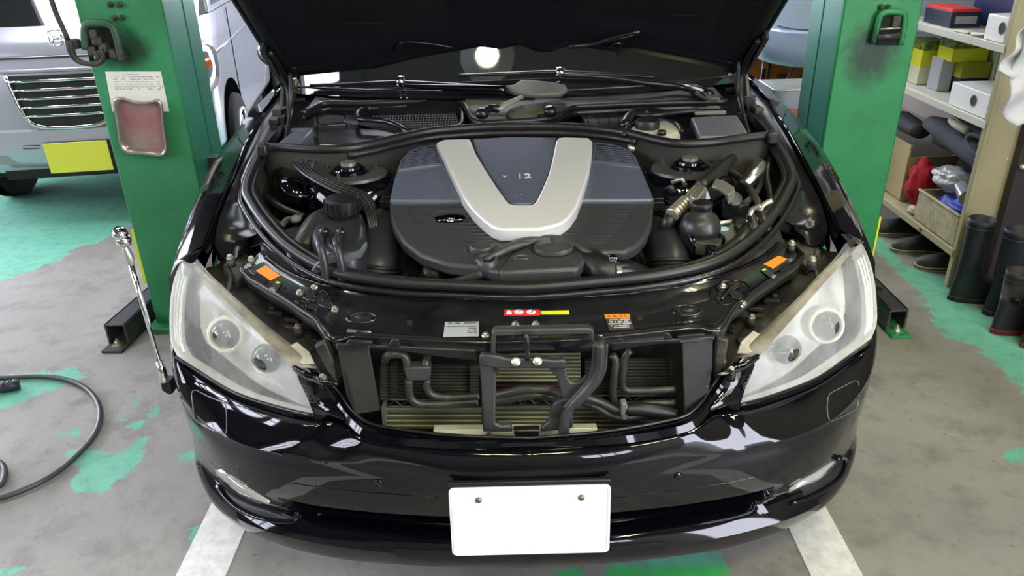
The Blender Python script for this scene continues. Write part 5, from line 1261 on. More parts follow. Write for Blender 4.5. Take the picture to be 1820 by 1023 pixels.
MB().tube(curve, [.022, .024, .024, .024, .022, .020, .020, .022], res=12, sm=6, flat=.55).build('frame_arm', BRKT, lf, smooth=True)
MB().tube([p + V(-.012, -.010, 0) for p in curve[:6]], .004, sm=6, res=6).tube([p + V(.012, -.010, 0) for p in curve[:6]], .004, sm=6, res=6).build('arm_flange', BRKT, lf, smooth=True)
BP([(1000, 642), (1006, 642), (1008, 668), (1016, 680), (1030, 679), (1045, 665), (1040, 690), (1020, 712), (1000, 712), (994, 690), (990, 672), (975, 656)], .012, 'gusset', YB_ + .002)
BP([(985, 716), (1010, 706), (1018, 730), (1018, 762), (960, 768), (962, 760), (975, 750), (978, 730)], .014, 'frame_foot', YB_ + .001)
BP([(979, 733), (991, 733), (991, 741), (979, 741)], .002, 'foot_slot', YB_ - .003, DARK)
BP([(983, 655), (995, 655), (989, 661)], .002, 'gusset_hole', YB_ - .006, DARK)
BP([(878, 658), (884, 652), (889, 658), (884, 664)], .002, 'gusset_hole', YB_ - .006, DARK)
MB().tube([Y_(936, 592, YB_ - .005), Y_(937, 612, YB_ - .012), Y_(938, 638, YB_ - .005)], .0055, sm=4).build('latch_rod', SATIN, lf, smooth=True)
BP([(911, 597), (955, 596), (955, 601), (948, 605), (918, 605), (911, 602)], .015, 'latch_housing', YB_ + .015, PLAST)
for x, y in ((917, 642), (955, 641)): bolt(Y_(x, y, YB_ - .004), V(0, -.75, .66), .0062, parent=lf)
# lower cross member with bare metal bar
MB().prism([Y_(770, 764, .12), Y_(1062, 761, .12), (at(1060, 772, Y=.12)), Y_(960, 777, .11), Y_(912, 778, .11), Y_(770, 769, .12)], V(0, .02, 0)).build('bumper_beam', mat('bare_beam', (.62, .62, .50), .4, metal=.3), car, bevel=.002)
BP([(912, 765), (960, 764), (958, 775), (948, 780), (925, 780), (914, 775)], .02, 'latch_foot', .075, SATIN)
for x in (869, 1004): MB().lathe(Y_(x, 770, .112), [(.008, 0), (.006, .004), (.001, .004)], (0, -1, .2), 10).build('rivet', ALU, car)
# ---- number plate
pl = bpy.data.objects.new('number_plate', None); COL.objects.link(pl); pl.parent = car; ORG[pl.name] = ORG['car']
c = V(0, -.018, .452); tl = math.radians(-4); upv = V(0, math.sin(-tl) * 1, math.cos(tl)); nv = V(0, -math.cos(tl), math.sin(-tl))
upv = V(0, .10, .995); nv = V(0, -.995, .10)
def rrect(w, h, r, n=6):
    o = []
    for cx, cy, a0 in ((w / 2 - r, h / 2 - r, 0), (-w / 2 + r, h / 2 - r, 90), (-w / 2 + r, -h / 2 + r, 180), (w / 2 - r, -h / 2 + r, 270)):
        for k in range(n + 1):
            a_ = math.radians(a0 + 90 * k / n); o.append((cx + r * math.cos(a_), cy + r * math.sin(a_)))
    return o
PL = lambda a_, b_, h_: c + V(1, 0, 0) * a_ + upv * b_ + nv * h_
MB().prism([PL(a_, b_, .0) for a_, b_ in rrect(.330, .168, .012)], nv * .0025).build('plate', WHITE, pl)
ro = [PL(a_, b_, .0035) for a_, b_ in rrect(.320, .158, .010)]
MB().tube(ro, .0012, sm=1, res=6, closed=True).build('embossed_border', WHITE, pl, smooth=True)
MB().prism([PL(a_, b_, -.008) for a_, b_ in ((-.166, .086), (.166, .086), (.166, .096), (-.166, .096))], nv * .012).build('plate_holder', PLAST, pl, bevel=.002)
MB().prism([PL(a_, b_, -.030) for a_, b_ in rrect(.30, .15, .01)], nv * .028).build('plate_backing', PLAST, pl)
for sx in (-.105, .105):
    MB().lathe(PL(sx, .054, .0025), [(.007, 0), (.006, .003), (.001, .004)], nv, 14).build('plate_screw', mat('dull_screw', (.2, .19, .14), .4, metal=.8), pl, smooth=True)
# ---- headlamp washer covers, tow cover and other shut lines
def line_on(pts, tree, r, m, nm, off_=.0005, closed=False, sm=3):
    return MB().tube(hits(pts, tree, off_), r, sm=sm, res=5, closed=closed).build(nm, m, car, smooth=True)
BAND = mat('shut_line_highlight', (.10, .10, .12), .25, coat=1)
for pts in ([(341, 700), (343, 694), (349, 693), (370, 704), (392, 713), (400, 717), (402, 723), (403, 745), (403, 764), (401, 771), (396, 771), (380, 765), (362, 756), (352, 750), (347, 744), (344, 728), (342, 712)], [(1471, 708), (1474, 700), (1480, 696), (1500, 686), (1518, 676), (1525, 677), (1526, 684), (1526, 705), (1524, 720), (1519, 727), (1504, 736), (1488, 744), (1478, 747), (1473, 745), (1471, 738), (1470, 722)]):
    line_on(pts, bv_bump, .0014, BAND, 'washer_cover_gap', closed=True, sm=1)
line_on([(560, 826), (562, 868)], bv_bump, .0008, DARK, 'tow_cover_gap'); line_on([(598, 832), (603, 870)], bv_bump, .0008, DARK, 'tow_cover_gap')
line_on([(420, 828), (520, 858), (640, 873), (780, 884)], bv_bump, .0012, PAINT, 'moulding_line', .0)
line_on([(1090, 884), (1200, 871), (1330, 850), (1440, 815)], bv_bump, .0012, PAINT, 'moulding_line', .0)
for x, y in ((673, 857), (1205, 845)):
    q, n = hit(x, y, bv_bump); MB().lathe(q, [(.010, 0), (.009, .003), (.001, .004)], n, 16).build('parking_sensor', PAINT, car, smooth=True)
# fog lamps and their pockets
FOGG = mat('fog_lamp_glass', (.32, .33, .31), .12, coat=1)
def fog(s):
    if s < 0:
        o_ = [(386, 832), (400, 838), (425, 855), (455, 874), (482, 892), (470, 892), (440, 884), (415, 868), (396, 850)]
        pk = [(372, 826), (388, 828), (404, 850), (432, 876), (468, 894), (500, 898), (528, 906), (527, 922), (505, 925), (450, 914), (412, 892), (388, 862)]
    else:
        o_ = [(1398, 873), (1420, 855), (1450, 838), (1474, 822), (1482, 817), (1476, 832), (1455, 850), (1425, 866)]
        pk = [(1385, 890), (1400, 872), (1440, 845), (1470, 822), (1486, 812), (1500, 812), (1498, 835), (1478, 858), (1440, 880), (1405, 892)]
    P = hits(pk, bv_bump, .001); Pc = cr(P, 44, True)
    cen = np.mean(Pc, 0); _, n = hit(*np.mean(np.array(pk), 0), bv_bump)
    def patch(px, nm, m, o1, o0, k=40):
        Q = [hit(p[0], p[1], bv_bump) for p in [tuple(q) for q in cr([np.array(p, float) for p in px], k, True)]]
        Q = [q for q in Q if q[0] is not None]
        cc_ = np.mean([q[0] for q in Q], 0)
        cpx = np.mean(np.array(px, float), 0); ch, cn = hit(cpx[0], cpx[1], bv_bump)
        if ch is None: ch, cn = cc_, n
        m_ = MB(); K = len(Q)
        outer0 = [q[0] + q[1] * o0 for q in Q]; outer = [q[0] + q[1] * o1 for q in Q]; inner_ = [(q[0] * .5 + ch * .5) + cn * (o1 * 1.6) for q in Q]
        m_.grid([outer0 + outer0[:1], outer + outer[:1], inner_ + inner_[:1]]); m_.add(inner_ + [ch + cn * o1 * 2], [(i, (i + 1) % K, K) for i in range(K)])
        return m_.build(nm, m, car, smooth=True, merge=True)
    up_ = cr([np.array(p, float) for p in (o_[6:] + o_[:1] if s < 0 else [o_[7], o_[6], o_[5], o_[4], o_[3]])], 20)
    lw_ = cr([np.array(p, float) for p in ([(527, 921), (505, 925), (450, 914), (412, 892), (390, 862)][0:] if s < 0 else [(1425, 885), (1440, 880), (1478, 858), (1498, 835), (1500, 815)])], 20)
    gg = []
    for t_ in np.linspace(0, 1, 5): gg.append(hits([tuple(a_ * (1 - t_) + b_ * t_) for a_, b_ in zip(up_, lw_)], bv_bump, .0012))
    MB().grid(gg).build('fog_lamp_pocket', PLAST, car, smooth=True)
    patch(o_, 'fog_lamp', FOGG, .006, -.002)
    lip_ = pk[6:] if s < 0 else pk[4:]
    MB().tube([p + V(0, -.004, 0) for p in hits([tuple(q) for q in cr([np.array(p, float) for p in lip_], 24)], bv_bump, .002)], .006, sm=1, res=8).build('fog_pocket_lip', PAINT, car, smooth=True)
both(fog)
# ---- corner marker pole
cp = bpy.data.objects.new('corner_pole', None); COL.objects.link(cp); cp.parent = car; ORG[cp.name] = ORG['car']
def CP(x, y, Y=.43): return at(x, y, Y=Y)
MB().prism([CP(284, 676, .44), CP(303, 678, .44), CP(307, 700, .44), CP(300, 702, .44), CP(287, 694, .44)], V(.0, .03, 0)).build('pole_foot', PLAST, cp, bevel=.003)
MB().tube([CP(292, 676), CP(289, 660), CP(284, 643)], [.012, .010, .009], sm=1, res=12).build('pole_socket', CHROME, cp, smooth=True)
MB().tube([CP(284, 645), CP(232, 466)], [.0055, .0062], sm=1, res=12).build('pole_rod', CHROME, cp, smooth=True)
MB().tube([CP(233, 470), CP(231, 458), CP(227, 450), CP(222, 437)], [.007, .010, .010, .006], sm=3, res=12).build('pole_grip', ALU, cp, smooth=True)
MB().lathe(CP(214, 415), [(.001, -.014), (.014, -.012), (.018, 0), (.014, .012), (.001, .014)], (.2, -.5, .8), 16).build('pole_ball', CHROME, cp, smooth=True)
MB().lathe(CP(220, 427), [(.001, -.014), (.016, -.010), (.018, 0), (.012, .012), (.001, .016)], (-.2, -.2, 1), 16).build('pole_ball', CHROME, cp, smooth=True)
# ================================================================== two-post lift
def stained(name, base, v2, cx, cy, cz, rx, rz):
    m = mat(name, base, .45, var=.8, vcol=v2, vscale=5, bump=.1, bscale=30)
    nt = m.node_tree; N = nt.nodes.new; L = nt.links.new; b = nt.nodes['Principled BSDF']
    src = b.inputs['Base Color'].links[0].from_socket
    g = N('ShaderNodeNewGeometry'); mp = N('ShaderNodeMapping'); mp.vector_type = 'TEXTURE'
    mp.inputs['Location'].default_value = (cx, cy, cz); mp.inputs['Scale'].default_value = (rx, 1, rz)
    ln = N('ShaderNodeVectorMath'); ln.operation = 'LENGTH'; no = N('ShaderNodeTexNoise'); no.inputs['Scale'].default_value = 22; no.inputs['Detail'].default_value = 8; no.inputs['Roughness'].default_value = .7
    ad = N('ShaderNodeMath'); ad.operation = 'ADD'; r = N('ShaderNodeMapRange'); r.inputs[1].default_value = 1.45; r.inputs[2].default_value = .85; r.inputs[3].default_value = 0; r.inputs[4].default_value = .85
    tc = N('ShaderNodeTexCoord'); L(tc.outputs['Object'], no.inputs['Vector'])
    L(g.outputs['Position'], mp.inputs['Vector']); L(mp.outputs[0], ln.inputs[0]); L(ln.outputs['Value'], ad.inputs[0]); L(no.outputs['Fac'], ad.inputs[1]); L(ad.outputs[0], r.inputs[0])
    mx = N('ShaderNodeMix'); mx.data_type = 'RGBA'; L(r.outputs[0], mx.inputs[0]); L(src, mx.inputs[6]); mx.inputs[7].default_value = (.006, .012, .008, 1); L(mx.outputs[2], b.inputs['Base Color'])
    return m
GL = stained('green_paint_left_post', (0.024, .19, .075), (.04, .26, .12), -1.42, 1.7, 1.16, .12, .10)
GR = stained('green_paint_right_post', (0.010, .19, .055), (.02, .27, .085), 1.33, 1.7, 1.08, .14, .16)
BLKF = mat('black_foot_paint', (.03, .03, .04), .35, var=.6, vcol=(.07, .065, .06), vscale=12)
def post(s, x0, x1, label, m):
    t = thing('lift_post', label, 'lift post', ((x0 + x1) / 2, 1.85, 0), 'two posts of the vehicle lift')
    xin = x1 if s < 0 else x0; xout = x0 if s < 0 else x1
    H = 3.6
    MB().box(((x0 + x1) / 2, 1.71, H / 2), (x1 - x0, .02, H)).box((xout - .011 * s, 1.875, H / 2), (.02, .30, H)).build('column', m, t, bevel=.006)
    MB().box((xin + s * .012, 1.80, H / 2), (.022, .17, H)).build('inner_flange', GREEN_LIT, t, bevel=.004)
    MB().box((xin + s * .05, 1.95, H / 2), (.10, .12, H)).build('carriage_rail', GREEN_LIT, t, bevel=.004)
    MB().box(((x0 + x1) / 2, 1.83, .012), (x1 - x0 + .04, .38, .024)).build('base_plate', m, t, bevel=.004)
    # yellow marker strip
    return t
lp_ = post(-1, -1.567, -1.257, 'green lift post left of the black car, with a notice and a tray on it', GL)
rp_ = post(1, 1.202, 1.487, 'bright green lift post right of the black car, before the shelves', GR)
def A5(x, y, Y=1.70): return at(x, y, Y=Y)
MB().prism([at(x, y, Y=1.72) for x, y in ((233, 410), (239, 410), (262, 503), (256, 505))], V(0, .01, 0)).build('yellow_strip', YEL, lp_)
MB().prism([at(x, y, Y=1.72) for x, y in ((1562, 386), (1567, 386), (1551, 462), (1546, 462))], V(0, .01, 0)).build('yellow_strip', YEL, rp_)
# left latch box, rod and bolts
LBX = mat('grimy_green', (.02, .10, .05), .5, var=1, vcol=(.03, .04, .03), vscale=20)
MB().tube([A5(x, y, 1.665) for x, y in ((152, 88), (150, 60), (152, 46), (160, 42), (188, 42), (199, 47), (206, 62), (215, 100))], .014, sm=4, res=8).build('latch_box', LBX, lp_, smooth=True)
MB().prism([A5(x, y, 1.690) for x, y in ((154, 50), (196, 48), (212, 104), (160, 108))], V(0, -.006, 0)).build('latch_recess', DARK, lp_)
MB().tube([A5(x, y, 1.66) for x, y in ((88, -10), (100, 25), (114, 55), (122, 75))], .009, sm=2).build('release_rod', GRIME, lp_, smooth=True)
MB().tube([A5(x, y, 1.65) for x, y in ((122, 72), (126, 90), (134, 104), (148, 112), (175, 113), (184, 104), (178, 88))], [.015, .014, .011, .009, .009, .009, .01], sm=4).build('latch_lever', GRIME, lp_, smooth=True)
for x, y in ((133, 78), (165, 90), (172, 72), (185, 85), (175, 98), (200, 95), (218, 98), (168, 60)):
    MB().box(A5(x, y, 1.675), (.035, .03, .035), x).build('latch_part', GRIME, lp_, bevel=.006)
for x, y in ((197, 8), (213, 8), (204, 32), (218, 31)):
    MB().lathe(A5(x, y, 1.698), [(.011, 0), (.011, .008), (.006, .010), (.006, .018), (.001, .018)], (0, -1, 0), 6).build('bolt', GRIME, lp_)
# right latch window
MB().tube([A5(x, y, 1.68) for x, y in ((1552, 78), (1560, 45), (1565, 28), (1572, 23), (1598, 22), (1607, 25), (1608, 36), (1604, 60), (1600, 80))], .012, sm=4, res=8).build('latch_box', GR, rp_, smooth=True)
MB().prism([A5(x, y, 1.690) for x, y in ((1566, 30), (1603, 28), (1596, 80), (1558, 80))], V(0, -.006, 0)).build('latch_recess', DARK, rp_)
MB().tube([A5(1558, 67, 1.67), A5(1598, 63, 1.67)], .011, sm=1).build('latch_cylinder', BRKT, rp_, smooth=True)
MB().tube([A5(1565, 52, 1.67), A5(1600, 50, 1.67)], .004, sm=1).build('latch_pin', ALU, rp_, smooth=True)
MB().box(A5(1592, 40, 1.68), (.03, .02, .05)).build('latch_part', GRIME, rp_, bevel=.004)
for x, y in ((1565, 12), (1578, 12)):
    MB().lathe(A5(x, y, 1.698), [(.010, 0), (.010, .008), (.006, .010), (.006, .016), (.001, .016)], (0, -1, 0), 6).build('bolt', GRIME, rp_)
MB().box(A5(386, 287, 1.86), (.07, .06, .05)).build('side_bracket', BRKT, lp_, bevel=.004)
# anchor feet (open channels bolted down in front of each post)
def foot(par, top, side_in, endp, boltp, pm):
    h = V(0, 0, -.1)
    P = [at(x, y, Z=.1) for x, y in top]
    MB().prism(P, V(0, 0, -.008)).build('foot_top', BLKF, par, bevel=.002)
    # side walls: edges P0-P3 and P1-P2
    for a_, b_ in ((P[0], P[3]), (P[1], P[2])):
        d = b_ - a_; n_ = np.cross(d, V(0, 0, 1)); n_ /= np.linalg.norm(n_); n_ *= .008 * (1 if n_ @ (P.__getitem__(1) - P[0]) > 0 and a_ is P[0] else -1)
        MB().prism([a_, b_, b_ + V(0, 0, -.098), a_ + V(0, 0, -.098)], n_).build('foot_side', BLKF, par)
    f = (P[0] - P[3]); f /= np.linalg.norm(f)
    MB().prism([V(P[0][0], P[0][1], .012) + f * .06, V(P[1][0], P[1][1], .012) + f * .06, V(P[2][0], P[2][1], .012), V(P[3][0], P[3][1], .012)], V(0, 0, -.012)).build('foot_plate', pm, par, bevel=.002)
    q = (P[0] + P[1]) / 2; q = V(q[0], q[1], .012) + f * .01
    MB().lathe(q, [(.022, 0), (.022, .004), (.014, .005)], (0, 0, 1), 18).lathe(q + V(0, 0, .004), [(.013, 0), (.013, .012), (.006, .014), (.006, .024), (.001, .024)], (0, 0, 1), 6).build('anchor_bolt', ZINC, par)
    b_ = P[0] * .35 + P[3] * .65; b2 = P[1] * .35 + P[2] * .65; q = (b_ + b2) / 2
    MB().lathe(q, [(.018, 0), (.018, .002), (.001, .002)], (0, 0, 1), 16).build('foot_hole', DARK, par)
foot(lp_, [(184, 577), (221, 577), (282, 520), (262, 510)], None, None, None, BRKT)
foot(rp_, [(1582, 552), (1616, 550), (1556, 492), (1530, 496)], None, None, None, GR)
# notice and tray on the left post
nt_ = thing('notice', 'pale paper notice taped to the green post behind a steel tray', 'notice', (-1.42, 1.695, 1.0))
NP = [A5(187, 127, 1.699), A5(286, 127, 1.699), A5(301, 198, 1.699), A5(200, 198, 1.699)]
MB().prism(NP, V(0, -.0012, 0)).build('paper_sheet', PAPER, nt_)
mb = MB(); r_ = random.Random(8)
for v in (.06, .12, .18, .24, .30, .36, .42):
    u = .25 if v < .1 else .12
    while u < (.6 if v < .1 else .92):
        w = r_.uniform(.02, .08); hh = .022
        q = [(NP[0] * (1 - a_) + NP[1] * a_) * (1 - b_) + (NP[3] * (1 - a_) + NP[2] * a_) * b_ for a_, b_ in ((u, v), (u + w, v), (u + w, v + hh), (u, v + hh))]
        if r_.random() < .8: mb.prism([p + V(0, -.0014, 0) for p in q], V(0, -.0004, 0))
        u += w + .015
mb.build('printed_lines', INKG, nt_)['kind'] = 'stuff'
tr_ = thing('steel_tray', 'small scratched steel tray stuck upright on the left green post', 'tray', (-1.42, 1.69, .87))
tpx = cr([np.array(p, float) for p in ((202, 178), (212, 173), (238, 181), (262, 182), (279, 177), (286, 184), (291, 230), (296, 268), (291, 277), (260, 275), (222, 271), (214, 262), (207, 220))], 44, True)
TP0 = [A5(p[0], p[1], 1.665) for p in tpx]; cen = np.mean(TP0, 0)
def sc(P, k, dy): return [cen + (p - cen) * k + V(0, dy, 0) for p in P]
TRM = mat('scratched_tray_steel', (.50, .47, .43), .32, metal=.8, var=.7, vcol=(.28, .24, .22), vscale=10)
TRB = mat('tray_bottom_red_sheen', (.34, .12, .13), .4, metal=.3, var=.9, vcol=(.33, .30, .27), vscale=5)  # red reflection in the steel is painted as base colour
o0 = sc(TP0, 1.0, .0); o1 = sc(TP0, 1.02, .006); o2 = sc(TP0, .93, .0); o3 = sc(TP0, .86, .024)
mb = MB().grid([r + r[:1] for r in (sc(TP0, .88, .028), o1, o0, o2, o3)]); mb.build('tray_rim', TRM, tr_, smooth=True, merge=True)
MB().prism(o3, V(0, .004, 0)).build('tray_bottom_red_sheen', TRB, tr_)

# ================================================================== silver van behind the left post
VAN = mat('silver_van_paint', (.46, .48, .55), .25, metal=.35, coat=.8)
def van(name, label, cx, y0, hw_, m, y1, zrow, group=None):
    t = thing(name, label, 'van' if 'van' in name else 'car', (cx, (y0 + y1) / 2, 0))
    rows_ = []
    for z, dy, dx in zrow:
        pts = [V(0, 0, 0)]
        pts = []
        R = .24
        for k in range(12):
            x = k / 11 * (hw_ - dx - R); pts.append(V(x, .05 * (x / hw_) ** 2, 0))
        yb = pts[-1][1]
        for k in range(1, 9):
            a_ = math.radians(90 * k / 8); pts.append(V(hw_ - dx - R + R * math.sin(a_), yb + R * 1.5 * (1 - math.cos(a_)), 0))
        ye = pts[-1][1]
        for k in range(1, 14):
            pts.append(V(hw_ - dx, ye + (y1 - y0 - dy - ye) * k / 13, 0))
        P = [V(cx + p[0], y0 + dy + p[1], z) for p in pts]
        Q = [V(cx - p[0], y0 + dy + p[1], z) for p in pts[::-1][:-1]]
        rows_.append(Q + P)
    o = MB().grid(rows_).build('body_shell', m, t, smooth=True, sharp=50)
    return t, o
vn, vb = van('van', 'silver van parked behind the left green post, yellow number plate in front', -2.445, 3.0, .735, VAN, 6.3,
             [(.30, .10, .03), (.33, .03, .01), (.36, .01, 0), (.50, .0, 0), (.555, .0, 0), (.565, .02, 0), (.70, .035, .0), (.84, .05, 0), (.93, .075, 0), (.94, .09, 0), (.95, .09, 0), (1.02, .13, .005), (1.08, .22, .01)])
bvv = bvh(vb)
VROT = math.radians(8); _pv = Vector((-2.445, 3.0, 0)); vn.rotation_euler = (0, 0, VROT); vn.location = _pv + Matrix.Rotation(VROT, 3, 'Z') @ (vn.location - _pv)
MB().grid([[V(-2.445 + x * (.725 - .0), 3.22 + .05 * x * x, 1.08) for x in np.linspace(-1, 1, 15)], [V(-2.445 + x * .70, 3.5 + .04 * x * x, 1.25) for x in np.linspace(-1, 1, 15)], [V(-2.445 + x * .62, 3.95, 1.72) for x in np.linspace(-1, 1, 15)]]).build('windscreen', SIDEG, vn, smooth=True)
for sx in (-1, 1):
    X = -2.445 + sx * .725
    MB().prism([V(X, 3.55, 1.08), V(X, 6.3, 1.08), V(X - sx * .10, 6.25, 1.74), V(X - sx * .10, 4.0, 1.72), V(X - sx * .01, 3.62, 1.25)], V(-sx * .02, 0, 0)).build('side_upper', VAN, vn, bevel=.01)
    MB().prism([V(X + sx * .002, 3.66, 1.12), V(X + sx * .002, 5.1, 1.12), V(X - sx * .085, 5.0, 1.62), V(X - sx * .085, 4.1, 1.60)], V(-sx * .01, 0, 0)).build('side_window', mat('lilac_glass', (.20, .21, .27), .05, coat=1), vn)
MB().box((-2.445, 5.1, 1.74), (1.26, 2.4, .05)).build('roof', VAN, vn, bevel=.02)
vx = -2.445
def vwheel(x, y, s):
    w = bpy.data.objects.new('wheel', None); COL.objects.link(w); w.parent = vn; ORG[w.name] = ORG[vn.name]
    MB().lathe((x - s * .012, y, .33), [(.335, -.03), (.335, .018), (.325, .018), (.001, .005)], (s, 0, 0), 36).build('wheel_arch', mat('wheel_arch_black', (.003, .003, .003), 1, spec=0), w, smooth=True, sharp=40)
    MB().lathe((x + s * .01, y, .285), [(.18, -.10), (.26, -.12), (.285, -.10), (.288, 0), (.28, .02), (.25, .03), (.19, .03)], (s, 0, 0), 40).build('tyre', mat('tyre_black', (.012, .012, .013), .8, spec=.2), w, smooth=True, sharp=60)
    rimc = V(x + s * .052, y, .285)
    MB().lathe(rimc, [(.19, -.03), (.195, .0), (.18, .004), (.17, -.01), (.165, -.03), (.001, -.03)], (s, 0, 0), 32).build('rim', ALU, w, smooth=True, sharp=40)
    for k in range(6):
        a_ = k * math.pi / 3; u = V(0, math.cos(a_), math.sin(a_)); v_ = V(0, -math.sin(a_), math.cos(a_))
        MB().prism([rimc + u * .04 + v_ * .03, rimc + u * .17 + v_ * .035, rimc + u * .17 - v_ * .035, rimc + u * .04 - v_ * .03], V(s * .008, 0, 0)).build('spoke', VAN, w, bevel=.004)
    MB().lathe(rimc, [(.05, 0), (.045, .014), (.001, .016)], (s, 0, 0), 20).build('hub_cap', VAN, w, smooth=True)
for sx in (-1, 1):
    vwheel(vx + sx * .735, 3.72, sx); vwheel(vx + sx * .735, 5.75, sx)
MB().box((vx, 4.7, .33), (1.3, 3.1, .12)).build('underbody', DARK, vn)
# grille, emblem, plate, lamps
def VH(x, y, o_=.0): 
    q, n = hit(x, y, bvv, 0); return (at(x, y, Y=3.05) if q is None else q) + V(0, -o_, 0)
def VW(dx, z, o_=.0):   # point on the front of the van by local x and height
    dy = np.interp(z, [.36, .5, .565, .7, .84, .93, 1.02, 1.08], [.01, 0, .02, .035, .05, .075, .13, .22])
    return V(vx + dx, 3.0 + dy + .05 * (dx / .735) ** 2 - o_, z)
gr = bpy.data.objects.new('grille', None); COL.objects.link(gr); gr.parent = vn; ORG[gr.name] = ORG[vn.name]
go = [VW(d, z, .012) for d, z in ((-.275, .85), (.275, .85), (.255, .74), (.235, .66), (.20, .60), (.14, .575), (-.14, .575), (-.20, .60), (-.235, .66), (-.255, .74))]
gw_ = lambda z: np.interp(z, [.575, .60, .66, .74, .85], [.14, .20, .235, .255, .275])
MB().grid([[VW(u_ * gw_(z), z, .008) for u_ in np.linspace(-1, 1, 13)] for z in np.linspace(.578, .848, 14)]).build('grille_recess', mat('grille_black', (.004, .004, .005), .6), gr)
MB().tube(go[1:] + go[:1], .012, sm=3, res=8).build('grille_surround', CHROME, gr, smooth=True)
for k in range(5):
    z = .82 - k * .046; w_ = np.interp(z, [.6, .66, .74, .85], [.19, .225, .245, .265])
    MB().tube([VW(-w_, z, .014), VW(0, z, .018), VW(w_, z, .014)], .0085, sm=4, res=8, flat=1).build('grille_bar', CHROME, gr, smooth=True)
MB().tube([VW(d, .935, .002) for d in np.linspace(-.6, .6, 9)], .005, sm=1, res=6).build('bonnet_gap', PLAST, vn)
MB().tube([VW(d, .87, .0) for d in np.linspace(-.62, .62, 9)], .012, sm=1, res=6).build('nose_bead', VAN, vn, smooth=True)
# square emblem with a letter H-like sign
ec_ = VW(0, 1.025, .006); eu, ev = V(1, 0, 0), V(0, .45, 1) / 1.0966
def EP(a_, b_): return ec_ + eu * a_ + ev * b_
MB().tube([EP(-.042, .034), EP(.042, .034), EP(.040, .0), EP(.032, -.034), EP(-.032, -.034), EP(-.040, 0)], .004, sm=4, closed=True).tube([EP(-.026, .028), EP(-.020, 0), EP(-.024, -.026)], .006, sm=2).tube([EP(.026, .028), EP(.020, 0), EP(.024, -.026)], .006, sm=2).tube([EP(-.020, 0), EP(.020, 0)], .006, sm=1).build('emblem', CHROME, vn, smooth=True, label='square chrome emblem')
vpl = bpy.data.objects.new('number_plate', None); COL.objects.link(vpl); vpl.parent = vn; ORG[vpl.name] = ORG[vn.name]
MB().box((vx + .005, 2.985, .405), (.335, .006, .17)).build('plate', mat('yellow_plate', (.78, .80, .08), .4), vpl, bevel=.002)
MB().box((vx + .01, 2.993, .40), (.35, .01, .185)).build('plate_holder', PLAST, vpl, bevel=.004)
MB().box((vx, 2.996, .32), (.8, .01, .05)).build('lower_intake', DARK, vn)
for x0_, x1_, y_ in ((48, 75, 256), (48, 75, 261)):
    MB().tube([VH(x0_, y_, .002), VH(x1_, y_, .002)], .002, sm=1).build('bumper_slot', DARK, vn)
MB().prism([VH(x, y, .003) for x, y in ((0, 268), (22, 272), (44, 289), (0, 287))], V(0, .004, 0)).build('fog_recess', mat('shaded_silver', (.3, .32, .33), .3, metal=.4), vn, bevel=.002)
def vlamp(sx):
    P = [V(vx + sx * a_, y, z) for a_, y, z in ((.60, 3.10, .93), (.68, 3.18, .95), (.732, 3.34, .93), (.742, 3.42, .88), (.742, 3.42, .76), (.735, 3.33, .70), (.70, 3.16, .69), (.60, 3.06, .72))]
    c_ = np.mean(P, 0)
    out_ = V(sx * .7, -.7, 0)
    mb = MB(); Q = cr(P, 30, True); mb.grid([[p + V(0, 0, 0) for p in Q + Q[:1]], [p + out_ * .02 for p in Q + Q[:1]], [c_ + (p - c_) * .6 + out_ * .035 for p in Q + Q[:1]]]); mb.add([c_ + out_ * .04] + [c_ + (p - c_) * .6 + out_ * .035 for p in Q], [(0, i + 1, (i + 1) % 30 + 1) for i in range(30)])
    mb.build('headlight', mat('van_lamp', (.5, .5, .5), .1, metal=.6, coat=1), vn, smooth=True, merge=True)
    MB().prism([c_ + V(sx * (.02 + a_), -.01 + b_ * .6 , z) for a_, b_, z in ((.0, -.04, .04), (.02, .03, .045), (.022, .03, .01), (.0, -.04, .0))], out_ * .038).build('indicator', mat('orange_lens', (.8, .15, .02), .2), vn, bevel=.003)
vlamp(1); vlamp(-1)
MB().tube([V(vx + .737, 4.02, z) for z in (.5, .7, .9, 1.07)], .003, sm=1).build('door_gap', PLAST, vn)
MB().tube([V(vx + .736, y, .86 + (y - 3.4) * .02) for y in (3.45, 4.2, 5.0, 6.2)], .008, sm=2).build('side_crease', VAN, vn, smooth=True)
# ================================================================== pale blue car behind the right post
PB = mat('pale_blue_paint', (.42, .55, .78), .3, coat=.6)
v2, v2b = van('pale_car', 'pale blue car up on a lift, its lower corner showing beside the right green post', 2.18, 3.2, .72, PB, 4.3,
              [(.74, .06, .06), (.77, .0, .02), (.85, -.02, .0), (.94, -.02, 0), (.95, .0, .01), (1.1, .02, .01), (1.3, .05, .02)])
MB().tube([V(1.50, 3.46, .97), V(1.60, 3.20, .965), V(1.8, 3.17, .96)], .004, sm=4).build('bumper_gap', BRKT, v2)
MB().box((2.2, 3.9, 1.02), (1.2, 1.0, .5)).build('car_interior', DARK, v2)
om = thing('orange_cabinet', 'orange machine cabinet with louvre slots behind the black car, right of the bonnet', 'cabinet', (2.3, 4.9, 0))
OR = mat('orange_machine_paint', (.42, .12, .012), .5, var=.4, vcol=(.3, .09, .01), vscale=3)
MB().box((2.15, 4.9, .75), (1.1, .5, 1.5)).build('cabinet_body', OR, om, bevel=.01)
for k in range(11):
    p = at(1391 - k * .9, 133 + k * 5.6, Y=4.645); MB().box(p, (.08, .012, .010)).build('louvre', DARK, om)
MB().box(at(1366, 130, Y=4.642), (.012, .01, .9)).build('cabinet_seam', PLAST, om)
pk_ = thing('pole', 'pale wooden pole standing before the orange cabinet', 'pole', tuple(at(1352, 170, Y=4.3) * V(1, 1, 0)))
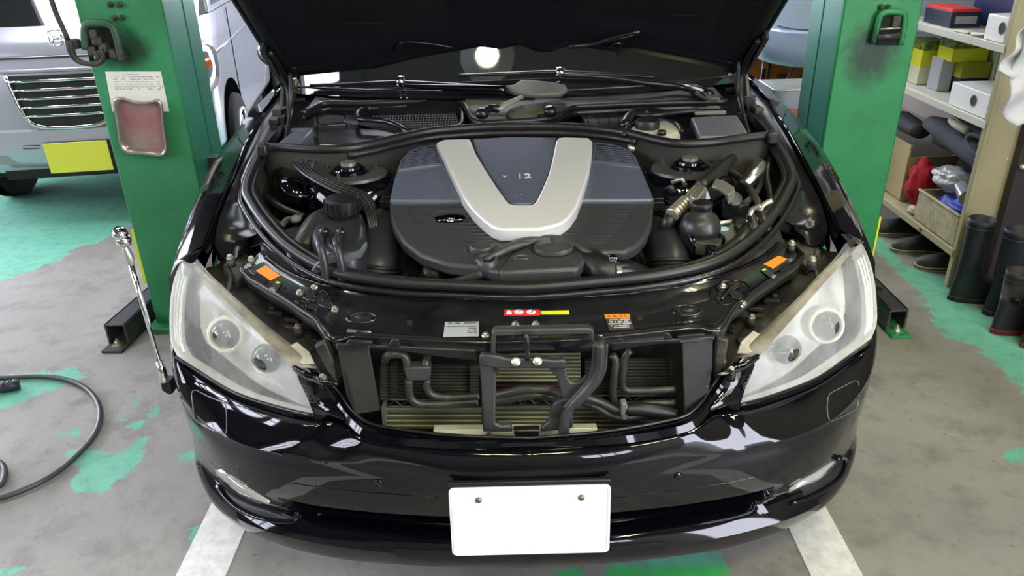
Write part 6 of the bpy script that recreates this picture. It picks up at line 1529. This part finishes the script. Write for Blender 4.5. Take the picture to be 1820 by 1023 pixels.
MB().tube([at(1364, 60, Y=4.3), at(1350, 180, Y=4.3), at(1346, 240, Y=4.3) * V(1, 1, 0)], .012, sm=1).build('pole_shaft', mat('pale_wood', (.5, .45, .33), .6), pk_, smooth=True)
MB().tube([at(1358, 122, Y=4.295), at(1355, 143, Y=4.295)], .0135, sm=1).build('tape_band', DARK, pk_)
st_ = thing('wooden_stick', 'pale stick leaning diagonally beside the orange cabinet louvres', 'stick', tuple(at(1380, 182, Y=4.1) * V(1, 1, 0)))
a_ = at(1415, 112, Y=4.15); b_ = at(1381, 180, Y=4.1); d = (b_ - a_); e_ = b_ + d * ((b_[2]) / -d[2])
MB().tube([a_, e_], .014, sm=1).build('stick_shaft', mat('pale_wood_b', (.48, .42, .30), .6), st_, smooth=True)
cn = thing('oil_can', 'square grey metal can with a red label standing behind the right green post', 'can', (1.38, 2.60, .42))
MB().box((1.38, 2.62, .60), (.24, .24, .36)).build('can_body', mat('can_grey', (.30, .32, .35), .35, metal=.4), cn, bevel=.006)
MB().box((1.38, 2.62, .783), (.245, .245, .012)).build('can_rim', ALU, cn, bevel=.003)
MB().box((1.385, 2.497, .63), (.12, .004, .13)).build('red_label', mat('faded_red', (.55, .10, .05), .5, var=.8, vcol=(.6, .4, .3), vscale=30), cn)
MB().box((1.385, 2.497, .53), (.11, .004, .05)).build('tan_label', mat('tan_label', (.5, .36, .2), .6), cn)
cb_ = thing('cardboard_box', 'brown cardboard box under the square grey can', 'box', (1.38, 2.62, 0))
MB().box((1.38, 2.62, .208), (.32, .28, .415)).build('box_body', mat('cardboard', (.36, .25, .14), .8), cb_, bevel=.004)
MB().box((1.38, 2.477, .36), (.3, .004, .06)).build('tape_strip', mat('box_tape', (.45, .34, .2), .3), cb_)
# ================================================================== shelving
sh = thing('shelving_unit', 'beige steel shelving unit along the right wall behind the right green post', 'shelving', (2.15, 2.35, 0))
for (x, y) in ((1.9705, 1.915), (1.9705, 2.83), (2.42, 1.915), (2.42, 2.83)):
    MB().box((x, y, 1.05), (.022, .03, 2.1)).build('upright', BEIGE, sh, bevel=.003)
MB().box((2.19, 1.905, 1.05), (.46, .006, 2.1)).build('end_panel', BEIGE, sh)
MB().box((2.435, 2.37, 1.05), (.006, .95, 2.1)).build('back_panel', WALLD, sh)
for z, m_ in ((.18, BEIGE), (.76, SHELFW), (1.065, SHELFW), (1.5, SHELFW)):
    MB().box((2.19, 2.375, z - .008), (.46, .93, .012)).box((1.957, 2.375, z - .016), (.006, .93, .032)).build('shelf_board', m_, sh, bevel=.002)
mb = MB().box((1.952, 2.2, .164), (.003, .02, .010)); mb.build('shelf_slot', DARK, sh)
for z in (.6, .9): MB().lathe((2.08, 1.90, z), [(.006, 0), (.005, .003), (.001, .004)], (0, -1, 0), 8).build('rivet', ALU, sh)
def box_thing(nm, label, cat, x0, x1, y0, y1, z0, z1, m, group=None, cap=None, label_m=None, face=None, rot=0):
    t = thing(nm, label, cat, ((x0 + x1) / 2, (y0 + y1) / 2, z0), group)
    c_ = V((x0 + x1) / 2, (y0 + y1) / 2, (z0 + z1) / 2)
    MB().box(c_, (x1 - x0, y1 - y0, z1 - z0)).build('carton', m, t, bevel=.002)
    if cap: MB().box((c_[0], c_[1], z1 - (z1 - z0) * .22), (x1 - x0 + .002, y1 - y0 + .002, (z1 - z0) * .40)).build('printed_band', cap, t)
    if label_m:
        MB().box((c_[0], y0 - .0015, c_[2]), ((x1 - x0) * .7, .002, (z1 - z0) * .5)).build('printed_panel', label_m, t)
    return t
CY = mat('yellow_carton', (.75, .78, .03), .5); CYD = mat('olive_carton', (.38, .40, .03), .6); CG = mat('dark_green_print', (.02, .07, .03), .5, var=1, vcol=(.4, .45, .05), vscale=60)
CW = mat('cream_carton', (.68, .70, .5), .6); CGR = mat('grey_carton', (.42, .44, .5), .5); CB = mat('navy_carton', (.015, .025, .06), .4); CR = mat('dark_red_carton', (.2, .03, .03), .5); CBR = mat('brown_black_carton', (.05, .03, .03), .6)
G1 = 'parts cartons on the middle shelf'
Z0 = .76
box_thing('parts_carton', 'cream carton at the bottom of the left yellow carton stack on the middle shelf', 'box', 2.03, 2.13, 2.66, 2.78, Z0, Z0 + .085, CW, G1)
box_thing('parts_carton', 'yellow carton in the middle of the left stack on the middle shelf', 'box', 2.03, 2.13, 2.66, 2.78, Z0 + .085, Z0 + .165, CY, G1)
box_thing('parts_carton', 'dark green and yellow printed carton topping the left stack on the middle shelf', 'box', 2.03, 2.13, 2.66, 2.78, Z0 + .165, Z0 + .215, CG, G1)
box_thing('parts_carton', 'upright grey carton between the two yellow stacks on the middle shelf', 'box', 2.05, 2.11, 2.50, 2.60, Z0, Z0 + .15, CGR, G1)
box_thing('parts_carton', 'navy carton with a silver curl print under the right yellow stack', 'box', 2.115, 2.25, 2.44, 2.58, Z0, Z0 + .07, CB, G1, label_m=CGR)
box_thing('parts_carton', 'olive carton with dark print under the brightest yellow one on the middle shelf', 'box', 2.115, 2.25, 2.44, 2.58, Z0 + .07, Z0 + .145, CYD, G1)
box_thing('parts_carton', 'bright yellow carton near the top of the right stack on the middle shelf', 'box', 2.06, 2.23, 2.45, 2.58, Z0 + .145, Z0 + .205, CY, G1)
ft_ = box_thing('parts_carton', 'yellow carton lettered FILTER on its dark green side, top of the right stack', 'box', 2.06, 2.23, 2.45, 2.58, Z0 + .205, Z0 + .25, CG, G1)
text('carton_lettering', 'FILTER', (2.145, 2.448, Z0 + .228), .034, CY, ft_, [V(1, 0, 0), V(0, 0, 1), V(0, -1, 0)], .0004)
box_thing('parts_carton', 'narrow cream carton standing right of the yellow stacks', 'box', 2.26, 2.30, 2.42, 2.6, Z0, Z0 + .24, CW, G1)
box_thing('parts_carton', 'dark red carton stacked behind the lower white file box', 'box', 2.26, 2.40, 2.12, 2.26, Z0 + .10, Z0 + .20, CR, G1, label_m=CBR)
box_thing('parts_carton', 'black carton with a pale green and white strip behind the lower white file box', 'box', 2.22, 2.40, 2.12, 2.28, Z0, Z0 + .10, CB, G1, label_m=mat('mint_strip', (.4, .5, .4), .5))
box_thing('parts_carton', 'brown black carton beside the near end of the middle shelf', 'box', 2.24, 2.40, 1.94, 2.1, Z0, Z0 + .19, CBR, G1, label_m=CR)
def filebox(label, y0, y1, z, hole):
    t = thing('file_box', label, 'file box', (2.06, (y0 + y1) / 2, z), 'white file boxes lying on the shelves')
    MB().box((2.07, (y0 + y1) / 2, z + .05), (.20, y1 - y0, .10)).build('file_case', WHITE, t, bevel=.004)
    MB().lathe((1.9705, hole, z + .055), [(.024, 0), (.024, .001), (.001, .001)], (-1, 0, 0), 20, 1, 1).build('finger_hole', mat('hole_shade', (.05, .04, .03), .8), t)
    MB().lathe((1.9705, hole, z + .055), [(.026, 0), (.026, .002), (.023, .002), (.023, .0)], (-1, 0, 0), 20).build('hole_rim', ALU, t)
filebox('white file box with a round finger hole on the middle shelf', 1.94, 2.24, Z0, 2.05)
filebox('white file box with a round finger hole on the upper shelf', 1.945, 2.09, 1.065, 1.975)
pp = thing('paper_stack', 'few crumpled papers and wrappers on the upper shelf near the file box', 'papers', (2.02, 2.2, 1.066))
for k, (x, y, r) in enumerate(((2.0, 2.28, .2), (2.03, 2.2, .6), (2.0, 2.14, 1.0))):
    MB().box((x, y, 1.068 + k * .004), (.06, .10, .003), r).build('sheet', (PAPER, INKG, PAPER)[k], pp)
box_thing('parts_carton', 'black carton with a red lid on the upper shelf beside the right green post', 'box', 2.0, 2.14, 2.42, 2.66, 1.065, 1.13, CB, 'things on the upper shelf', label_m=INKG)
box_thing('parts_carton', 'flat red and white carton lying on the black one on the upper shelf', 'box', 2.0, 2.13, 2.42, 2.66, 1.13, 1.145, REDS, 'things on the upper shelf')
BB = mat('navy_bin', (.012, .025, .10), .4); BL = mat('bright_blue', (.06, .22, .65), .4)
t = thing('blue_crate', 'dark blue plastic crate on the upper shelf behind the papers', 'crate', (2.28, 2.3, 1.065), None)
MB().box((2.28, 2.32, 1.17), (.20, .52, .2)).build('crate_body', BB, t, bevel=.01); MB().box((2.176, 2.18, 1.17), (.006, .035, .2)).build('crate_strap', BL, t)
box_thing('parts_carton', 'brown carton above the dark blue crate', 'box', 2.2, 2.4, 1.95, 2.3, 1.275, 1.36, mat('mauve_carton', (.25, .18, .2), .6), 'things on the upper shelf')
# lower compartment: grey covers, yellow pouch, glove, open carton with rags
GF_ = mat('grey_felt', (.075, .08, .10), .95, bump=.5, bscale=120, var=.5, vcol=(.12, .12, .14), vscale=30)
def soft(nm, label, cat, pts, r, m, flat=.6, part='cloth_body', group=None):
    c_ = np.mean([np.array(p) for p in pts], 0); t = thing(nm, label, cat, (c_[0], c_[1], min(p[2] for p in pts) - .03), group)
    MB().tube([np.array(p, float) for p in pts], r, res=16, sm=6, flat=flat).build(part, m, t, smooth=True)
    return t
bgm = thing('bag', 'flat black bag lying under the grey seat cover', 'bag', (2.2, 2.3, .48))
MB().box((2.29, 2.40, .47), (.22, .60, .05)).build('bag_body', mat('black_fabric', (.02, .02, .022), .8, bump=.3, bscale=90), bgm, bevel=.03)
MB().box((2.31, 2.28, .31), (.19, .42, .26)).build('bag_base', mat('black_fabric_b', (.012, .012, .013), .9), bgm, bevel=.03)
MB().tube([V(2.18, 2.15, .497), V(2.18, 2.4, .497), V(2.18, 2.64, .497)], .004).build('zip', ALU, bgm)
soft('seat_cover', 'thick dark grey felt seat cover folded over the lower shelf', 'cover', [(2.05, 2.48, .61), (2.05, 2.38, .61), (2.07, 2.22, .585), (2.07, 2.06, .56), (2.08, 1.97, .53)], [.045, .065, .07, .065, .05], GF_, .8)
soft('dark_case', 'dark grey case with zips beside the right green post', 'case', [(2.05, 2.78, .56), (2.05, 2.66, .55), (2.05, 2.56, .545)], [.06, .06, .05], mat('charcoal_fabric', (.03, .03, .035), .7), .7)
yp = soft('yellow_pouch', 'mustard yellow pouch tucked behind the grey seat cover', 'pouch', [(2.18, 2.48, .67), (2.18, 2.40, .665), (2.18, 2.28, .65)], [.045, .055, .045], mat('mustard', (.30, .28, .02), .6), .8)
gl = soft('work_glove', 'grey work glove with a white thumb on the grey seat cover', 'glove', [(2.06, 2.12, .685), (2.08, 2.04, .675), (2.10, 1.97, .65)], [.04, .055, .05], mat('grey_knit', (.11, .12, .15), .9), .6)
MB().tube([V(2.0, 2.24, .685), V(2.0, 2.18, .675), V(2.02, 2.12, .665)], [.014, .018, .02], sm=5).build('glove_thumb', mat('white_knit', (.6, .6, .5), .9), gl, smooth=True)
MB().tube([V(1.985, 2.06, .64), V(1.98, 2.0, .61), V(1.99, 1.95, .60), V(2.0, 1.93, .64), V(2.0, 1.99, .67), V(1.99, 2.05, .665)], .011, sm=5, closed=True).build('glove_cuff', GF_, gl, smooth=True)
oc = thing('open_carton', 'open cardboard carton with rags behind the right green post', 'box', (2.15, 2.5, .18))
CBD = mat('tan_cardboard', (.46, .38, .2), .8)
MB().box((2.02, 2.66, .33), (.010, .20, .29)).build('carton_wall', CBD, oc); MB().box((2.18, 2.56, .30), (.34, .010, .23)).build('carton_wall', CBD, oc)
RED = mat('red_rag', (.38, .01, .025), .9, bump=.3, bscale=60)
PLB = mat('clear_plastic_film', (.65, .67, .7), .12, alpha=.6, coat=1, bump=.9, bscale=18, bdist=.03)
def blob(nm, label, cat, c_, r, m, seed, part='bag_film', amp=.3):
    t = thing(nm, label, cat, tuple(V(*c_) - V(0, 0, r[2])))
    bm = bmesh.new(); bmesh.ops.create_icosphere(bm, subdivisions=4, radius=1); rr_ = random.Random(seed)
    from mathutils import noise
    for v in bm.verts:
        k = 1 + amp * noise.noise(v.co * 2.2 + Vector((seed, 0, 0))) + amp * .5 * noise.noise(v.co * 6 + Vector((0, seed, 0)))
        v.co = Vector((v.co.x * r[0] * k, v.co.y * r[1] * k, max(v.co.z * r[2] * k, -r[2])))
    me = bpy.data.meshes.new(part); bm.to_mesh(me); bm.free()
    for p in me.polygons: p.use_smooth = True
    o = bpy.data.objects.new(part, me); COL.objects.link(o); me.materials.append(m); o.parent = t; ORG[o.name] = ORG[t.name]; o.location = (0, 0, r[2])
    return t
blob('red_rag', 'crumpled red rag at the left end of the lower shelf', 'rag', (2.05, 2.455, .31), (.06, .075, .12), RED, 12, 'cloth_body', .3)
blob('plastic_bag', 'clear crinkled plastic bag over dark things on the lower shelf', 'plastic bag', (2.07, 2.235, .405), (.08, .105, .055), PLB, 3)
blob('dark_bundle', 'black bundle beside the clear plastic bag in the shelf compartment', 'bundle', (2.14, 1.99, .395), (.04, .045, .04), mat('black_cloth', (.012, .012, .014), .8), 5, 'cloth_body')
crt = thing('beige_crate', 'stained beige plastic crate on the lowest shelf next to the upright', 'crate', (2.08, 2.12, .18))
CRM = mat('stained_beige_plastic', (.50, .45, .26), .5, var=.8, vcol=(.25, .23, .16), vscale=22)
MB().box((1.972, 2.13, .257), (.006, .36, .145)).box((2.2, 2.13, .257), (.006, .36, .145)).box((2.086, 1.952, .257), (.23, .006, .145)).box((2.086, 2.308, .257), (.23, .006, .145)).box((2.086, 2.13, .187), (.23, .36, .006)).build('crate_walls', CRM, crt)
MB().box((1.97, 2.13, .328), (.014, .37, .010)).box((2.086, 1.95, .328), (.24, .014, .010)).build('crate_rim', CRM, crt, bevel=.002)
blob('blue_cloth', 'bright blue cloth bundle inside the beige crate', 'cloth', (2.075, 2.12, .285), (.075, .125, .07), mat('royal_blue', (.01, .04, .38), .5), 8, 'cloth_body')
tube_t = thing('plastic_roll', 'roll of clear tubing lying on the blue cloth in the crate', 'roll', (2.03, 2.06, .30))
MB().lathe((2.03, 2.05, .400), [(.020, -.06), (.034, -.06), (.036, .06), (.022, .06)], (-.3, -1, -.1), 22).build('roll_body', mat('cloudy_roll', (.25, .27, .32), .2, coat=1), tube_t, smooth=True, sharp=40)
blob('white_rag', 'white rag lying at the shelf edge left of the beige crate', 'rag', (2.0, 2.37, .200), (.03, .04, .02), mat('dirty_white_cloth', (.5, .48, .38), .9), 9, 'cloth_body')
# shoes beneath
SOLE = mat('pale_sole', (.33, .29, .21), .6); SHOE = mat('black_shoe', (.015, .015, .015), .6)
def shoe(label, x, y, rot):
    t = thing('work_shoe', label, 'shoe', (0, 0, 0), 'shoes under the lowest shelf')
    out = [(0.0, -.04), (.06, -.042), (.14, -.048), (.21, -.045), (.255, -.02), (.262, .005), (.25, .03), (.2, .045), (.13, .036), (.06, .036), (0, .035), (-.02, 0)]
    P = cr([V(a_, b_, 0) for a_, b_ in out], 36, True)
    MB().prism(P, V(0, 0, .022)).build('sole', SOLE, t, bevel=.003)
    MB().tube([p * V(1, 1, 1) + V(0, 0, .012) for p in P], .003, sm=1, res=6, closed=True).build('sole_groove', SHOE, t)
    def R_(k, z, sh=0): return [V(.11 + (p[0] - .11) * k + sh, p[1] * k, z) for p in P]
    mb = MB().grid([r + r[:1] for r in (R_(.97, .022), R_(.96, .04), R_(.86, .058, -.01), R_(.66, .075, -.04), R_(.50, .09, -.07), R_(.44, .09, -.07), R_(.42, .06, -.07))])
    mb.build('upper', SHOE, t, smooth=True, merge=True)
    t.location = (x, y, 0); t.rotation_euler = (0, 0, rot); return t
shoe('black shoe with pale sole under the shelf, nearest to the upright', 2.17, 2.06, math.radians(165))
shoe('black shoe with pale sole under the shelf, middle of the three', 2.15, 2.28, math.radians(168))
shoe('black shoe under the shelf, closest to the right green post', 2.14, 2.52, math.radians(170))
# rubber boots
BOOT = mat('black_rubber_boot', (.008, .012, .018), .55, bump=.2, bscale=50); BOOT2 = mat('dull_black_boot', (.016, .014, .018), .6, bump=.4, bscale=30); SOLR = mat('dark_red_sole', (.12, .012, .018), .6)
def boot(label, x, y, rot, h, r, m, sm_, grp):
    t = thing('rubber_boot', label, 'boot', (0, 0, 0), grp)
    secs = []
    def ring(cx, cz, rx, ry, tilt=0, n=24):
        return [V(cx + rx * math.cos(2 * math.pi * k / n), ry * math.sin(2 * math.pi * k / n), cz + tilt * math.cos(2 * math.pi * k / n)) for k in range(n)]
    secs = [ring(.075, .018, .135, .045), ring(.075, .05, .135, .046), ring(.06, .085, .115, .044, -.012), ring(.02, .12, .07, .044, -.02), ring(.0, .17, .052, .046, -.005), ring(0, h * .55, r * .95, r * .9), ring(0, h - .02, r, r), ring(0, h, r * 1.03, r * 1.03), ring(0, h, r * .95, r * .95), ring(0, h - .12, r * .85, r * .85)]
    MB().grid([q + q[:1] for q in secs]).build('boot_shaft', m, t, smooth=True, merge=True)
    MB().prism(ring(0, h - .10, r * .86, r * .86), V(0, 0, -.005)).build('boot_lining', DARK, t)
    MB().prism(cr(ring(.075, 0, .14, .05)[::2], 28, True), V(0, 0, .022)).build('boot_sole', sm_, t, bevel=.003)
    MB().tube(ring(0, h - .035, r * 1.0, r * 1.0), .003, sm=1, closed=True, res=6).build('top_band', m, t)
    t.location = (x, y, 0); t.rotation_euler = (0, 0, rot); return t
boot('tall black rubber boot left of its pair, standing by the beige upright', 1.965, 1.78, math.radians(-5), .38, .052, BOOT, BOOT, 'tall black rubber boots')
boot('tall black rubber boot right of its pair, before the dark door panel', 2.04, 1.64, math.radians(-5), .385, .056, BOOT, BOOT, 'tall black rubber boots')
boot('shorter dull boot with dark red sole, left of the front pair', 1.98, 1.49, math.radians(10), .27, .05, BOOT2, SOLR, 'short boots with red soles')
boot('shorter dull boot with dark red sole at the right picture edge', 2.03, 1.37, math.radians(10), .27, .052, BOOT2, SOLR, 'short boots with red soles')
lk = thing('door_panel', 'dark brown door panel at the right edge leaning on the shelving end', 'door panel', (2.5, 1.876, 0))
LKM = mat('dark_locker', (.03, .022, .028), .5)
MB().box((2.50, 1.876, 1.0), (.80, .038, 2.0)).build('door_leaf', LKM, lk, bevel=.004)
MB().lathe((2.118, 1.856, .58), [(.012, 0), (.012, .02), (.001, .022)], (0, -1, 0), 12).build('door_knob', ALU, lk, smooth=True)
# white cloth hanging at the right edge
ct = thing('white_cloth', 'white cloth hanging in folds at the upper right edge', 'cloth', (1.98, 1.70, .85))
CL = mat('white_cotton', (.66, .67, .70), .9)
def cloth(outl, Y, nm):
    P = [at(x, y, Y=Y) for x, y in outl]
    top = cr(P[:len(P) // 2], 18); bot = cr(P[len(P) // 2:][::-1], 18); g = []
    for i in range(14):
        t_ = i / 13; row = []
        for j in range(18):
            p = top[j] * (1 - t_) + bot[j] * t_; row.append(p + V(0, .018 * math.sin(j * .9 + i * .3) - .02, 0))
        g.append(row)
    MB().grid(g).build(nm, CL, ct, smooth=True, solid=.006)
cloth([(1840, -10), (1825, 30), (1800, 75), (1771, 124), (1800, 146), (1822, 100), (1836, 60), (1846, -10)], 1.72, 'cloth_fold')
cloth([(1830, 20), (1806, 90), (1790, 150), (1781, 200), (1790, 217), (1803, 222), (1838, 195), (1845, 150), (1850, 90), (1850, 20)], 1.70, 'cloth_fold')
# ================================================================== air hose on the floor
HOSE = mat('black_hose', (.035, .035, .032), .45)
ho = thing('air_hose', 'thin black hose looping over the grey and green floor at left', 'hose', tuple(at(100, 760, Z=0)))
hz = .012
MB().tube([at(x, y, Z=hz) for x, y in ((-60, 676), (-20, 672), (20, 671), (60, 669), (100, 671), (132, 679), (158, 694), (174, 716), (178, 742), (168, 772), (145, 800), (110, 832), (70, 857), (30, 874), (0, 884), (-60, 895), (-130, 870), (-190, 800), (-170, 720))], .0095, sm=8, res=8, closed=True).build('hose_loop', HOSE, ho, smooth=True)
MB().tube([at(x, y, Z=hz) for x, y in ((-45, 815), (0, 822), (8, 835), (6, 852), (0, 862), (-45, 872), (-90, 845))], .0095, sm=8, res=8, closed=True).build('hose_loop', HOSE, ho, smooth=True)
mb = MB().tube([at(-60, 693, Z=.022), at(-20, 690, Z=.022), at(10, 687, Z=.022), at(34, 682, Z=.022)], [.010, .019, .021, .020], sm=2, res=12)
mb.build('hose_coupling', mat('blue_black_grip', (.015, .02, .04), .4), ho, smooth=True)
for k in range(3): MB().lathe(at(8 + k * 10, 687 - k * 2, Z=.022), [(.0225, -.004), (.0225, .004)], (.99, .08, 0), 14).build('grip_ring', RUBBER, ho, smooth=True)
